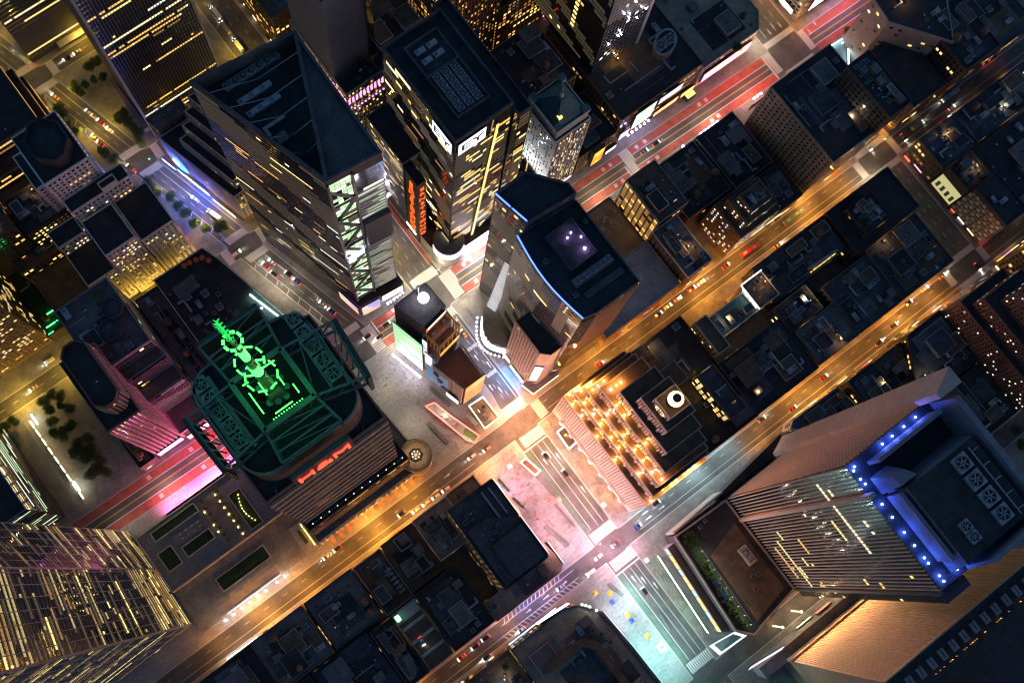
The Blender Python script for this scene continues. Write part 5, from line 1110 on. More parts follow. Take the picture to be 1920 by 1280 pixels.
for a, c in (((121, -20), (126, -15.6)), ((120, -15), (121.5, -17))):
    b2 = MB(); b2.bar((*a, 43.8), (*c, 43.8), .3, 'led_cyan'); b2.build('led_strip', b)
# glass-stepped tower
b = bld('stepped_glass_tower', 'grey-roofed tower with stepped glass front reflecting pink light', [(rect(128, -80.5, 156, -44), 0, 93, dict(wall='grey_wall', clut=10, ph=2.5)), (rect(128.2, -43.9, 152, -38), 0, 80, dict(wall='glass', roof='tar_grey')), (rect(128.4, -37.9, 149.4, -30), 0, 58, dict(wall='glass', roof='tar_grey')), (rect(128.6, -29.9, 148.6, -15.5), 0, 22, dict(wall='limestone', roof='tar_grey'))], roof='tar_grey', wall='grey_wall',
        style=dict(bay=2.2, floor=3.6, wf=.92, hf=.7, lit=.02, pal='mixed', dark='glass', grid='bands', gm='grey_wall', proud=.15), clut=0, top=90)
b2 = MB(); b2.lathe((140, -58, 93), [(5.5, 0), (5.5, 4), (5.0, 4), (5.0, 2.5), (.1, 2.5)], 22, 'tar_navy'); b2.build('round_tank_house', b)
b2 = MB(); b2.lathe((133.5, -66, 93), [(5, 0), (5, 5), (4.5, 5), (4.5, 3.5), (.1, 3.5)], 22, 'tar_navy'); b2.build('round_tank_house', b)
oct_ = lambda x0, y0, x1, y1, c: [(x0 + c, y0), (x1 - c, y0), (x1, y0 + c), (x1, y1 - c), (x1 - c, y1), (x0 + c, y1), (x0, y1 - c), (x0, y0 + c)]
bld('octagon_top_tower', 'slender brown brick tower with black octagonal roof and tall pale piers', [(rect(149.2, -56, 166, -17.5), 0, 103), (oct_(149.4, -55, 161.5, -22, 3.6), 103, 122, dict(ph=2.0))], wall='brick_brown', roof='tar_black', parm='brick_brown', clut=1,
    style=dict(bay=2.4, floor=3.7, wf=.5, hf=.6, lit=.05, pal='amber', grid='piers', gm='limestone_pink', proud=.6), top=90)
bld('row_building', 'low roof with steel frame at the foot of the brown octagon-topped tower', [(rect(166.5, -45, 176, -14.8), 0, 14)], roof='tar_black', wall='brick_dark', clut=4)
bld('row_building', 'low grey annex behind the octagon-topped tower facing the side street', [(rect(157, -80, 168, -57), 0, 12)], roof='tar_black', wall='brick_dark', clut=3)
bld('dark_glass_block', 'dark glass block with green-lit slanting floor lines at the left edge', [(rect(222, -78, 300, -20), 0, 62)], wall='glass_green', roof='tar_black', style=dict(bay=2.2, floor=4.0, wf=.95, hf=.35, lit=.05, pal='green', run=8, rows=.12, dark='glass_green'), clut=4, top=60)
g_ = thing('lit_canopy', 'long low canopy edged with warm light beside the plaza trees', 'canopy', (211, -46, 0))
b2 = MB(); b2.box(209.8, -73, 3.0, 212.4, -20, 3.4, 'limestone'); b2.build('canopy_roof', g_)
emat('strip_warm', (1, .75, .35), 5.0, True)
for k in range(9): b2 = MB(); b2.box(209.2, -72 + k * 5.8, 2.6, 209.7, -68 + k * 5.8, 3.3, 'strip_warm'); b2.build('light_strip', g_)
for k in range(6): b2 = MB(); b2.box(210.8, -72 + k * 10, .13, 211.2, -71.6 + k * 10, 3, 'steel'); b2.build('post', g_)
emat('strip_white', (.9, 1, .85), 14.0, True)
for q in ((206.6, -74.5), (208.2, -32)): b2 = MB(); b2.box(q[0], q[1], 3.6, q[0] + .5, q[1] + 6, 4.0, 'strip_white'); b2.build('light_strip', g_)
# ---------------------------------------------------------------- 40th-41st east of Broadway: pale ziggurat complex
WB = dict(bay=2.35, floor=3.7, wf=.52, hf=.5, lit=.16, pal='mixed', run=1.0, grid='both', gm='white_brick', proud=.35)
def wst(**k): d = dict(WB); d.update(k); return d
bld('pale_ziggurat', 'pale brick office ziggurat with a dark octagonal crown and stepped wings', [
    (rect(87.5, -120, 106, -95.5), 0, 68, dict(style=wst(lit=.05))), (rect(107, -118, 124, -97), 0, 74, dict(style=wst(lit=.22))), (rect(92, -128, 124.5, -120.1), 0, 84, dict(style=wst(lit=.1))),
    (rect(98, -124, 106.5, -120), 84, 88, dict(style=None)), (rect(125, -118, 141, -98), 0, 50, dict(style=wst(lit=.25))), (rect(126, -128, 141, -118.1), 0, 62, dict(style=wst(lit=.2))),
    (rect(102, -156, 125.5, -128.2), 0, 108, dict(style=wst(lit=.04, rows=.06), clut=0)), (rect(126.5, -156, 131, -136), 0, 92, dict(style=wst(lit=.03))),
    (oct_(104, -153, 121, -131, 6), 108, 116, dict(style=None, wall='brick_dark', ph=2.2, clut=0))], wall='white_brick', roof='tar_black', clut=0, top=300, minpx=6.5)
bld('gold_window_building', 'dark building with a cluster of glowing gold windows left of the pale ziggurat', [(rect(127, -156, 150, -134), 0, 58, dict(style=st(lit=.5, pal='gold', bay=2.4, floor=3.5, wf=.55, hf=.5)))], wall='brick_dark', roof='tar_black', clut=5, top=70)
bld('brick_terrace_building', 'brown building with floodlit terrace and gold windows along the side street', [(rect(142, -128, 164, -101.5), 0, 26, dict(style=st(lit=.5, pal='gold', bay=2.4, floor=3.4, wf=.6, hf=.5))), (rect(143, -150, 166, -128.5), 0, 36, dict(style=st(lit=.35, pal='gold')))], wall='brick_brown', roof='roof_brown', clut=4, top=90)
bld('row_building', 'low roof with green light tubes between two brown buildings on the side street', [(rect(165, -140, 175.5, -101.5), 0, 12)], roof='lawn', wall='brick_dark', clut=2)
g_ = ROOTS[-1]; emat('tube_green', (.05, 1, .2), 3.0, True)
for a, c in (((166, -112), (170, -112)), ((167, -106), (174, -106)), ((172, -102.2), (175, -102.2))): b2 = MB(); b2.bar((*a, 12.6), (*c, 12.6), .25, 'tube_green'); b2.build('light_tube', g_)
b = bld('brown_office_block', 'brown office block with scattered gold windows and blue roof lights', [(rect(176.2, -152, 245, -102), 0, 100, dict(style=st(lit=.24, pal='gold', bay=2.5, floor=3.4, wf=.6, hf=.42, run=1)))], wall='brick_brown', roof='tar_black', clut=4, top=140)
bld('blue_light_roof', 'low roof bathed in blue by two bright LED bars', [(rect(165.5, -156, 175.8, -140.5), 0, 66)], wall='brick_dark', roof='tar_navy', clut=1)
g_ = ROOTS[-1]; emat('led_deepblue', (.02, .22, 1.0), 12.0, True)
for k in range(2): b2 = MB(); b2.box(166.2, -146 - k * 3.2, 66.6, 175.2, -144.6 - k * 3.2, 67.0, 'led_deepblue'); b2.build('led_bar', g_)
bld('terrace_lit_building', 'dark roof with a bright amber glazed terrace near the left edge', [(rect(151, -157, 165, -135.5), 0, 72, dict(style=st(lit=.05)))], wall='brick_dark', roof='tar_black', clut=3)
g_ = ROOTS[-1]; b2 = MB(); b2.box(152.5, -155, 72, 163.5, -150, 75, 'lit_amber'); b2.build('glazed_terrace', g_)
# ---------------------------------------------------------------- 39th-40th
B1 = dict(bay=1.55, floor=3.9, wf=.8, hf=.42, lit=.012, pal='mixed', rows=.42, run=5, dark='window_dark')
r = thing('slab_tower', 'dark slab tower with long rows of yellow-lit office floors', 'skyscraper', (44, -192, 0)); fa = Facade(r); FAC[r.name] = fa; FTOP[r.name] = (300, 5.0)
b = MB(); b.prism(rect(19.5, -214, 67.5, -168.2), 0, 172, 'dark_wall', 'tar_black'); b.build('walls', r)
fa.add((67.5, -168.2), (19.5, -168.2), 4, 36, **dict(B1, rows=.6)); fa.add((67.5, -168.2), (19.5, -168.2), 66, 170, **B1)
for k in range(31): inst('mullion', unit_box('steel'), (67.3 - k * 1.59, -167.95, 3), r, scale=(.16, .4, 168))
for x in (67.6, 19.4): inst('corner_pier', unit_box('limestone'), (x, -168.0, .13), r, scale=(1.3, 1.3, 171))
b = MB(); b.prism([(68.5, -206), (71.5, -206), (71.5, -172), (68.5, -172)], .13, 5, 'limestone', 'roof_tan'); b.build('plaza_ramp', r)
r = thing('slab_tower', 'dark office slab with lit canopy at the upper corner beyond 39th street', 'skyscraper', (74, -262, 0)); fa = Facade(r); FAC[r.name] = fa; FTOP[r.name] = (150, 5.0)
b = MB(); b.prism(rect(47, -290, 99, -243), 0, 120, 'dark_wall', 'tar_black'); b.build('walls', r)
fa.add((99, -243), (47, -243), 34, 118, **dict(B1, rows=.3)); fa.add((99, -243), (47, -243), 4, 12, **dict(B1, rows=.9))
b = MB(); b.box(49, -242.8, 5.2, 82, -238.8, 5.6, 'roof_pale'); b.build('entrance_canopy', r)
bld('stepped_amber_building', 'low stepped building with amber-lit ribbon windows east of Broadway', [(rect(107, -226, 190, -170), 0, 24), (rect(109, -226, 190, -178), 24, 36), (rect(113, -226, 190, -188), 36, 48)], wall='brick_brown', roof='tar_black', style=dict(bay=2.0, floor=4.0, wf=.9, hf=.4, lit=.2, pal='amber', rows=.5, run=5), clut=4, top=110, minpx=6)
# ziggurat with the crescent sign, west of Broadway between 40th and 41st
r = thing('setback_tower', 'brown ziggurat with a blue crescent sign at its Broadway foot', 'tower', (40, -122, 0)); fa = Facade(r); FAC[r.name] = fa; FTOP[r.name] = (200, 6.0)
def par_strip(o, yn, w=44, ys=-155): return [(bwx(ys) - 11 - o - w, ys), (bwx(ys) - 11 - o, ys), (bwx(yn) - 11 - o, yn), (bwx(yn) - 11 - o - w + 10, yn)]
for i, (o, yn, z0, z1) in enumerate(((0, -96.5, 0, 44), (4.5, -99.5, 44, 56), (9, -103, 56, 68), (13.5, -107, 68, 80), (18, -111, 80, 92), (22.5, -116, 92, 102))):
    q = par_strip(o, yn, 40 - o * 1.2, -134 if i else -146); b = MB(); b.prism(q, z0, z1, 'brick_brown', 'tar_black'); b.build('walls' if i == 0 else 'tier', r); parapet(r, q, z1, 1, .5, 'limestone')
    fa.add(q[1], q[2], (8 if i == 0 else z0 + 1), z1 - 1, bay=1.9, floor=3.7, wf=.5, hf=.6, lit=.05, pal='amber', grid='piers', gm='limestone_pink', proud=.3)
    fa.add(q[2], q[3], (8 if i == 0 else z0 + 1), z1 - 1, bay=2.1, floor=3.7, wf=.6, hf=.55, lit=.5, pal='gold', grid='both', gm='limestone', proud=.25)
b = bld('corner_block', 'grey-roofed corner block with purple-lit parapet behind the crescent sign', [([(48, -155.4), (68.8, -155.4), (66.8, -147), (48, -147)], 0, 50)], wall='brick_brown', roof='tar_grey', clut=5, style=st(lit=.05))
# ---------------------------------------------------------------- west of 7th, south side of 42nd
bld('low_shop', 'small dark-roofed shop squeezed between the sign tower and the teal-roofed tower', [(rect(-63, -60, -84, -30), 0, 22), (rect(-63, -30, -84, -12.5), 0, 14)], roof='tar_black', wall='brick_dark', clut=4, style=st(lit=.1))
r = bld('teal_roof_tower', 'slim white terracotta tower with teal hipped roof and spire', [(rect(-86, -38, -108.5, -13), 0, 84, dict(faces={'E': dict(bay=2.1, floor=3.6, wf=.42, hf=.5, lit=.22, pal='gold', keep=.6), 'N': dict(bay=2.2, floor=3.6, wf=.55, hf=.6, lit=.4, pal='mixed', grid='piers', gm='white_brick', proud=.5)})), (rect(-87.2, -37, -107.3, -14.6), 84, 92, dict(clut=0, style=None))], wall='white_brick', roof='tar_black', clut=0, style=st(), top=160, minpx=5.5)
q = rect(-88, -36, -106.5, -15.6); cpt = rect(-95.4, -27.6, -99, -24)
b = MB(); b.frustum(ccw(q), ccw(cpt), 92, 103, 'teal_copper'); b.build('hipped_roof', r)
for x, y in ((-88.4, -16), (-106.1, -16), (-88.4, -35.6), (-106.1, -35.6)): inst('corner_turret', unit_box('white_brick'), (x, y, 92), r, scale=(3.4, 3.4, 3.0)); inst('turret_roof', unit_box('teal_copper'), (x, y, 95), r, scale=(3.7, 3.7, .7))
b = MB(); b.lathe((-97.2, -25.8, 103), [(1.1, 0), (1.1, 1.2), (.5, 1.8), (.12, 2.4), (.06, 11)], 8, 'white_brick'); b.build('spire', r)
b = MB(); b.box(-93.2, -20.6, 95.4, -91, -18.4, 97.4, 'lit_gold'); b.build('dormer', r)
b = bld('dark_loft', 'dark-roofed loft with amber side wall south of the teal-roofed tower', [(rect(-97, -80.5, -127, -43), 0, 56)], wall='bronze_wall', roof='tar_black', clut=9, style=st(lit=.1))
bld('theatre_building', 'dark theatre roof between the teal-roofed tower and the pipe-covered roof', [(rect(-110, -42.5, -137, -12.5), 0, 24)], roof='tar_black', wall='brick_brown', clut=5, style=st(lit=.15))
b = bld('pipe_roof_building', 'broad dark roof with white pipes and a twin-fan oval cooling tower', [(rect(-138, -80.5, -196, -13.5), 0, 36)], roof='tar_black', wall='brick_brown', clut=7, style=st(lit=.05), parm='roof_brown')
b2 = MB(); 
for a, c in (((-146, -34), (-160, -34)), ((-146, -34), (-146, -40)), ((-150, -26), (-175, -26)), ((-163, -38), (-163, -30))): b2.bar((*a, 37.2), (*c, 37.2), .3, 'duct')
b2.build('roof_pipes', b)
b2 = MB(); ov = [(-184 + 9.5 * math.cos(t) * .8 + 4.5 * math.sin(t) * .5, -34 + 6.5 * math.sin(t)) for t in np.linspace(0, 2 * math.pi, 25)[:-1]]; b2.prism(ov, 36, 42, 'roof_tan', 'tar_black'); b2.build('cooling_tower', b); parapet(b, ov, 42, .8, 1.0, 'roof_pale')
for x in (-180.6, -187): inst('cooling_fan', EQ['fan_unit'], (x, -34, 42), b, scale=(1.9, 1.9, .6))
r = thing('glass_tower', 'dark green glass tower studded with small white star lamps', 'skyscraper', (-158, -70, 0)); fa = Facade(r); FAC[r.name] = fa; FTOP[r.name] = (150, 6)
TQ = rect(-141, -98, -172, -44.5); b = MB(); b.prism(TQ, 36.02, 155, 'glass_green', 'tar_black'); b.build('glass_walls', r)
fa.add((-141, -98), (-141, -44.5), 38, 154, bay=2.4, floor=3.7, wf=.9, hf=.7, lit=.02, pal='gold', dark='glass_green', grid='bands', gm='steel_dark', proud=.12)
fa.add((-141, -44.5), (-172, -44.5), 38, 154, bay=2.4, floor=3.7, wf=.85, hf=.75, lit=.04, pal='white', dark='glass_green', grid='both', gm='steel', proud=.2)
for k in range(20): inst('stair_window', unit_box('lit_gold'), (-140.8, -66, 60 + k * 4.6), r, scale=(.3, 2.6, 2.0))
emat('star_white', (.9, .85, 1.0), 30.0)
for k in range(16):
    x, z = -145 - random.random() * 24, 62 + random.random() * 88; b = MB(); b.lathe((x, -44.0, z), [(.02, -.4), (.4, 0), (.02, .4)], 6, 'star_white'); b.build('star_lamp', r)
b = MB(); b.box(-172, -50, 36.1, -174.5, -44.2, 150, 'white_brick'); b.build('corner_pilaster', r)
bld('corner_store', 'pale-walled corner store with lit roof terrace at the far avenue', [([(-199, -13), (-199, -80), (-247, -80), (-247, -22), (-240, -13)], 0, 26)], wall='roof_pale', roof='roof_tan', clut=10, style=st(lit=.15))
# ---------------------------------------------------------------- top edge, 40th-41st west of 7th
r = thing('windowless_tower', 'grey windowless tower with one blue glazed strip at the top edge', 'skyscraper', (-32, -118, 0))
b = MB(); b.prism(rect(-17, -140, -41, -103.5), 84, 165, 'crown_grey', 'tar_black'); b.build('walls', r)
b = MB(); b.box(-38.6, -103.4, 84, -41.6, -102.6, 163, 'glass_blue'); b.build('glazed_strip', r)
bld('ornate_block', 'dark-roofed block with pink-lit ornate top windows behind the sign tower', [(rect(-16.5, -142, -44.5, -93.5), 0, 84, dict(faces={'N': dict(bay=2.2, floor=3.7, wf=.5, hf=.55, lit=.4, pal='amber', grid='piers', gm='limestone')}))], wall='limestone', roof='tar_black', clut=10, style=st(lit=.3), top=60)
g_ = ROOTS[-1]
for k in range(12): inst('pink_window', unit_box('lit_pink'), (-17.6 - k * 2.25, -93.2, 72), g_, scale=(1.2, .3, 6)); inst('pink_lamp', unit_box('lit_pink'), (-17.6 - k * 2.25, -92.8, 64), g_, scale=(.9, .5, .9))
for k in range(14): inst('pink_window', unit_box('lit_pink'), (-16.2, -95 - k * 2.6, 72), g_, scale=(.3, 1.2, 5))
bld('deco_tower', 'brown art-deco tower with amber-lit shafts at the top edge', [(rect(-80, -140, -116, -96.5), 0, 125, dict(faces={'N': dict(bay=2.2, floor=3.6, wf=.5, hf=.55, lit=.35, pal='dim', grid='piers', gm='bronze_wall', cols=.2)}))], wall='bronze_wall', roof='tar_black', clut=0, style=st(lit=.3, pal='dim'), top=120, minpx=5.5)
bld('deco_annex', 'brown annex with dark setback roofs right of the art-deco tower', [(rect(-117, -140, -150, -98), 0, 52, dict(style=st(lit=.35, pal='amber'))), (rect(-119, -140, -146, -106), 52, 72), (rect(-122, -140, -142, -114), 72, 92)], wall='bronze_wall', roof='tar_black', clut=3, style=st(lit=.25, pal='dim'), top=80, minpx=5.5)
bld('row_building', 'dark low roof at the top edge between the grey tower and the art-deco tower', [(rect(-46, -150, -79, -96), 0, 55)], wall='brick_brown', roof='tar_black', clut=8, style=st(lit=.3, pal='amber', grid='piers', gm='limestone'), top=40)
bld('row_building', 'amber-fronted warehouse at the top edge behind the green glass tower', [(rect(-152, -150, -196, -99), 0, 40)], wall='bronze_wall', roof='tar_black', clut=8, style=st(lit=.3, pal='amber'))
bld('row_building', 'dark depot roof at the top edge beside the far avenue', [(rect(-198, -150, -247, -96), 0, 22)], wall='bronze_wall', roof='tar_black', clut=8, style=st(lit=.3, pal='amber'))
bld('row_building', 'brown warehouse roof at the top edge west of the truck-lined avenue', [(rect(-17, -228, -60, -168), 0, 42)], wall='brick_brown', roof='roof_brown', clut=8, style=st(lit=.15))
bld('row_building', 'dark block at the very top edge west of the truck-lined avenue', [(rect(-62, -228, -110, -168), 0, 60)], wall='brick_brown', roof='tar_black', clut=5, style=st(lit=.25))
# ---------------------------------------------------------------- beyond 8th avenue
bld('bus_terminal', 'pale concrete terminal corner lit pink at the top right crossing', [(rect(-275, -75, -330, -11), 0, 24)], wall='roof_pale', roof='tar_black', clut=8, style=st(lit=.1))
b = bld('pink_wall_hotel', 'hotel with pale pink wall and square lit windows beyond the far avenue', [([(-286, 16), (-292, 18), (-320, 40), (-306, 62), (-284, 32)], 0, 58, dict(wall='limestone_pink', style=dict(bay=5, floor=6, wf=.4, hf=.3, lit=.35, pal='gold', keep=.4)))], wall='limestone_pink', roof='tar_black', clut=4, style=None)
b = bld('glass_corner_pavilion', 'low white-roofed corner pavilion washed cyan at the far crossing', [([(-273.5, 15), (-291, 16), (-277, 33.5), (-273.5, 30)], 0, 7)], wall='glass', roof='roof_pale', clut=0)
emat('strip_cyan', (.35, .85, 1.0), 5.0, True)
for a, c in (((-274, 15.5), (-290, 16.6)), ((-290, 17.2), (-277.4, 33))): b2 = MB(); b2.bar((*a, 8.6), (*c, 8.6), .3, 'strip_cyan'); b2.build('edge_light', b)
for k in range(4): b2 = MB(); b2.bar((-285 - k * .8, 18 + k * 1.2, 7), (-290 - k * .6, 20 + k * 1.4, 13), .3, 'strip_cyan'); b2.build('light_fin', b)
bld('row_building', 'dark two-level roof beyond the far avenue with one orange skylight', [(rect(-275, 36, -300, 76), 0, 38), (rect(-302, 42, -328, 78), 0, 56)], wall='brick_dark', roof='tar_black', clut=8, style=st(lit=.05))
bld('row_building', 'dark roofs at the top right corner beyond the far avenue', [(rect(-332, 18, -380, 77), 0, 20)], wall='brick_dark', roof='tar_navy', clut=10, style=st(lit=.1))
bld('row_building', 'dark corner building beyond the far avenue on 43rd street', [(rect(-273.5, 91, -300, 113), 0, 24)], wall='brick_dark', roof='tar_navy', clut=8, style=st(lit=.08))
b = bld('poster_wall_building', 'narrow building with a bright yellow poster wall on the far avenue', [(rect(-273, 113.6, -290, 131), 0, 30)], wall='brick_dark', roof='tar_black', clut=5, style=None)
emat('poster_yellow', (.85, .8, .35), .3, True); emat('poster_dark', (.1, .09, .08), .1)
b2 = MB(); b2.obox((-272.9, 114.5, 6), (0, 16, 0), (0, 0, 16), (.25, 0, 0), 'poster_yellow'); b2.build('poster_panel', b)
for k in range(4): b2 = MB(); b2.obox((-272.6, 116 + k * 3.8, 9), (0, 2.0, 0), (0, 0, 6), (.12, 0, 0), 'poster_dark'); b2.build('poster_figure', b)
b = bld('checkered_building', 'building with staggered pale panels like a checkerboard on the far avenue', [(rect(-273.5, 131.6, -290, 158), 0, 36)], wall='brick_dark', roof='tar_black', clut=2, style=None)
for j in range(8):
    for k in range(9):
        inst('wall_panel', unit_box(('limestone', 'roof_tan')[(j + k) % 2]), (-273.3 + .2 * ((j + k) % 2), 133 + k * 2.9 + (j % 2) * .8, 6 + j * 3.6), b, scale=(.4, 2.3, 2.9))
bld('row_building', 'dark roofs behind the checkered building at the right edge', [(rect(-292, 114, -340, 158), 0, 22)], wall='brick_dark', roof='tar_black', clut=10, style=st(lit=.08))
bld('row_building', 'dark roofs behind the corner building beyond the far avenue', [(rect(-302, 91, -360, 112), 0, 20)], wall='brick_dark', roof='tar_navy', clut=10, style=st(lit=.1))
bld('row_building', 'grey-brown apartment roof at the right edge north of 44th street', [(rect(-273.5, 173, -320, 240), 0, 40)], wall='brick_brown', roof='tar_navy', clut=10, style=st(lit=.15))
# ================================================================== SIGNS AND LAMPS
def billboard(label, p0, p1, z0, z1, m, th=.5, name='billboard', cat='billboard', frame='steel_dark', off=.35, group=None, lean=0.0):
    """screen whose lit side faces right of p0->p1 turned outwards (normal = (dy,-dx))"""
    p0, p1 = np.array(p0, float), np.array(p1, float); d = p1 - p0; L = np.linalg.norm(d); d /= L; n = np.array([d[1], -d[0]])
    mid = (p0 + p1) / 2; t = thing(name, label, cat, (float(mid[0]), float(mid[1]), z0), group)
    a = p0 + n * off
    b = MB(); b.obox((*a, z0), (*(d * L), 0), (n[0] * lean, n[1] * lean, z1 - z0), (*(n * th), 0), frame); b.build('frame', t)
    a2 = a + n * (th + .03) + d * .3; b = MB(); b.obox((*a2, z0 + .3), (*(d * (L - .6)), 0), (n[0] * lean, n[1] * lean, z1 - z0 - .6), (*(n * .06), 0), m); b.build('screen', t)
    return t
def kit(name, cols, es, sc=.12, seed=0.0, vary=.6): return screen(name, cols, es, sc, seed, vary)
W_ = (1, 1, 1)
# --- plaza triangle
kit('scr_orange', [(1, .22, .02), (1, .3, .05), (1, .2, .02), (1, .6, .3)], .5, .06, 3); t = billboard('big orange screen on the narrow end of the ball-topped tower', (20.8, 56.2), (8.2, 56.2), 6, 62, 'scr_orange')
kit('scr_orange2', [(1, .16, .02), (1, .2, .03)], .45, .1, 1); billboard('orange sign panel just below the glowing ball', (24.2, 27.7), (11.6, 25.6), 92.5, 103, 'scr_orange2', off=.1)
kit('scr_white', [(1, .9, .95), (1, 1, 1)], 4.0, .2, 2); billboard('thin white light bar on top of the orange sign below the ball', (23.8, 28.6), (11.8, 26.5), 103.4, 105.2, 'scr_white', th=.8, off=-.2)
kit('scr_green', [(.35, 1, .45), (.6, 1, .55), (.9, 1, .8)], .4, .07, 5); billboard('pale green screen on the plaza side of the ball-topped tower', (31.6, 12.0), (27.0, 30.5), 14, 84, 'scr_green', off=.3)
kit('scr_mix1', [(1, .2, .3), (1, .85, .9), (.2, .6, 1), (1, .5, .1)], .6, .12, 12); kit('scr_mix2', [(.2, .9, 1), (1, 1, 1), (.9, .2, .6)], .6, .12, 5)
billboard('red and white screen above the blue banner of the ball-topped tower', (26.8, 31.6), (25.6, 36.8), 46, 73, 'scr_mix1', off=.2); billboard('cyan and white screen under the yellow steel frame of the ball-topped tower', (25.6, 27.8), (24.6, 31.2), 50, 87, 'scr_mix2', off=.2); billboard('small multicoloured screen at the foot of the fins on the ball-topped tower', (23.8, 47), (21.4, 55.6), 7, 20, 'scr_mix2', off=1.0)
emat('lamp_lilac', (.75, .7, 1.0), 26.0, True)
t = thing('floodlight_row', 'row of lilac floodlights under the pale green screen', 'floodlights', (33, 22, 6))
for k in range(11):
    q = lerp((35.0, 13), (30.5, 31), k / 10); b = MB(); b.lathe((q[0], q[1], 6), [(.2, 0), (.55, .3), (.55, .8), (.2, 1.0)], 8, 'lamp_lilac'); b.build('floodlight', t)
b = MB(); b.bar((34.6, 13, 5.8), (30.1, 31, 5.8), .15, 'steel_dark'); b.build('bracket_rail', t)
kit('scr_orange3', [(1, .25, .04), (1, .35, .08)], .9, .1, 8); billboard('orange strip below the yellow steel frame on the ball-topped tower', (22.4, 36.8), (8.8, 34.4), 66, 74, 'scr_orange3', off=.15)
# --- west face of the navy-roofed building and wavy podium: unseen screens added to light the plaza
kit('fill_peach', [(1, .36, .14), (1, .45, .25), (1, .35, .16), (1, .6, .4)], 8.5, .05, 2); billboard('unseen peach screen added on the avenue side of the navy-roofed building', (38.8, 122), (38.8, 101), 24, 76, 'fill_peach')
kit('fill_rose', [(1, .45, .5), (1, .5, .6), (1, .5, .85)], 6.5, .05, 4); billboard('unseen rose and violet screen added on the avenue side of the navy-roofed building', (38.8, 145), (38.8, 123), 24, 76, 'fill_rose')
kit('fill_pinkw', [(1, .6, .6), (1, .75, .8), (1, .55, .5)], 7.0, .05, 6); billboard('unseen added wavy-podium screen facing the rose-lit plaza', (30.6, 156), (30.6, 142), 5, 21, 'fill_pinkw')
kit('fill_violet', [(.65, .4, 1), (.9, .6, 1), (1, .7, 1)], 8.0, .05, 9); billboard('unseen violet screen added on the podium facing the cafe tables', (34.4, 118), (33.4, 102), 5, 21, 'fill_violet')
# --- avenue north of 44th
kit('fill_cyan', [(.25, .95, .85), (.45, 1, 1), (.3, .9, .8)], 4.0, .05, 1); billboard('unseen cyan-white screen added on the avenue side of the rounded sign building', (27.0, 243), (28.2, 206), 4, 26, 'fill_cyan')  # unseen screen, invented to cast cyan light on the avenue
kit('fill_icewhite', [(.85, .85, 1), (1, .85, 1), (.8, .9, 1)], 3.0, .05, 3); billboard('unseen ice white screen added near the rounded corner of the sign building', (28.4, 205), (29.6, 187), 4, 26, 'fill_icewhite')  # unseen as well, added for its cool white spill
kit('scr_blue', [(.1, .35, 1), (.3, .6, 1), (.15, .3, 1)], 8.0, .08, 5); billboard('thin bright blue light bar along the 44th street side of the sign building', (46, 172.9), (77, 172.9), 9, 12.5, 'scr_blue', off=.2)
kit('fill_violet2', [(.35, .25, 1), (.5, .4, 1)], 14.0, .08, 7); billboard('violet screen above the blue bar on 44th street', (40, 174.4), (60, 172.6), 13.5, 26, 'fill_violet2')
emat('lamp_white', (.85, .95, 1.0), 16.0, True)
t = thing('corner_floodlights', 'cluster of dazzling white lamps on the rounded corner of the sign building', 'floodlights', (34, 179, 27))
for q in ((35.6, 177.5), (34.3, 179), (33.2, 180.6), (31.4, 184.2)): b = MB(); b.lathe((*q, 27), [(.2, 0), (.2, 1), (.5, 1.2), (.5, 1.7), (.1, 1.9)], 8, 'lamp_white'); b.build('lamp', t)
kit('scr_street', [(.9, .7, 1), (.5, 1, .6), (1, .9, .5), (.5, .8, 1)], 3.0, .12, 3); billboard('long multicoloured street-level screen along the planted podium', (-15.2, 184), (-11.6, 232), 2.5, 7, 'scr_street', off=.2)
kit('scr_lav', [(1, .55, 1), (.9, .85, 1), (.75, .6, 1), (1, 1, 1)], 0.7, .12, 1)
t = billboard('tilted lavender screen at the corner of 45th street', (-13, 254.8), (-34, 257.6), 22, 33, 'scr_lav', lean=-3.0)
kit('scr_glass', [(.7, .85, .95), (.85, .9, 1)], .8, .1, 1)
t = thing('glass_fin_canopy', 'pale lit glass fin canopy at the north corner of the planted podium', 'canopy', (-13, 239, 0))
b = MB(); b.face([(-6.5, 236.5, 9), (-20.5, 237.5, 17), (-24.5, 243, 17), (-8, 243.5, 9)], 'scr_glass'); b.face([(-8, 243.5, 8.8), (-24.5, 243, 16.8), (-20.5, 237.5, 16.8), (-6.5, 236.5, 8.8)], 'grey_wall'); b.build('glass_panel', t)
for q in ((-7.5, 238), (-9, 242.6), (-20, 238.4), (-23.5, 242.4)): b = MB(); b.bar((*q, .13), (*q, 9 if q[0] > -12 else 16.5), .15, 'steel'); b.build('post', t)
kit('scr_red', [(1, .06, .03), (1, .1, .04)], 3.0, .2, 1); t = billboard('small red shop sign on the 45th street side of the hotel', (-72, 259.2), (-62, 259.2), 9, 13, 'scr_red', th=1.0)
kit('scr_yel', [(1, .75, .2), (1, .85, .35)], 2.2, .2, 2); billboard('yellow marquee panel on the 45th street side of the hotel', (-60, 259.2), (-50, 259.2), 5, 8, 'scr_yel')
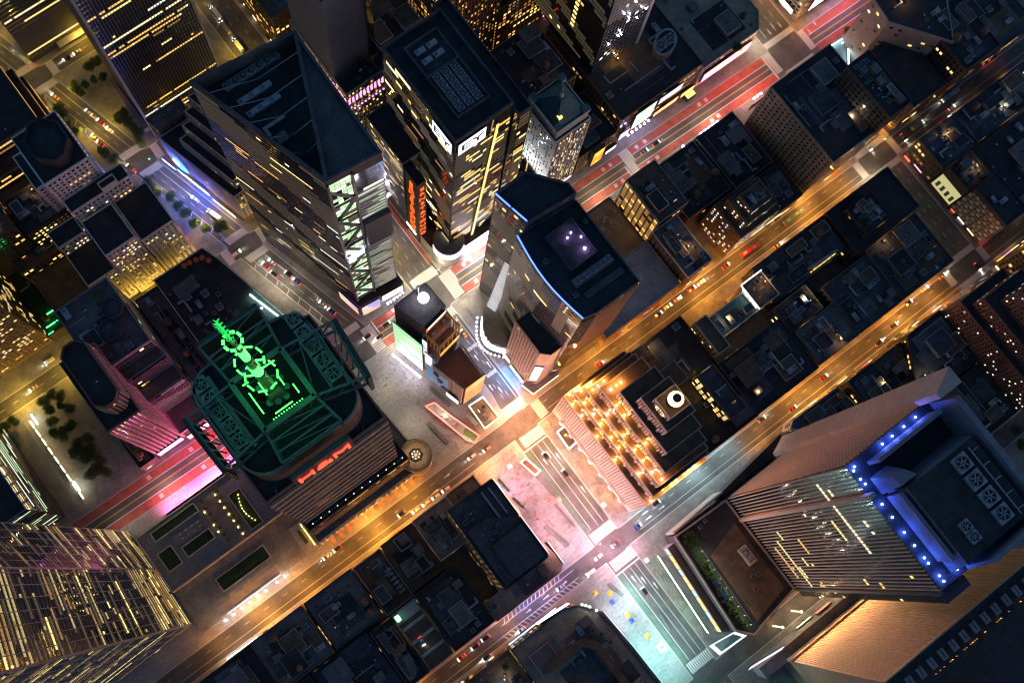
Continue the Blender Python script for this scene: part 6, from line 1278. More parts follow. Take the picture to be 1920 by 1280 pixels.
# --- 3: tower with blue roof edge, street side
kit('scr_led', [(1, .95, 1), (.9, .85, 1), (.8, .8, 1)], 5.0, .1, 2)
lens_pts = [(-15.2 + 7.0 * math.sin(math.pi * t), 26 + 24 * t) for t in np.linspace(0.02, .98, 11)]
t = thing('lens_screen', 'curved white LED ribbon wrapping the glass lens pavilion', 'led screen', (-10, 38, 0))
for i in range(10):
    a, c = lens_pts[i], lens_pts[i + 1]; d = np.array([c[0] - a[0], c[1] - a[1]]); d /= np.linalg.norm(d); n = np.array([d[1], -d[0]])
    b = MB(); b.obox((a[0] + n[0] * .2, a[1] + n[1] * .2, 11), (c[0] - a[0], c[1] - a[1], 0), (0, 0, 8.5), (*(n * .3), 0), 'scr_led'); b.build('screen', t)
t = thing('bulb_string', 'string of violet-white bulbs around the canopy of the lens pavilion', 'lamps', (-8, 38, 0))
for k in range(16):
    s_ = k / 15; q = (-14.0 + 8.2 * math.sin(math.pi * s_) , 23.5 + 28 * s_); b = MB(); b.lathe((*q, 7), [(.1, 0), (.42, .3), (.42, .7), (.1, 1)], 8, 'lamp_lilac'); b.build('bulb', t)
emat('scr_lines', (.95, .97, 1.0), .5, True)
t = thing('led_column', 'tall column of stacked white LED lines on the corner of the blue-edged tower', 'led screen', (-22, 25, 0))
for k in range(26): b = MB(); b.obox((-21.5 - .12 * k, 22.0 + .1 * k, 14 + k * 3.6), (-1.6, 5.4, 0), (0, 0, .4), (.35, .1, 0), 'scr_lines'); b.build('led_line', t)
kit('scr_corner', [(.3, .6, 1), (.5, .8, 1), (.9, .9, .5)], 1.5, .1, 6); billboard('blue and yellow sign on the chamfered stone corner block', (-13.9, 68.0), (-17.4, 71.2), 22, 62, 'scr_corner', off=.3)
kit('scr_bluefloor', [(.06, .35, 1), (.12, .5, 1)], 30.0, .1, 2); billboard('low blue screen at the foot of the stone corner block', (-13.6, 55), (-13.6, 67), 3, 9, 'scr_bluefloor')
kit('scr_marq', [(1, .65, .3), (1, .8, .5)], 2.2, .15, 2); t = thing('marquee', 'yellow-lit angular marquee wrapping the stone corner block', 'marquee', (-14, 72, 9))
b = MB(); b.prism([(-10.5, 68), (-12.5, 75.5), (-30, 75.5), (-30, 72.2), (-17, 72.2), (-13.2, 68)], 10, 13, 'grey_wall', 'grey_wall', True); b.build('canopy', t)
b = MB(); b.obox((-12.6, 75.6, 10.3), (-17, 0, 0), (0, 0, 2.4), (0, .1, 0), 'scr_marq'); b.build('front_panel', t); b = MB(); b.obox((-10.4, 68, 10.3), (-2.0, 7.4, 0), (0, 0, 2.4), (.1, .03, 0), 'scr_marq'); b.build('side_panel', t)
kit('scr_gold', [(1, .6, .15), (1, .7, .3)], 3.5, .2, 2); billboard('gold ribbon sign low on the stone corner block facing the avenue', (-13.5, 48), (-13.5, 54.5), 9, 16, 'scr_gold')
# --- tower with the vertical lettering
kit('scr_five', [(1, .9, 1), (1, 1, 1), (.95, .85, 1)], 1.0, .1, 1)
t = billboard('white corner screen on the avenue side near the roof of the lettering tower', (-24, -31), (-24, -17), 158, 171, 'scr_five'); textobj('screen_letters', 'EY', 9, (-22.95, -24, 164.5), (0, 1, 0), (0, 0, 1), 'steel_dark', t, .1, sx=1.3)
t = billboard('white corner screen on the 42nd street side near the roof of the lettering tower', (-25, -16), (-40, -16), 158, 171, 'scr_five'); textobj('screen_letters', 'EY', 9, (-32.5, -14.95, 164.5), (-1, 0, 0), (0, 0, 1), 'steel_dark', t, .1, sx=1.3)
emat('lamp_bar', (.93, .85, 1.0), 22.0, True)
for lab, a, c, z in (('upper white light bar along 42nd street below the lettering tower', (-26, -10.8), (-52, -10.8), 12), ('lower white light bar along 42nd street below the lettering tower', (-30, -9.8), (-46, -9.8), 6), ('white light bar on the avenue side below the lettering tower', (-15.0, -44), (-15.2, -34), 9)):
    t = thing('light_bar', lab, 'light bar', ((a[0] + c[0]) / 2, (a[1] + c[1]) / 2, z)); b = MB(); b.bar((*a, z), (*c, z), .75, 'lamp_bar'); b.build('tube', t); b = MB(); b.bar((a[0], a[1] - .9, z), (c[0], c[1] - .9, z), .2, 'steel_dark'); b.build('bracket', t)
t = thing('lamp_cluster', 'cluster of violet-white lamps on the avenue flank of the lettering tower', 'lamps', (-13, -62, 40))
for k, (y, z) in enumerate(((-69, 64), (-67, 60), (-65, 57), (-63, 53), (-60, 48), (-57, 44), (-68, 30), (-65, 26), (-62, 23), (-58, 20))): b = MB(); b.lathe((-12.6, y, z), [(.3, -.9), (.9, -.5), (.9, .5), (.3, .9)], 8, 'lamp_lilac'); b.build('lamp', t)
kit('scr_whitewall', [(1, .95, 1), (1, 1, 1)], 4.0, .2, 2); billboard('bright white screen low on the avenue flank of the lettering tower', (-13.2, -70), (-13.2, -58), 33, 46, 'scr_whitewall')
kit('scr_drum', [(1, .5, .4), (1, .8, .75), (1, .95, .95)], 2.4, .3, 1); t = thing('drum_sign', 'curved white and red sign wrapping the drum corner on 42nd street', 'sign', (-24, -17, 14))
for k in range(14):
    a0 = math.radians(-20 + k * 10.5); a1 = math.radians(-20 + (k + 1) * 10.5)
    for z in (15, 20): b = MB(); c = (-24.5, -17.5); b.face([(c[0] + 8.8 * math.cos(a0), c[1] + 8.8 * math.sin(a0), z), (c[0] + 8.8 * math.cos(a1), c[1] + 8.8 * math.sin(a1), z), (c[0] + 8.8 * math.cos(a1), c[1] + 8.8 * math.sin(a1), z + 3.4), (c[0] + 8.8 * math.cos(a0), c[1] + 8.8 * math.sin(a0), z + 3.4)], 'scr_drum'); b.build('panel', t)
# --- wedge tower podium
kit('scr_art', [(.25, .35, 1), (1, .45, .2), (1, .7, .5), (.4, .5, 1)], 0.5, .1, 4)
billboard('blue and orange portrait screen on the 42nd street corner of the wedge tower', (35.2, -15.5), (24, -14.2), 4, 23, 'scr_art'); billboard('yellow and green screen on the 42nd street side of the wedge tower', (23, -14.1), (10, -12.7), 13, 24, 'scr_yel2' if kit('scr_yel2', [(1, .85, .3), (.6, 1, .4), (1, 1, 1)], 0.7, .12, 2) else '')
billboard('blue portrait banner on the Broadway side of the wedge tower base', (38.6, -30), (35.8, -16), 6, 22, 'scr_art'); t = thing('lamp_row', 'short row of violet lamps under the wedge tower screens', 'lamps', (15, -11.5, 10))
for k in range(6): b = MB(); b.lathe((21 - k * 2, -11.0, 10), [(.1, 0), (.55, .3), (.55, .9), (.1, 1.2)], 8, 'lamp_lilac'); b.build('lamp', t)
t = thing('lamp_row', 'cluster of lilac lamps high on the braced glass bay of the wedge tower', 'lamps', (29, -17.6, 110))
for k in range(12): b = MB(); b.lathe((33.5 - (k % 6) * 1.5, -17.2, 108 + (k // 6) * 4), [(.1, 0), (.5, .3), (.5, .8), (.1, 1.1)], 6, 'lamp_lilac'); b.build('lamp', t)
# --- 42nd street west: marquees
kit('scr_mq_orange', [(1, .18, .01), (1, .4, .05), (1, .12, .01)], 1.3, .25, 2); kit('scr_mq_pink', [(1, .12, .3), (1, .2, .15), (1, .1, .4)], 3.0, .1, 4); kit('scr_mq_green', [(.35, 1, .35), (.8, 1, .7)], 0.7, .15, 5); kit('scr_mq_white', [(1, .9, 1), (1, .7, .7)], 1.2, .2, 1); kit('scr_mq_amber', [(1, .6, .12), (1, .45, .08)], 1.4, .2, 1)
billboard('orange glowing theatre marquee on the south side of 42nd street', (-118, -12.0), (-126, -12.0), 6, 26, 'scr_mq_orange', th=2.5); billboard('white zigzag marquee right of the orange theatre marquee', (-129, -12), (-137, -12), 6, 11, 'scr_mq_white', th=2)
billboard('tall green-white slanted sign above the violet lamps on 42nd street', (-148, -13.0), (-163, -13.0), 12, 34, 'scr_mq_green', th=1); billboard('white billboard wedge on the roof edge along 42nd street', (-165, -13), (-182, -13), 24, 33, 'scr_lav', th=1)
billboard('long magenta screen along 42nd street beside the corner store', (-200, -12.6), (-236, -12.6), 8, 20, 'scr_mq_pink', th=1); billboard('short amber sign beside the magenta screen on 42nd street', (-186, -12.9), (-196, -12.9), 5, 11, 'scr_mq_amber', th=1)
kit('scr_mq_p2', [(1, .15, .5), (1, .7, .9), (.5, .2, 1)], 1.4, .2, 7); billboard('pink and violet sign band left of the orange theatre marquee', (-88, -11.8), (-106, -11.8), 5, 9, 'scr_mq_p2'); billboard('violet sign band under the green-white slanted sign', (-140, -12.6), (-147, -12.6), 7, 16, 'scr_mq_p2'); billboard('red and amber sign band below the white billboard wedge', (-166, -12.6), (-184, -12.6), 5, 11, 'scr_shop2' if kit('scr_shop2', [(1, .12, .05), (1, .5, .1), (1, .2, .1)], 2.0, .2, 4) else '')
billboard('amber lit sign frame at the foot of the teal-roofed tower', (-66, -12.0), (-82, -12.0), 9, 16, 'scr_mq_amber', th=.6)
kit('fill_red', [(1, .08, .06), (1, .15, .2)], 6.0, .1, 3); billboard('unseen red screen added under the black corner complex on 42nd street', (-236, 18.4), (-214, 18.4), 6, 14, 'fill_red', th=.6)  # faces away from view, added to redden the street
emat('lamp_viol2', (.62, .5, 1.0), 30.0, True)
for lab, xs, y in (('violet lamp group on the north side of 42nd street near the black complex', (-214, -216.5, -219), 16.5), ('row of five violet lamps along the north roof edge of 42nd street', (-176, -179, -182, -185, -188), 15.0), ('single violet lamp on the north roof edge of 42nd street', (-163,), 15.0), ('violet lamp cluster under the green-white sign on 42nd street', (-146, -149, -152, -155, -158, -161), -10.5)):
    t = thing('lamp_row', lab, 'lamps', (xs[0], y, 10))
    for x in xs: b = MB(); b.lathe((x, y, 20 if y > 0 else 9), [(.1, 0), (.6, .3), (.6, 1.0), (.1, 1.3)], 8, 'lamp_viol2'); b.build('lamp', t)
t = thing('food_kiosk', 'yellow-lit kiosk with grid roof on the red-lit pavement of 42nd street', 'kiosk', (-193, -10.5, 0))
b = MB(); b.box(-196, -11.6, .13, -189.6, -8.0, 5, 'steel_dark'); b.build('walls', t)
for k in range(5): b = MB(); b.box(-195.6 + k * 1.25, -11.3, 5.0, -194.7 + k * 1.25, -8.3, 5.3, 'lit_gold'); b.build('roof_panel', t)
kit('scr_corner2', [(.75, .6, 1), (1, .7, 1)], 4.0, .2, 1); billboard('small white and violet screen on the corner store facing the far crossing', (-247.6, -24), (-240.4, -13.8), 10, 24, 'scr_corner2')
kit('scr_term', [(1, .45, .15), (1, .6, .3)], 5.0, .1, 1); billboard('orange lit frieze on the terminal corner at the far crossing', (-274.4, -60), (-274.4, -14), 4, 9, 'scr_term')
kit('scr_termpink', [(1, .4, .6), (1, .55, .7)], 5.0, .1, 3); billboard('pink screen on the 42nd street side of the terminal', (-282, -10.4), (-322, -10.4), 6, 22, 'scr_termpink')
# --- 42nd street east: pink
kit('fill_magenta', [(1, .08, .4), (1, .12, .5), (1, .2, .35)], 4.0, .05, 2); billboard('huge unseen magenta screen added on the 42nd street side of the antenna tower', (88, 9.8), (123.6, 9.8), 7, 52, 'fill_magenta', off=.4)  # unseen screen, content invented to light the street pink
kit('fill_magenta3', [(1, .06, .35), (1, .12, .5), (1, .2, .35)], 26.0, .05, 2); billboard('low unseen magenta screen added along the 42nd street wall of the garden terrace', (128, 11.4), (180, 11.4), .4, 5, 'fill_magenta3', off=.25); kit('fill_magenta2', [(1, .08, .35), (1, .15, .5)], .35, .05, 2); billboard('unseen magenta screen added high on the 42nd street side of the antenna tower', (96, 13.8), (119, 13.8), 100, 190, 'fill_magenta2')  # two more unseen ones, added for street light and glass reflections
kit('scr_shop', [(1, .25, .2), (.4, .2, 1), (1, .6, .3)], 2.0, .15, 2); billboard('red and blue shop screens at the foot of the octagon-topped tower', (165.5, -17.2), (150, -17.2), 3, 12, 'scr_shop'); billboard('pink lit marquee at the foot of the stepped glass tower', (148, -15.2), (130, -15.2), 4, 14, 'scr_mq_pink')
# --- crescent sign and blue band on Broadway
emat('neon_blue', (.02, .1, 1.0), 6.0, True); emat('neon_pale', (.35, .6, 1.0), 10.0, True)
bc = lambda y, o=0.0: (bwx(y) - 9.6 + o, y)
t = thing('crescent_sign', 'blue neon crescent moon sign on the Broadway ziggurat', 'neon sign', (*bc(-137), 20))
cx, cy_ = bc(-136.5); b = MB(); pts = []
N_ = 18
for k in range(N_ + 1):
    a = math.radians(70 + 220 * k / N_); pts.append((math.cos(a) * 7.6, math.sin(a) * 9.0))
inn = [(math.cos(math.radians(70 + 220 * k / N_)) * 5.0 + 2.6, math.sin(math.radians(70 + 220 * k / N_)) * 8.0) for k in range(N_ + 1)]
U2 = (-.254, .967)   # along Broadway
def cw(p, o): return (cx + U2[0] * -p[0] + o * .967, cy_ + U2[1] * -p[0] + o * .254, 26 + p[1])
for k in range(N_):
    q = [cw(pts[k], .4), cw(pts[k + 1], .4), cw(inn[k + 1], .4), cw(inn[k], .4)]; b.face(q, 'neon_blue'); b.face([cw(pts[k], -.2), cw(inn[k], -.2), cw(inn[k + 1], -.2), cw(pts[k + 1], -.2)], 'steel_dark')
b.build('crescent', t)
l = bpy.data.lights.new('crescent_light', 'POINT'); l.energy = 9000; l.color = (.03, .1, 1); l.shadow_soft_size = 2.0
for q in ((cw((0, 0), 4)), (cw((-14, -16), 3))): lo = bpy.data.objects.new('crescent_light', l); COL.objects.link(lo); lo.parent = t; lo.location = (q[0] - t['_o'][0], q[1] - t['_o'][1], q[2] - t['_o'][2])
for k in range(6): b = MB(); b.bar(cw((-1 + k * .5, -2.5 + k), .5), cw((1 + k * .2, -2 + k), .5), .22, 'neon_pale'); b.build('neon_tube', t)
for k in range(2): b = MB(); p = cw((-2 + k * 4, 0), -1.5); b.bar(p, (p[0], p[1], 12), .2, 'steel_dark'); b.build('support_post', t)
billboard('bright blue band sign along the Broadway foot of the ziggurat', (bc(-140)[0], -140), (bc(-118)[0], -118), 7, 12, 'scr_band' if kit('scr_band', [(.04, .2, 1), (.5, .75, 1), (.05, .15, 1)], 9.0, .2, 3) else '')
billboard('blue canopy edge on the corner of Broadway and 40th street', (bc(-152)[0], -152), (bc(-143)[0], -143), 4, 6.5, 'scr_blue')
billboard('warm lit shop front along the Broadway side of the ziggurat', (bc(-117)[0], -117), (bc(-101)[0], -101), 3, 7, 'scr_gold')
# --- red umbrella kiosks and plaza stairs are in the plaza section
# ------------------------------------------------------------------ street lamps
def lampmesh():
    b = MB(); b.lathe((0, 0, 0), [(.16, 0), (.16, .9), (.09, 1.0), (.07, 8.6)], 8, 'steel_dark'); E_ = {'pole': b.mesh('lamp_pole')}
    b = MB(); b.bar((0, 0, 8.5), (1.9, 0, 9.1), .06, 'steel_dark'); E_['arm'] = b.mesh('lamp_arm')
    return E_
LM = lampmesh()
for nm, col in (('sodium', (1, .55, .12)), ('white', (1, .86, .66)), ('cool', (.85, .92, 1.0)), ('green', (.9, .8, .3)), ('peach', (1, .7, .5)), ('rose', (1, .7, .85))):
    emat('bulb_' + nm, col, 30.0); b = MB(); b.prism([(1.6, -.22), (2.6, -.16), (2.6, .16), (1.6, .22)], 9.02, 9.25, 'steel_dark'); b.face([(1.75, .14, 9.0), (2.5, .1, 9.0), (2.5, -.1, 9.0), (1.75, -.14, 9.0)], 'bulb_' + nm); LM['head_' + nm] = b.mesh('lamp_head')
LD = {}
def street_lamp(x, y, rz, kind, watts, label, group, z=.13):
    t = thing('street_lamp', label, 'street lamp', (x, y, z), group); t.rotation_euler = (0, 0, rz)
    for p in ('pole', 'arm', 'head_' + kind):
        o = bpy.data.objects.new('lamp_head' if p[0] == 'h' else 'lamp_' + p if p != 'pole' else 'lamp_pole', LM[p]); COL.objects.link(o); o.parent = t
    key = (kind, watts)
    if key not in LD:
        l = bpy.data.lights.new('lamp_light', 'POINT'); l.energy = watts; l.shadow_soft_size = .35; l.color = {'sodium': (1, .38, .05), 'white': (1, .8, .55), 'cool': (.6, .9, 1.0), 'green': (1, .6, .07), 'peach': (1, .38, .13), 'rose': (1, .46, .62)}[kind]; LD[key] = l
    o = bpy.data.objects.new('lamp_light', LD[key]); COL.objects.link(o); o.parent = t; o.location = (2.1, 0, 8.85)
def lamp_run(pts, n, kind, watts, label, side=1, group=None, jitter=1.5):
    a, c = pts; d = math.atan2(c[1] - a[1], c[0] - a[0]); end = ('lower left' if a[0] > c[0] else 'upper right') if abs(c[0] - a[0]) > abs(c[1] - a[1]) else ('upper left' if c[1] > a[1] else 'lower right'); base = label
    for k in range(n):
        q = lerp(a, c, (k + .5) / n); street_lamp(q[0] + random.uniform(-2, 2) * math.cos(d), q[1] + random.uniform(-2, 2) * math.sin(d), d + side * math.pi / 2, kind, watts * (.45, 1.0, 1.75)[(k * 2 + n) % 3], '%s %s from %s' % (ORD[k], base.replace('street lamp', 'lamp').replace('on the ', 'on '), end), group or base)
SO = 2900
lamp_run(((-18, Y43 - 6.4), (-244, Y43 - 5.2)), 9, 'sodium', SO, 'sodium street lamp on the south kerb of 43rd street west of the avenue', 1 if False else -1)
lamp_run(((-30, Y43 + 6.2), (-244, Y43 + 6.2)), 8, 'sodium', SO, 'sodium street lamp on the north kerb of 43rd street west of the avenue', 1)
lamp_run(((210, Y43 - 6.2), (60, Y43 - 6.2)), 6, 'sodium', SO * 1.3, 'sodium street lamp on the south kerb of 43rd street east of the plaza', -1)
lamp_run(((200, Y43 + 6.2), (64, Y43 + 6.2)), 6, 'sodium', SO * 1.3, 'sodium street lamp on the north kerb of 43rd street east of the plaza', 1)
lamp_run(((-95, Y44 - 5.8), (-244, Y44 - 5.8)), 6, 'sodium', SO, 'sodium street lamp on the south kerb of 44th street west of the avenue', -1)
lamp_run(((-85, Y44 + 5.8), (-244, Y44 + 5.8)), 7, 'sodium', SO, 'sodium street lamp on the north kerb of 44th street west of the avenue', 1)
lamp_run(((140, Y44 - 5.8), (30, Y44 - 5.8)), 4, 'sodium', SO * .8, 'street lamp on the south kerb of 44th street east of the avenue', -1)
lamp_run(((-18, N42(-18) + .7), (-236, N42(-236) + .7)), 8, 'white', SO * .8, 'street lamp on the north kerb of 42nd street', 1)
lamp_run(((215, N42(215) + .8), (130, N42(130) + .8)), 3, 'white', SO * .6, 'street lamp on the north kerb of 42nd street by the garden terrace', 1)
for yc, nm, xa in ((Y41, '41st', 300), (Y40, '40th', 230), (Y39, '39th', 200)):
    lamp_run(((xa, yc + 5), (bwx(yc) + 20, yc + 5)), 8 if nm == '41st' else 4, 'green', SO * (1.5 if nm == '41st' else .6), 'yellowish street lamp along %s street east of Broadway' % nm, 1)
    lamp_run(((bwx(yc) - 16, yc - 5), (8, yc - 5)), 2, 'green', SO * .7, 'yellowish street lamp along %s street between Broadway and the avenue' % nm, -1)
lamp_run(((bwx(-25) + 7.8, -25), (bwx(-78) + 7.8, -78)), 3, 'white', SO * .8, 'street lamp on Broadway just south of the triangle', -1)
lamp_run(((bwx(-95) + 7.8, -95), (bwx(-310) + 7.8, -310)), 8, 'green', SO * .5, 'yellowish street lamp on the east kerb of Broadway', -1)
lamp_run(((bwx(-95) - 7.8, -95), (bwx(-310) - 7.8, -310)), 8, 'green', SO * .4, 'yellowish street lamp on the west kerb of Broadway', 1)
lamp_run(((5.8, -20), (5.8, -310)), 8, 'green', SO * .8, 'yellowish street lamp on the truck-lined avenue', -1)
lamp_run(((-249, -60), (-249, 240)), 9, 'white', SO * .8, 'street lamp on the east kerb of the far avenue', -1)
lamp_run(((-272, -60), (-272, 240)), 8, 'sodium', SO * .8, 'street lamp on the west kerb of the far avenue', 1)
lamp_run(((-5.6, 100), (-5.6, 150)), 2, 'white', SO, 'street lamp at the foot of the stepped stone tower', -1)
lamp_run(((9.8, 182), (9.8, 236)), 2, 'cool', SO * .9, 'cool street lamp on the wide avenue north of 44th street', 1)
lamp_run(((-40, Y45 + 5.8), (-130, Y45 + 5.8)), 3, 'white', SO * .8, 'street lamp along 45th street', 1)
lamp_run(((-14, Y44 - 5.8), (-90, Y44 - 5.8)), 4, 'cool', SO * 1.3, 'cool street lamp at the avenue end of 44th street', -1)
PL = 5200  # added lamps that lift the ground brightness in the screens' tints
for lab, kind, w_, pts in (('tall added lamp at the peach-lit 43rd street crossing', 'peach', PL * 1.6, ((10, 91.5), (-8.4, 90.6), (8.2, 76.6), (-8.4, 76.4), (31, 92.5))), ('tall added lamp on the rose-lit plaza', 'rose', PL * .5, ((10.2, 112), (10.2, 134), (10.2, 154), (30, 112), (28, 136))), ('tall added lamp on the pavement before the stepped stone tower', 'peach', PL * .8, ((-15.6, 104), (-15.6, 124), (-15.6, 144))), ('tall added lamp on the triangle plaza', 'white', PL * .22, ((36, 30), (50, 24), (34, 56), (50, 48), (32, 74))), ('tall added plaza lamp north of 44th street', 'cool', PL * .36, ((10.2, 188), (10.2, 210), (10.2, 232), (24, 196), (24, 222))), ('tall added lamp at the 42nd street crossing', 'white', PL * .7, ((-15, 9), (5, 8.6), (5.6, -14), (-15, -11), (33, 8))), ('tall added lamp at the rose-lit 44th street crossing', 'rose', PL * .8, ((-7.4, 159), (10, 160), (-7.4, 172), (10, 171.5)))):
    for k, (x, y) in enumerate(sorted(pts, key=lambda q: pix((*q, 9))[1])): street_lamp(x, y, math.atan2(-(y % 3 - 1) * .2, (2 - x) / abs(2 - x)), kind, w_, '%s %s from the top' % (ORD[k], lab), lab)
# row of violet-white lamps along 43rd street by the terrace
t = thing('lamp_row', 'row of bluish white lamps along 43rd street beside the garden terrace', 'lamps', (168, 74, 0))
for k in range(8):
    x = 186 - k * 5.0 - (2 if k > 5 else 0); b = MB(); b.lathe((x, 74.2, .13), [(.08, 0), (.08, 5), (.5, 5.2), (.5, 6.0), (.1, 6.3)], 8, 'lamp_white'); b.build('lamp', t)
b = MB(); b.box(150, 71.9, 5.6, 183, 72.5, 6.1, 'scr_lines'); b.build('light_strip', t)
t = thing('bulb_string', 'string of small white bulbs along the north kerb of 43rd street at the lower left', 'lamps', (190, 90, 0))
for k in range(14): b = MB(); b.lathe((196 - k * 1.35, 90.6, 3.5), [(.05, 0), (.28, .2), (.28, .5), (.05, .7)], 6, 'lamp_white'); b.build('bulb', t)
b = MB(); b.bar((196.5, 91.2, 3.4), (177.5, 91.2, 3.4), .08, 'steel_dark'); b.build('wire', t)
# floodlights of the stepped stone tower
emat('flood_warm', (1.0, .62, .3), 30.0); emat('flood_violet', (.8, .5, 1.0), 45.0); emat('flood_blue', (.15, .2, 1.0), 30)
st_root = bpy.data.objects['stepped_tower']
fl = bpy.data.lights.new('flood_light', 'POINT'); fl.energy = 1000; fl.color = (1, .42, .08); fl.shadow_soft_size = .5
rs = random.Random(3); FL = []
for i, (q, z0, z1) in enumerate(PT[:-1]):
    x1, y0, y1 = q[1][0], q[0][1], q[2][1]; nx = PT[i + 1][0][1][0]; ny0, ny1 = PT[i + 1][0][0][1], PT[i + 1][0][2][1]; n_ = 9 - i
    for k in range(n_):
        if i in (0, 1, 2, 3) and rs.random() < (.45, .8, .6, .7)[i]: FL.append(((x1 + nx) / 2 + .4, ny0 + (ny1 - ny0) * (k + .5) / n_ + rs.uniform(-1, 1), z1))
    for k in range(3 if i < 4 else 0): FL.append((x1 - 2 - k * 3.4 - rs.random() * 2, (y0 + ny0) / 2, z1))
    if i in (0, 2): FL.append((x1 - 3, (y1 + ny1) / 2, z1))
for k in range(11): FL.append((-26 - rs.random() * 26, 155.6 - rs.random() * .8, 55))
for k, (x, y, z) in enumerate(FL):
    b = MB(); b.lathe((x, y, z + .1), [(.1, 0), (.3, .2), (.3, .55), (.1, .7)], 8, 'flood_blue' if k in (7, 23) else ('flood_violet' if k % 4 == 1 else 'flood_warm')); b.build('floodlight', st_root)
    if 1:
        o = bpy.data.objects.new('flood_light', fl); COL.objects.link(o); o.parent = st_root; oo = st_root['_o']; o.location = (x - oo[0], y - oo[1], z + 2.2)
tt = bpy.data.objects['teal_roof_tower']; tl = bpy.data.lights.new('facade_flood', 'SPOT'); tl.energy = 9000; tl.color = (.85, .93, 1.0); tl.spot_size = math.radians(100); tl.spot_blend = .8; tl.shadow_soft_size = .4
for y in (-32, -19):
    o = bpy.data.objects.new('facade_flood', tl); COL.objects.link(o); o.parent = tt; oo = tt['_o']; o.location = (-71 - oo[0], y - oo[1], 24); o.rotation_euler = (0, math.radians(-230), 0)
    b = MB(); b.lathe((-71, y, 22), [(.15, 0), (.15, 1), (.4, 1.2), (.4, 1.7), (.1, 1.8)], 8, 'lit_white'); b.build('facade_floodlight', tt)
# hotel wall floodlights (on the street podium roof, turned up the wall)
ho = bpy.data.objects['hotel_slab']; hl = bpy.data.lights.new('wall_flood', 'SPOT'); hl.energy = 26000; hl.color = (1, .5, .2); hl.spot_size = math.radians(95); hl.spot_blend = .7; hl.shadow_soft_size = .5
for k in range(5):
    x = -42 - k * 13; o = bpy.data.objects.new('wall_flood', hl); COL.objects.link(o); o.parent = ho; oo = ho['_o']; o.location = (x - oo[0], 251 - oo[1], 19); o.rotation_euler = (math.radians(148), 0, 0)
    b = MB(); b.lathe((x, 251, .13), [(.1, 0), (.1, 17.2), (.5, 17.4), (.5, 18.2), (.1, 18.4)], 8, 'flood_warm'); b.build('mast_floodlight', ho)
# ================================================================== VEHICLES
for nm, c in (('white', (.75, .75, .74)), ('black', (.012, .012, .014)), ('grey', (.2, .2, .21)), ('blue', (.03, .07, .3)), ('red', (.42, .02, .015)), ('yellow', (.75, .42, .02)), ('silver', (.45, .46, .47)), ('brown', (.1, .06, .04)), ('paleblue', (.3, .5, .65)), ('tan', (.4, .3, .18)), ('green', (.08, .22, .12))):
    mat('car_' + nm, c, .3, .15, noise=.08, nscale=3.0, spec=.6)
mat('car_glass', (.01, .012, .014), .08, spec=.9); mat('rim', (.4, .4, .4), .4, .8)
emat('headlight', (1, .95, .8), 25.0); emat('taillight', (1, .03, .02), 8.0)
def loft(sec, m, b=None):
    """sections (x, halfwidth bottom, halfwidth top, z0, z1) joined into a closed hull"""
    b = b or MB(); k = len(b.v); a = b.mi(m)
    for x, w0, w1, z0, z1 in sec: b.v.extend([(x, -w0, z0), (x, w0, z0), (x, w1, z1), (x, -w1, z1)])
    for i in range(len(sec) - 1):
        for j in range(4):
            q = k + i * 4; b.f.append((q + j, q + 4 + j, q + 4 + (j + 1) % 4, q + (j + 1) % 4)); b.m.append(a)
    b.f.append((k, k + 1, k + 2, k + 3)); b.m.append(a); e = k + (len(sec) - 1) * 4; b.f.append((e + 3, e + 2, e + 1, e)); b.m.append(a); return b
def wheelmesh(r, w):
    b = MB(); n = 12
    for y0, rr, m in ((-w / 2, r, 'rubber'),):
        k = len(b.v)
        for yy in (-w / 2, w / 2):
            for i in range(n): t = 2 * math.pi * i / n; b.v.append((r * math.cos(t), yy, r * math.sin(t)))
        a = b.mi('rubber'); a2 = b.mi('rubber')
        for i in range(n): j = (i + 1) % n; b.f.append((k + i, k + j, k + n + j, k + n + i)); b.m.append(a)
        b.f.append(tuple(k + i for i in reversed(range(n)))); b.m.append(a2); b.f.append(tuple(k + n + i for i in range(n))); b.m.append(a2)
    return b.mesh('wheel')
VM = {}
b = MB(); k = [(.2 * math.cos(i * math.pi / 4), 0, .2 * math.sin(i * math.pi / 4)) for i in range(8)]; b.face([(x, -.02, z) for x, y, z in k], 'rim'); b.face([(x, .02, z) for x, y, z in reversed(k)], 'rim'); RIM = b.mesh('rim')
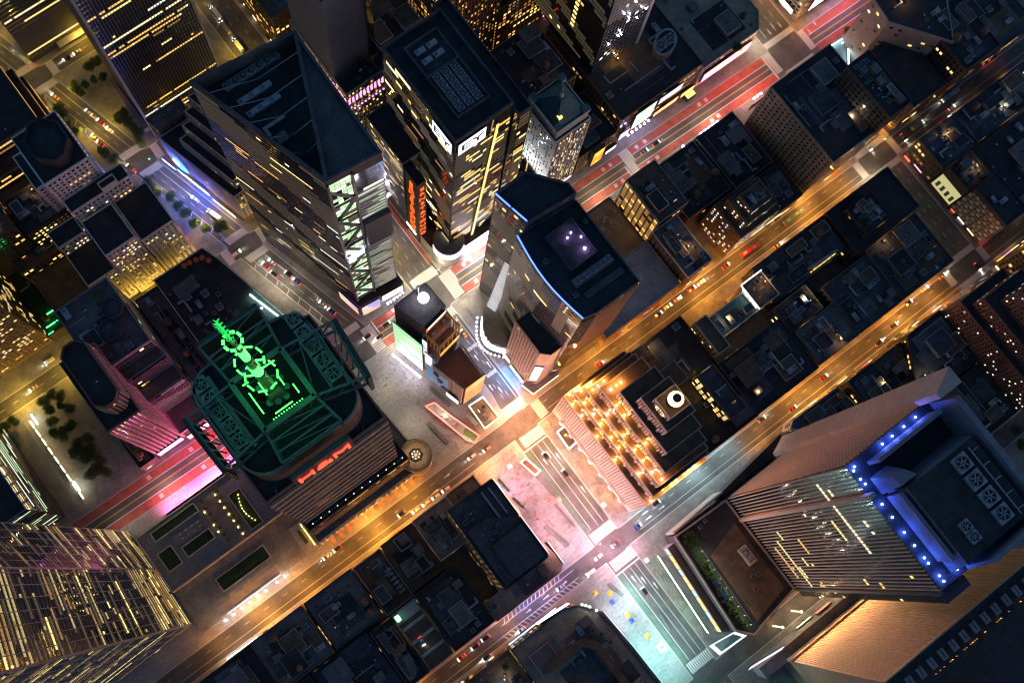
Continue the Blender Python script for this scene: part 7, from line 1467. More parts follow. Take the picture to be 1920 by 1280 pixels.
def vparts(kind, col):
    key = (kind, col)
    if key in VM: return VM[key]
    m = 'car_' + col; P_ = []
    def add(name, b, loc=(0, 0, 0)): P_.append((name, b if isinstance(b, bpy.types.Mesh) else b.mesh(name), loc))
    if kind in ('sedan', 'taxi', 'suv'):
        h = 1.45 if kind != 'suv' else 1.75
        add('body', loft([(-2.35, .7, .62, .4, .72), (-2.15, .86, .82, .28, .92), (-1.2, .9, .86, .25, .98), (.8, .9, .86, .25, .96), (1.9, .86, .8, .28, .84), (2.3, .66, .6, .4, .66)], m))
        add('windows', loft([(-1.95 if kind == 'suv' else -1.75, .78, .7, .93, .96), (-1.25 if kind != 'suv' else -1.7, .78, .62, .95, h - .06), (.25, .78, .62, .95, h - .06), (1.15, .76, .7, .93, .96)], 'car_glass'))
        add('roof', loft([(-1.2 if kind != 'suv' else -1.65, .64, .58, h - .08, h), (.25, .64, .58, h - .08, h)], m))
        wr, xs, yw = .33, (-1.4, 1.4), .82
        if kind == 'taxi': b = MB(); b.box(-.4, -.25, h, -.15, .25, h + .18, 'lit_warm'); add('roof_sign', b)
        L = 2.33
    elif kind == 'van':
        add('body', loft([(-2.7, .92, .86, .35, 2.1), (1.2, .95, .88, .35, 2.15), (1.75, .95, .86, .35, 1.35), (2.6, .88, .8, .4, 1.05)], m)); add('windscreen', loft([(1.22, .86, .8, 1.4, 2.0), (1.72, .86, .84, 1.32, 1.38)], 'car_glass'))
        b = MB(); b.box(-2.4, -.7, 2.14, .9, .7, 2.2, m); add('roof', b); wr, xs, yw, L = .36, (-1.7, 1.6), .86, 2.65
    elif kind == 'truck':
        b = MB(); b.box(-4.6, -1.2, .9, 2.2, 1.2, 3.6, m); add('cargo_box', b); add('cab', loft([(2.4, 1.05, 1.0, .5, 2.7), (3.4, 1.05, .95, .5, 2.6), (4.0, 1.02, .9, .5, 1.5), (4.3, .95, .9, .5, 1.2)], 'car_white' if col != 'white' else 'car_grey')); add('windscreen', loft([(3.45, .9, .86, 1.7, 2.45), (3.95, .9, .88, 1.5, 1.6)], 'car_glass'))
        b = MB(); b.box(-4.5, -.5, .5, 3.4, .5, .9, 'steel_dark'); add('chassis', b); wr, xs, yw, L = .48, (-3.2, 3.1), 1.05, 4.45
    else:  # bus
        add('body', loft([(-6.1, 1.2, 1.1, .4, 3.0), (-5.8, 1.27, 1.2, .35, 3.1), (5.8, 1.27, 1.2, .35, 3.1), (6.1, 1.18, 1.08, .4, 3.0)], m)); b = MB(); b.box(-5.5, -1.29, 1.5, 5.4, 1.29, 2.5, 'car_glass'); add('windows', b)
        b = MB(); b.box(-5, -.8, 3.1, -2.6, .8, 3.4, 'duct'); b.box(1.8, -.7, 3.1, 3.8, .7, 3.35, 'duct'); add('roof_unit', b); wr, xs, yw, L = .5, (-3.4, 3.6), 1.12, 6.1
    wm = wheelmesh(wr, .24)
    for x in xs:
        for s in (-1, 1): add('wheel', wm, (x, s * yw, wr))
    bh = MB(); bh.box(-.06, -.2, -.09, .06, .2, .09, 'headlight'); bh = bh.mesh('headlight'); bt = MB(); bt.box(-.05, -.2, -.1, .05, .2, .1, 'taillight'); bt = bt.mesh('taillight'); zz = .68 if kind in ('sedan', 'taxi', 'suv') else 1.0; yy = .58 if kind in ('sedan', 'taxi', 'suv') else .8
    for s in (-1, 1): add('headlight', bh, (L - .06, s * yy, zz)); add('taillight', bt, (-L + .02, s * yy, zz + .05))
    VM[key] = P_; return P_
def vehicle(kind, col, x, y, rz, label, z=.0, group='road vehicles'):
    nm = {'sedan': 'car', 'taxi': 'taxi', 'suv': 'car', 'van': 'van', 'truck': 'box_truck', 'bus': 'bus'}[kind]
    t = thing(nm, label, {'car': 'car', 'taxi': 'taxi', 'van': 'van', 'box_truck': 'truck', 'bus': 'bus'}[nm], (x, y, z), group); t.rotation_euler = (0, 0, rz)
    for n_, me, loc in vparts(kind, col):
        o = bpy.data.objects.new(n_, me); COL.objects.link(o); o.parent = t; o.location = loc
        if n_ == 'wheel':
            q = bpy.data.objects.new('rim', RIM); COL.objects.link(q); q.parent = o; q.location = (0, math.copysign(.125, loc[1]), 0); s_ = loc[2] / .33; q.scale = (s_, 1, s_)
    return t
PI = math.pi; HB = math.atan2(.967, -.254)
HD = {'42w': PI, '42e': 0.0, '43w': PI, '43e': 0.0, '44e': 0.0, '44w': PI, '7': -PI / 2, 'B': HB + PI, 'Bn': HB, '8': PI / 2, '41': 0.0, '41w': PI, '39': 0.0, '45': PI}
VEH = [
 ('sedan', 'white', 'e', 700, 170, '42w', 'white car in the red lane just west of the drum corner'), ('sedan', 'white', 'e', 305, 440, '42e', 'white car in the red lane beside the purple-roofed ball tower'), ('sedan', 'black', 'e', 250, 530, '42w', 'black car waiting at the stop line between Broadway and the ball tower'),
 ('sedan', 'black', 'e', 145, 597, '42e', 'black car on the crosswalk where 42nd street meets the plaza'), ('sedan', 'black', 'e', 212, 600, '42e', 'black car with red tail lights just past the plaza crosswalk'), ('taxi', 'yellow', 'e', 682, 580, '7', 'yellow taxi in the middle of the avenue beside the ball tower'), ('taxi', 'yellow', 'e', 652, 528, '7', 'yellow taxi behind the other taxi nearest 42nd street'),
 ('sedan', 'red', 'e', 1442, 752, '43w', 'red car on 43rd street below the striped stone wall'), ('sedan', 'black', 'e', 1370, 872, '43w', 'black car parked beside the stepped stone tower on 43rd street'), ('sedan', 'white', 'e', 1822, 430, '43w', 'white car parked below the pale theatre roof'), ('sedan', 'white', 'e', 1878, 388, '43w', 'second white car parked farther along below the pale theatre roof'), ('sedan', 'black', 'e', 1770, 475, '43w', 'dark car parked nearest the avenue below the pale theatre roof'),
 ('suv', 'tan', 'e', 812, 1225, '43e', 'tan car driving between the plaza kiosks on 43rd street'), ('suv', 'white', 'e', 728, 1268, '43e', 'white car leaving the plaza along 43rd street'),
 ('suv', 'white', 'h', 415, 317, '43e', 'white car, lowest of the four parked in a row on 43rd street'), ('suv', 'white', 'h', 472, 277, '43e', 'white car, second lowest of the four parked in a row on 43rd street'), ('suv', 'white', 'h', 526, 240, '43e', 'white car, second highest of the four parked in a row on 43rd street'), ('suv', 'white', 'h', 582, 199, '43e', 'white car, highest of the four parked in a row on 43rd street'), ('sedan', 'black', 'h', 337, 333, '43e', 'black car with bright headlights opposite the parked white row'),
 ('sedan', 'black', 'h', 1142, 15, '7', 'dark car on the avenue beside the lit subway kiosk'), ('sedan', 'black', 'h', 1250, 110, '7', 'dark car on the avenue in front of the stepped stone tower'), ('sedan', 'blue', 'h', 1652, 407, '44w', 'blue car entering 44th street at the rose-lit crossing'), ('sedan', 'black', 'h', 1757, 277, '44w', 'black car at the corner of the stepped stone tower on 44th street'), ('suv', 'brown', 'h', 1530, 503, '44e', 'brown car in the middle of the rose-lit crossing'), ('sedan', 'white', 'h', 1436, 576, '44e', 'white car at the plaza side of the rose-lit crossing'), ('van', 'white', 'h', 1392, 662, '44e', 'white van crossing the plaza paving on 44th street'), ('sedan', 'paleblue', 'h', 1222, 746, '44e', 'pale blue car beside the white hatched strip'), ('sedan', 'white', 'h', 1006, 981, '44e', 'white car at the lower end of the white hatched strip'), ('sedan', 'black', 'h', 812, 1137, '44e', 'black car alone in the lower lane of 44th street'), ('sedan', 'red', 'h', 672, 1135, '44e', 'red car parked below the black-roofed block on 44th street'), ('sedan', 'black', 'h', 748, 1075, '44e', 'black car parked ahead of the red one on 44th street'), ('sedan', 'black', 'h', 805, 1028, '44e', 'dark car parked second ahead of the red one on 44th street'), ('sedan', 'black', 'h', 1692, 768, '7', 'dark car on the wide avenue north of the rose-lit crossing'),
 ('truck', 'tan', 'd', 800, 412, '41', 'long tan box truck on the side street below the pale ziggurat'), ('van', 'white', 'd', 278, 735, '41', 'white van on the side street left of the grey-roofed tower'), ('sedan', 'silver', 'd', 186, 886, '41', 'silver car with bright headlight beside the plaza trees'), ('sedan', 'tan', 'd', 540, 575, '41', 'tan car parked by the green light tubes'),
 ('sedan', 'white', 'd', 1322, 132, '41w', 'white car on the Broadway crosswalk at 41st street'), ('sedan', 'white', 'd', 1518, 182, 'B', 'white car on Broadway just below 41st street'), ('sedan', 'red', 'd', 1482, 203, 'B', 'red-lit car beside the white one below 41st street'), ('sedan', 'black', 'd', 1528, 250, 'B', 'black car with red tail lights on Broadway'), ('sedan', 'black', 'd', 1610, 252, 'B', 'black car in the right lane of Broadway beside the wedge tower'), ('sedan', 'blue', 'd', 1655, 292, 'B', 'dark blue car in the right lane of Broadway beside the wedge tower'), ('sedan', 'white', 'd', 1800, 416, 'B', 'white car on Broadway near 42nd street'), ('sedan', 'blue', 'd', 1852, 457, 'B', 'dark blue car on Broadway nearest 42nd street'),
 ('taxi', 'yellow', 'a', 308, 540, 'B', 'yellow taxi nearest the 39th street crossing on Broadway'), ('sedan', 'white', 'a', 495, 628, 'B', 'white car parked beside the Broadway plaza trees'), ('sedan', 'red', 'a', 562, 682, 'B', 'red car behind the white one beside the Broadway plaza'), ('sedan', 'white', 'a', 612, 726, 'B', 'white car lowest in the line beside the Broadway plaza'), ('taxi', 'yellow', 'a', 528, 768, 'B', 'yellow taxi on the far lane of Broadway before 40th street'), ('sedan', 'red', 'a', 560, 802, 'B', 'red car ahead of the taxi before 40th street'), ('sedan', 'black', 'a', 727, 935, 'B', 'black car on the crossing of Broadway and 40th street'), ('suv', 'white', 'a', 1090, 1112, 'B', 'white car beside the blue band sign on Broadway'), ('truck', 'white', 'a', 1196, 1200, 'B', 'white box truck parked on Broadway below the ziggurat'),
 ('sedan', 'black', 'a', 375, 325, '39', 'black car on 39th street beside the lit canopy'), ('sedan', 'white', 'a', 430, 292, '39', 'white car on 39th street beside the lit canopy'), ('bus', 'silver', 'a', 132, 330, 'B', 'silver bus at the upper left Broadway corner'),
 ('truck', 'white', 'a', 1207, 78, '7', 'topmost of three white box trucks on the avenue by the slab tower'), ('truck', 'tan', 'a', 1257, 158, '7', 'middle of three box trucks on the avenue by the slab tower'), ('truck', 'white', 'a', 1330, 258, '7', 'lowest of three white box trucks on the avenue by the slab tower'),
 ('sedan', 'black', 'b', 1757, 800, '42w', 'black car on 42nd street past the midblock crosswalk'), ('sedan', 'grey', 'b', 1690, 846, '42w', 'grey car waiting at the midblock crosswalk on 42nd street'),
 ('bus', 'silver', 'c', 1490, 535, '43e', 'silver bus on 43rd street beyond the far avenue'), ('sedan', 'white', 'c', 1500, 602, '43w', 'white car below the silver bus beyond the far avenue'), ('truck', 'tan', 'c', 1308, 702, '43w', 'tan truck beside the far avenue crossing at 43rd street'), ('sedan', 'yellow', 'c', 1472, 668, '43w', 'yellow car beyond the far avenue on 43rd street'), ('sedan', 'grey', 'c', 1232, 768, '8', 'grey car on the far avenue at 43rd street'), ('sedan', 'white', 'c', 1038, 822, '8', 'white car on the crosswalk of the far avenue at 43rd street'), ('bus', 'green', 'c', 610, 1215, '43w', 'long greenish bus on 43rd street below the brown hotel'), ('sedan', 'white', 'c', 1700, 335, '43w', 'white car at the upper right end of 43rd street'), ('taxi', 'yellow', 'c', 765, 1222, '43w', 'yellow taxi on 43rd street near the greenish bus'),
 ('sedan', 'red', 'f', 240, 205, '43w', 'dark red car parked on 43rd street opposite the name-sign roof'), ('sedan', 'white', 'f', 104, 296, '43w', 'white car on 43rd street between two red ones'), ('sedan', 'red', 'f', 50, 332, '43w', 'red car on 43rd street behind the white one'), ('bus', 'red', 'f', 372, 118, '43w', 'red-ended bus parked on 43rd street'), ('taxi', 'yellow', 'f', 530, 90, '43w', 'yellow taxi ahead of the red-ended bus on 43rd street'),
 ('suv', 'white', 'f', 1350, 332, '44w', 'white car on 44th street before the far avenue'), ('sedan', 'black', 'f', 1260, 410, '44w', 'black car on 44th street behind the white one'), ('sedan', 'black', 'f', 1176, 537, '44w', 'black car in the middle of 44th street'), ('sedan', 'black', 'f', 1096, 632, '44w', 'black car nearest the orange awning glow on 44th street'), ('sedan', 'red', 'f', 615, 1000, '44w', 'red car on 44th street above the low curved-front roof'), ('sedan', 'black', 'f', 442, 1058, '44w', 'black car beside the white awning on 44th street'), ('sedan', 'black', 'f', 1645, 207, '8', 'black car crossing the far avenue at 44th street'), ('taxi', 'yellow', 'f', 1448, 262, '44w', 'yellow taxi nearest the far avenue on 44th street'), ('sedan', 'red', 'f', 788, 826, '44w', 'red car midway along 44th street'),
 ('sedan', 'white', 'g', 1825, 575, '43e', 'white car on 43rd street beside the pink awnings'), ('sedan', 'black', 'g', 1882, 530, '43e', 'black car on 43rd street ahead of the white one'), ('sedan', 'grey', 'i', 397, 62, '45', 'grey car parked in the court beside the finned tower'),
]
hb = bpy.data.lights.new('headlight_beam', 'SPOT'); hb.energy = 700; hb.color = (1, .93, .8); hb.spot_size = math.radians(58); hb.spot_blend = .7; hb.shadow_soft_size = .15
for kind, col, k, x, y, hd, lab in VEH:
    q = S(k, x, y, .5); t = vehicle(kind, col, q[0], q[1], HD[hd] + random.uniform(-.04, .04), lab)
    if 'parked' not in lab: o = bpy.data.objects.new('headlight_beam', hb); COL.objects.link(o); o.parent = t; o.location = ({'truck': 4.6, 'bus': 6.3, 'van': 2.8}.get(kind, 2.45), 0, .8); o.rotation_euler = (0, math.radians(-76), 0)
q = S('h', 450, 1045, 22.5); vehicle('sedan', 'white', q[0], q[1], PI / 2 - .1, 'white car parked alone on the striped parking deck', 22.02)
# ================================================================== PEOPLE
mat('skin', (.45, .28, .2), .7); mat('hair', (.02, .015, .012), .8)
CL = [('black', (.015, .015, .018)), ('white', (.6, .6, .58)), ('blue', (.04, .08, .22)), ('red', (.35, .03, .03)), ('grey', (.15, .15, .16)), ('tan', (.35, .26, .16))]
for n_, c in CL: mat('cloth_' + n_, c, .9)
def human(pose):
    me = bpy.data.meshes.new('figure'); s = 1 if pose == 0 else (.45 if pose == 1 else 1)
    st_ = .28 if pose == 0 else .06
    V = [(0, 0, .95), (0, 0, 1.2), (0, 0, 1.42), (0, 0, 1.54), (.02, 0, 1.66), (0, .1, .9), (st_, .1, .5), (st_ * .7 - .05, .1, .06), (st_ * .7 + .14, .1, .04), (0, -.1, .9), (-st_ * .4, -.1, .5), (-st_ * 1.3, -.1, .08), (-st_ * 1.3 + .17, -.1, .04),
         (0, .2, 1.4), (-.1 * s, .25, 1.14), (.08, .25, .9), (0, -.2, 1.4), (.12, -.25, 1.14), (.3 if pose else .2, -.24, .98)]
    E_ = [(0, 1), (1, 2), (2, 3), (3, 4), (0, 5), (5, 6), (6, 7), (7, 8), (0, 9), (9, 10), (10, 11), (11, 12), (2, 13), (13, 14), (14, 15), (2, 16), (16, 17), (17, 18)]
    R_ = [.16, .14, .16, .06, .115, .1, .075, .05, .045, .1, .075, .05, .045, .07, .05, .04, .07, .05, .04]
    me.from_pydata(V, E_, []); o = bpy.data.objects.new('figure', me); COL.objects.link(o)
    o.modifiers.new('skin', 'SKIN'); ss = o.modifiers.new('sub', 'SUBSURF'); ss.levels = 1
    for i, r_ in enumerate(R_): d_ = me.skin_vertices[0].data[i]; d_.radius = (r_ * 1.15, r_ * (1.35 if i in (1, 2) else 1.1)); d_.use_root = (i == 0)
    dg = bpy.context.evaluated_depsgraph_get(); m2 = bpy.data.meshes.new_from_object(o.evaluated_get(dg)); bpy.data.objects.remove(o); m2.materials.clear()
    for k in range(4): m2.materials.append(None)
    for f in m2.polygons:
        c = f.center; f.material_index = 3 if c.z > 1.7 else (2 if c.z > 1.5 or (c.z < 1.02 and abs(c.y) > .2) else (1 if c.z < .95 else 0)); f.use_smooth = True
    return m2
HM = []
for pose in (0, 1):
    base = human(pose)
    for (tn, _), bn in (((c, 0), b_) for c, b_ in zip([c[0] for c in CL], ['black', 'blue', 'black', 'blue', 'black', 'grey'])):
        m2 = base.copy(); m2.materials[0] = M['cloth_' + tn]; m2.materials[1] = M['cloth_' + bn]; m2.materials[2] = M['skin']; m2.materials[3] = M['hair']; HM.append((tn, m2))
ZONES = [([(11, 92), (29, 92), (29, 128), (11, 128)], 48, .13, 'strolling across the rose-lit plaza among the cafe tables'), ([(11, 128), (28, 128), (28, 157), (11, 157)], 28, .13, 'on the plaza paving near the long dark bench'), ([(-15, 92), (-8, 92), (-7.5, 156), (-15.5, 156)], 50, .13, 'on the crowded pavement below the stepped stone tower'),
 ([(35, 14), (52, 14), (46, 44), (32, 44)], 34, .13, 'on the triangle plaza beside the ball tower'), ([(30, 46), (52, 46), (50, 76), (30, 76)], 26, .13, 'on the triangle plaza near the red-edged steps'), ([(-12, 18), (-8.5, 18), (-8.5, 74), (-12, 74)], 18, .13, 'on the avenue pavement beside the lens pavilion'),
 ([(11, 180), (26, 180), (26, 240), (11, 240)], 30, .13, 'on the cool-lit plaza north of 44th street'), ([(-12, 182), (-7.2, 182), (-7.2, 236), (-9.5, 236)], 32, .13, 'in the crowd along the street-level screen'), ([(-15, 10.6), (-40, 11), (-40, 9), (-15, 9)], 8, .13, 'at the corner of 42nd street below the blue-edged tower'), ([(-30, -11.5), (-120, -11), (-120, -9), (-30, -10)], 12, .13, 'on the south pavement of 42nd street'), ([(-9, 87), (8, 87), (8, 90), (-9, 90)], 6, .0, 'crossing the avenue at 43rd street')]
rs = random.Random(11)
for poly, n_, z, where in ZONES:
    xs = [p[0] for p in poly]; ys = [p[1] for p in poly]; k = 0; tries = 0
    while k < n_ and tries < 2000:
        tries += 1; p = (rs.uniform(min(xs), max(xs)), rs.uniform(min(ys), max(ys)))
        if not inside(p, poly): continue
        tn, me = rs.choice(HM); t = bpy.data.objects.new('person', me); COL.objects.link(t); t.location = (p[0], p[1], z); t.rotation_euler = (0, 0, rs.uniform(0, 6.28)); s_ = rs.uniform(.95, 1.08); t.scale = (s_, s_, s_)
        tag(t, 'person in a %s top %s' % (tn, where), 'person', 'people ' + where); k += 1
# the rest of the crowd, past the nearest three hundred
cv, cf, cm, mats_ = [], [], [], []
for z_ in ZONES[:8]:
    poly, n_, z, _ = z_; xs = [p[0] for p in poly]; ys = [p[1] for p in poly]; k = 0
    while k < int(n_ * 1.5):
        p = (rs.uniform(min(xs), max(xs)), rs.uniform(min(ys), max(ys)))
        if not inside(p, poly): continue
        k += 1; tn, me = rs.choice(HM); a = rs.uniform(0, 6.28); ca, sa = math.cos(a), math.sin(a); o = len(cv)
        cv.extend([(p[0] + v.co.x * ca - v.co.y * sa, p[1] + v.co.x * sa + v.co.y * ca, z + v.co.z) for v in me.vertices])
        for f in me.polygons:
            m = me.materials[f.material_index]
            if m not in mats_: mats_.append(m)
            cf.append(tuple(o + i for i in f.vertices)); cm.append(mats_.index(m))
me = bpy.data.meshes.new('crowd'); me.from_pydata(cv, [], cf)
for m in mats_: me.materials.append(m)
me.polygons.foreach_set('material_index', cm); o = bpy.data.objects.new('crowd', me); COL.objects.link(o); o['kind'] = 'stuff'; o['label'] = 'dense crowd of pedestrians filling the plazas and pavements'; o['category'] = 'crowd'
# ================================================================== TREES
def tree_meshes(seed, h, rc, n, dark):
    rs = random.Random(seed); b = MB(); b.lathe((0, 0, 0), [(.22, 0), (.17, h * .35), (.1, h * .6)], 7, 'bark')
    for k in range(6):
        t = rs.uniform(0, 6.28); z = h * rs.uniform(.3, .5); b.bar((0, 0, z), (math.cos(t) * rc * .7, math.sin(t) * rc * .7, z + h * rs.uniform(.15, .35)), .06, 'bark')
    tr = b.mesh('trunk'); c = MB(); lobes = [(rs.uniform(-.5, .5) * rc, rs.uniform(-.5, .5) * rc, h * rs.uniform(.5, .85), rc * rs.uniform(.35, .6)) for _ in range(9)]
    for _ in range(n):
        L = rs.choice(lobes); d = np.array([rs.gauss(0, 1), rs.gauss(0, 1), rs.gauss(0, 1)]); d /= np.linalg.norm(d); q = np.array(L[:3]) + d * L[3] * 1.15 * (rs.random() ** .55); s_ = rs.uniform(.1, .3)
        u = np.array([rs.gauss(0, 1), rs.gauss(0, 1), rs.gauss(0, .5)]); u /= np.linalg.norm(u); v = np.cross(u, [rs.gauss(0, 1), rs.gauss(0, 1), rs.gauss(0, 1)]); v /= np.linalg.norm(v) + 1e-9
        m = 'leaf_dark' if rs.random() < (.7 if dark else .4) else 'leaf'; c.face([q - u * s_ - v * s_ * .6, q + u * s_ * 1.2, q + u * s_ * .2 + v * s_, q - u * s_ * .8 + v * s_ * .5], m)
    return tr, c.mesh('crown')
TM = [tree_meshes(s_, h, rc, 2000, d) for s_, h, rc, d in ((1, 7.5, 3.2, True), (2, 6.5, 2.7, False), (3, 8.5, 3.6, True), (4, 5.5, 2.2, False))]
def tree(x, y, z, v, sc, lab, grp):
    t = thing('tree', lab, 'tree', (x, y, z), grp); t.rotation_euler = (0, 0, (x * 7 + y) % 6.28); t.scale = (sc, sc, sc)
    for n_, me in zip(('trunk', 'crown'), TM[v]): o = bpy.data.objects.new(n_, me); COL.objects.link(o); o.parent = t
TR = [('a', [(420, 490), (475, 470), (515, 440), (540, 350), (500, 380), (440, 520), (575, 430)], 'leafy tree on the Broadway plaza near the 39th street crossing'), ('a', [(690, 640), (720, 680), (780, 750), (740, 720), (660, 660), (790, 790)], 'leafy tree on the Broadway plaza near the 40th street crossing'), ('a', [(350, 640), (390, 700), (430, 740), (330, 600)], 'street tree on the far side of Broadway before 40th street'), ('a', [(560, 835), (590, 860), (640, 890)], 'street tree at the corner of Broadway and 40th street'), ('a', [(1040, 1190), (1000, 1150), (960, 1100), (880, 1060), (1080, 1240), (830, 1020)], 'street tree on Broadway beside the pale ziggurat'), ('a', [(1150, 1275), (1230, 1262)], 'small tree on Broadway near the 41st street crossing'),
 ('d', [(250, 960), (290, 920), (340, 930), (330, 985), (390, 1000), (270, 1010)], 'plaza tree nearest the side street at the left edge'), ('d', [(300, 1070), (345, 1110), (390, 1090), (360, 1150), (310, 1130)], 'plaza tree in the middle clump beside the octagon-topped tower'), ('d', [(440, 1190), (490, 1170), (470, 1240), (420, 1250), (510, 1220), (530, 1260)], 'plaza tree in the lower clump beside the octagon-topped tower'), ('g', [(480, 30), (540, 90), (570, 50), (510, 120), (590, 110)], 'plaza tree beside the pink-lit street at the left'), ('d', [(30, 1100), (80, 1060), (40, 1180)], 'dark tree at the very left edge'),
 ('c', [(920, 175)], 'green-lit tree beside the cyan pavilion'), ('c', [(335, 80), (300, 260)], 'small tree on the lit roof terrace of the corner store'), ('f', [(1850, 1120), (1880, 1200)], 'street tree at the right edge near 45th street')]
for k, pts, lab in TR:
    for i, (x, y) in enumerate(sorted(pts, key=lambda q: q[1])):
        z = 26 if 'roof terrace' in lab else .13; q = S(k, x, y, z + 5); tree(q[0], q[1], z, (x + y) % 4 if len(pts) > 1 else 1, 1.1 + ((x * 3 + y) % 5) * .16, (ORD[i] + ' ' + lab + ' from the top') if len(pts) > 1 else lab, lab)
# shrubs on the podium garden and terrace
sh = tree_meshes(9, 2.2, 1.3, 420, False)[1]
for i in range(46):
    t = rs.random(); q = lerp((-29.5, 199), (-26, 238), t); x = q[0] + rs.uniform(.3, 4.4); sh_o = bpy.data.objects.new('shrub', sh); COL.objects.link(sh_o); sh_o.location = (x, q[1], 24.7); sh_o.rotation_euler = (0, 0, rs.uniform(0, 6)); s_ = rs.uniform(.7, 1.4); sh_o.scale = (s_, s_, s_)
    tag(sh_o, 'green shrub in the long planting bed of the podium roof garden', 'shrub', 'shrubs in the podium roof garden')
for i in range(12):
    a = rs.uniform(0, 6.28); sh_o = bpy.data.objects.new('shrub', sh); COL.objects.link(sh_o); sh_o.location = (-30 + 3.2 * math.cos(a), 185.5 + 3.2 * math.sin(a), 24.8); sh_o.scale = (1, 1, 1); tag(sh_o, 'green shrub in the ring bed at the street corner of the podium roof', 'shrub', 'shrubs in the podium corner bed')
# ================================================================== PLAZA FURNITURE
def bench(a, c, w, lab):
    a, c = np.array(a), np.array(c); L = np.linalg.norm(c - a); d = (c - a) / L; n = np.array([-d[1], d[0]]) * w / 2
    t = thing('granite_bench', lab, 'bench', (*((a + c) / 2), .13), 'long granite benches on the plazas')
    b = MB(); b.prism([tuple(a - n), tuple(c - n), tuple(c + n), tuple(a + n)], .13, .95, 'steel_dark', 'tar_grey'); b.build('block', t)
    k = int(L // 2.2)
    for i in range(k): p = a + d * (i + .5) * L / k; b = MB(); b.box(p[0] - .3, p[1] - .3, .96, p[0] + .3, p[1] + .3, 1.15, 'grey_wall'); b.build('seat_pad', t)
for k, a, c, w, lab in (('e', (700, 440), (772, 540), 1.4, 'upper of two long dark benches beside the lens pavilion'), ('e', (808, 585), (872, 672), 1.4, 'lower of two long dark benches beside the lens pavilion'), ('e', (495, 880), (605, 985), 2.2, 'long dark bench below the blue banner of the ball tower'), ('e', (485, 1080), (592, 1192), 2.0, 'long dark bench beside the round drum terrace'), ('h', (1135, 405), (1262, 515), 2.2, 'long dark bench with lamps on the rose-lit plaza'), ('h', (1195, 280), (1300, 405), 1.2, 'thin dark bench along the avenue edge of the rose-lit plaza'), ('h', (1490, 725), (1572, 790), 2.0, 'dark bench on the plaza corner north of 44th street'), ('h', (1780, 900), (1830, 985), 1.2, 'short dark bench along the avenue north of 44th street')):
    bench(S(k, *a), S(k, *c), w, lab)
# kiosk roofs
t = thing('recruiting_kiosk', 'cream-lit rectangular kiosk roof on the island beside the ball tower', 'kiosk', (14, 67, 0)); K4 = SL('e', [(712, 985), (790, 935), (880, 1050), (800, 1110)], 4.5)
b = MB(); b.prism(K4, .13, 4.5, 'limestone', 'roof_tan'); b.build('walls', t); parapet(t, K4, 4.5, .9, .4, 'limestone'); clutter(t, K4, 4.5, 7, seed=5, kinds=('condenser', 'air_handler', 'skylight'), tank=False)
emat('edge_warm', (1, .7, .35), 6.0, True)
for i in range(4): a, c = K4[i], K4[(i + 1) % 4]; b = MB(); b.bar((*a, 5.6), (*c, 5.6), .16, 'edge_warm'); b.build('edge_light', t)
t = thing('ticket_booth', 'small white box booth beside the cream-lit kiosk', 'booth', (18, 72, 0)); b = MB(); b.prism(SL('e', [(695, 1040), (712, 1025), (765, 1080), (745, 1095)], 3), .13, 3, 'roof_tan', 'roof_pale'); b.build('walls', t); b = MB(); b.prism(inset(SL('e', [(695, 1040), (712, 1025), (765, 1080), (745, 1095)], 3), .3), 3.0, 3.2, 'duct'); b.build('roof_plate', t)
t = thing('stepped_stand', 'boat-shaped stand outlined in red light with a planted end', 'pavilion', (30, 61, 0)); K5 = SL('e', [(470, 985), (520, 965), (600, 1030), (770, 1150), (745, 1190), (700, 1175), (560, 1060)], 4)
b = MB(); b.prism(K5, .13, 3.6, 'grey_wall', 'roof_pale'); b.build('deck', t); emat('edge_red', (1, .1, .07), 3.5, True)
for i in range(len(K5)): a, c = K5[i], K5[(i + 1) % len(K5)]; b = MB(); b.bar((*a, 3.9), (*c, 3.9), .2, 'edge_red'); b.build('edge_light', t)
b = MB(); b.prism(SL('e', [(690, 1110), (760, 1155), (740, 1180), (680, 1140)], 4), 3.62, 4.2, 'leaf'); b.build('planting', t)
for i in range(16): u = rs.random(); q = lerp(S('e', 500, 990, 4), S('e', 670, 1110, 4), u); b = MB(); b.box(q[0] - .8, q[1] - .5 + rs.uniform(-1.5, 1.5), 3.62, q[0] + .8, q[1] + .2, 4.2 + rs.random(), rs.choice(('limestone', 'steel', 'duct', 'white_brick'))); b.build('equipment_box', t)
t = thing('subway_kiosk', 'lit subway entrance kiosk with white roof edge on the rose-lit plaza', 'kiosk', (10, 104, 0)); K6 = SL('h', [(1000, 50), (1030, 25), (1110, 95), (1080, 120)], 4)
b = MB(); b.prism(K6, .13, 3.6, 'limestone_pink', 'brick_red'); b.build('walls', t); parapet(t, K6, 3.6, .6, .4, 'white_brick')
for i in range(4): a, c = K6[i], K6[(i + 1) % 4]; b = MB(); b.bar((*a, 4.4), (*c, 4.4), .18, 'edge_warm'); b.build('edge_light', t)
b = MB(); b.prism(SL('h', [(1085, 130), (1120, 105), (1205, 235), (1195, 245)], 0), .14, .6, 'steel_dark', 'tar_grey'); b.build('stair_well', t)
t = thing('info_cube', 'white cube kiosk with green mark north of 44th street', 'kiosk', (*S('h', 1790, 1080), 0)); q = S('h', 1790, 1080, 3); b = MB(); b.box(q[0] - 2.2, q[1] - 2.2, .13, q[0] + 2.2, q[1] + 2.2, 3, 'white_brick'); b.build('cube', t); b = MB(); b.box(q[0] - 1, q[1] - .8, 3.0, q[0] + 1, q[1] + .8, 3.1, 'tube_green'); b.build('roof_mark', t)
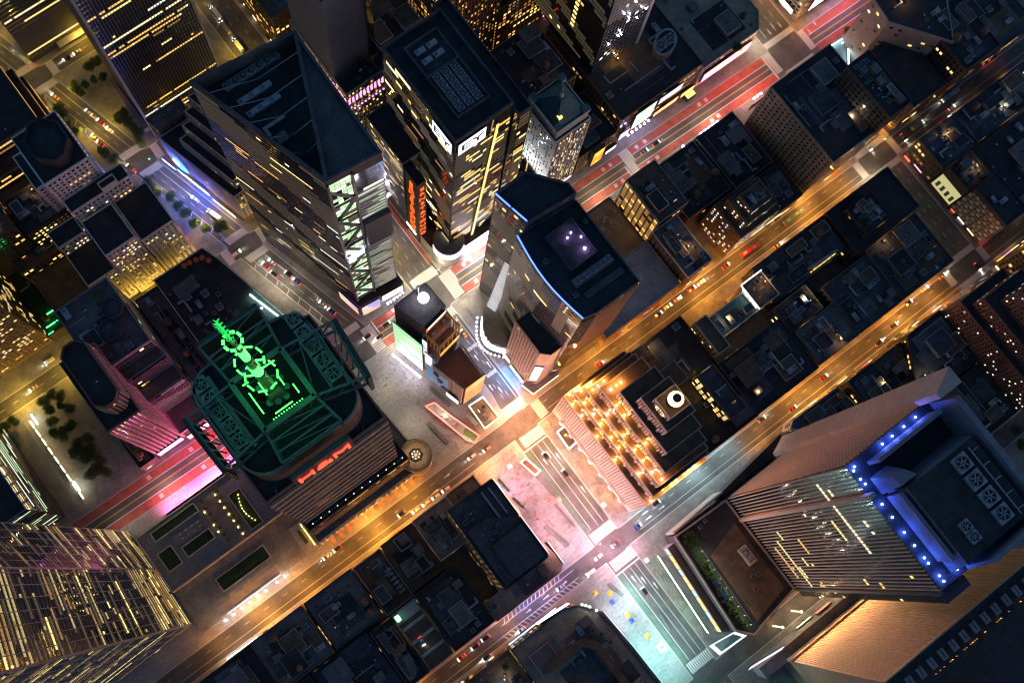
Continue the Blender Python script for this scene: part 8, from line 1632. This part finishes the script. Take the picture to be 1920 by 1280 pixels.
t = thing('sign_gantry_roof', 'black rectangular marquee roof outlined in white beside the stepped stone tower', 'marquee', (-13, 112, 0)); K7 = SL('e', [(1205, 1130), (1255, 1090), (1330, 1170), (1270, 1225)], 9)
b = MB(); b.prism(K7, 6, 9, 'white_brick', 'roof_brown', True); b.build('canopy', t); emat('edge_white', (1, .9, .85), 6.0, True)
for i in range(4): a, c = K7[i], K7[(i + 1) % 4]; b = MB(); b.bar((*a, 9.2), (*c, 9.2), .22, 'edge_white'); b.build('edge_light', t)
b = MB(); b.bar((-16.9, 106, 8.2), (-14, 106, 8.2), .15, 'steel_dark'); b.build('bracket', t)
for k, x, y, col, lab in (('h', 1415, 775, 'yellow', 'yellow square parasol nearest the crossing north of 44th street'), ('h', 1500, 777, 'yellow', 'yellow square parasol beside the dark plaza bench'), ('h', 1600, 900, 'yellow', 'yellow square parasol midway along the north plaza'), ('h', 1710, 1015, 'yellow', 'yellow square parasol beside the white cube kiosk'), ('h', 1510, 828, 'blue', 'blue square parasol next to the yellow ones'), ('h', 1620, 932, 'blue', 'blue square parasol midway along the north plaza'), ('h', 1215, 255, 'tan', 'tan square parasol on the rose-lit plaza'), ('h', 940, 70, 'white', 'white square parasol at the 43rd street end of the plaza'), ('h', 1465, 285, 'white', 'white square cart canopy on the pavement before the stepped tower'), ('h', 1705, 595, 'white', 'white cart canopy at the podium corner crossing')):
    q = S(k, x, y, 2.4); t = thing('parasol', lab, 'parasol', (q[0], q[1], .13), 'parasols and cart canopies on the plazas'); b = MB(); b.lathe((q[0], q[1], .13), [(.05, 0), (.05, 2.4)], 6, 'steel'); b.build('pole', t); b = MB(); b.frustum(rect(q[0] - 1.25, q[1] - 1.25, q[0] + 1.25, q[1] + 1.25), rect(q[0] - .1, q[1] - .1, q[0] + .1, q[1] + .1), 2.3, 2.9, 'car_' + col); b.build('canopy', t)
for i in range(26):
    q = (rs.uniform(13, 28), rs.uniform(96, 150)); t = thing('cafe_table', 'small round cafe table with chairs on the rose-lit plaza', 'table', (q[0], q[1], .13), 'cafe tables on the rose-lit plaza')
    b = MB(); b.lathe((q[0], q[1], .13), [(.2, 0), (.05, .05), (.05, .7), (.38, .72), (.38, .76)], 10, 'umbrella_orange'); b.build('table', t)
    for s in (0, 2.1, 4.2): b = MB(); c = (q[0] + .75 * math.cos(s + i), q[1] + .75 * math.sin(s + i)); b.box(c[0] - .2, c[1] - .2, .55, c[0] + .2, c[1] + .2, .6, 'umbrella_orange'); b.box(c[0] - .2, c[1] - .2, .13, c[0] - .14, c[1] - .14, .55, 'steel'); b.box(c[0] + .14, c[1] + .14, .13, c[0] + .2, c[1] + .2, 1.0, 'steel'); b.build('chair', t)
for i in range(10):
    q = lerp(S('h', 960, 250), S('h', 1070, 350), i / 9) if i < 5 else lerp(S('h', 880, 150), S('h', 930, 205), (i - 5) / 4); t = thing('planter', 'round planter with green shrub edging the navy-roofed building side of the plaza', 'planter', (q[0], q[1], .13), 'planters on the rose-lit plaza'); b = MB(); b.lathe((q[0], q[1], .13), [(.5, 0), (.6, .7)], 10, 'steel_dark'); b.build('pot', t); o = bpy.data.objects.new('shrub', sh); COL.objects.link(o); o.parent = t; o.location = (0, 0, -.3); o.scale = (.8, .8, .8)
bm_ = MB(); bm_.lathe((0, 0, 0), [(.2, 0), (.2, .8), (.12, .95)], 8, 'white_brick'); bm_ = bm_.mesh('bollard')
for i in range(44):
    q = (-8.4 + .3 * math.sin(i * .5), 16 + i * 1.34); o = bpy.data.objects.new('bollard', bm_); COL.objects.link(o); o.location = (q[0], q[1], .13); tag(o, 'pale bollard in the long line beside the avenue at the ball tower', 'bollard', 'bollards beside the avenue')
for i in range(30):
    q = (-7.0, 98 + i * 1.85); o = bpy.data.objects.new('bollard', bm_); COL.objects.link(o); o.location = (q[0], q[1], .13); tag(o, 'pale bollard in the line before the stepped stone tower', 'bollard', 'bollards before the stepped tower')
# pink awnings along 43rd under the antenna tower
mat('awning_pink', (.55, .22, .16), .8, noise=.2, nscale=1.0)
for i in range(12):
    x = 62 + i * 5.1; t = thing('awning', 'striped salmon awning along 43rd street below the antenna tower', 'awning', (x, 73, 3), 'salmon awnings along 43rd street'); b = MB(); b.face([(x - 1, 72.4, 4.6), (x + 1, 72.4, 4.6), (x + 1, 75.4, 3.6), (x - 1, 75.4, 3.6)], 'awning_pink'); b.face([(x - 1, 75.4, 3.55), (x + 1, 75.4, 3.55), (x + 1, 72.4, 4.5), (x - 1, 72.4, 4.5)], 'awning_pink'); b.build('fabric', t); b = MB(); b.bar((x - .9, 72.5, 3.4), (x - .9, 75.3, 3.55), .04, 'steel'); b.bar((x + .9, 72.5, 3.4), (x + .9, 75.3, 3.55), .04, 'steel'); b.build('frame', t)
# traffic signals
emat('sig_green', (.1, 1, .4), 12.0); emat('sig_red', (1, .08, .04), 12.0)
for x, y, rz, c, lab in ((-8, 78.6, 0, 'red', 'traffic signal on the 43rd street corner below the marquee'), (10, 90.4, PI, 'green', 'traffic signal at the plaza end of 43rd street'), (-7.4, 170.9, 0, 'green', 'traffic signal at the corner of the planted podium'), (9.9, 160.6, PI, 'red', 'traffic signal at the rose-lit crossing on the plaza side'), (-15, -11.2, 0, 'green', 'traffic signal below the drum sign on 42nd street'), (-250, 12.5, PI / 2, 'green', 'traffic signal under the black complex at the far crossing'), (-272, 78, 0, 'green', 'traffic signal at 43rd street and the far avenue'), (-250, 160, 0, 'green', 'traffic signal at 44th street and the far avenue'), (92, -154, PI, 'red', 'traffic signal at Broadway and 40th street'), (75, -156, 0, 'green', 'green traffic signal near the blue crescent corner')):
    t = thing('traffic_signal', lab, 'traffic light', (x, y, .13)); b = MB(); b.lathe((x, y, .13), [(.12, 0), (.09, 6)], 8, 'steel_dark'); b.build('pole', t); e = (x + 3.4 * math.cos(rz), y + 3.4 * math.sin(rz)); b = MB(); b.bar((x, y, 6), (*e, 6.3), .07, 'steel_dark'); b.build('arm', t); b = MB(); b.box(e[0] - .2, e[1] - .2, 5.2, e[0] + .2, e[1] + .2, 6.3, 'yellow_steel'); b.build('signal_head', t); b = MB(); b.box(e[0] - .26, e[1] - .26, 5.5, e[0] + .26, e[1] + .26, 5.8, 'sig_' + c); b.build('lamp', t)
finish_facades()
for o in bpy.data.objects:
    for k in ('_o', '_fa'):
        if k in o: del o[k]
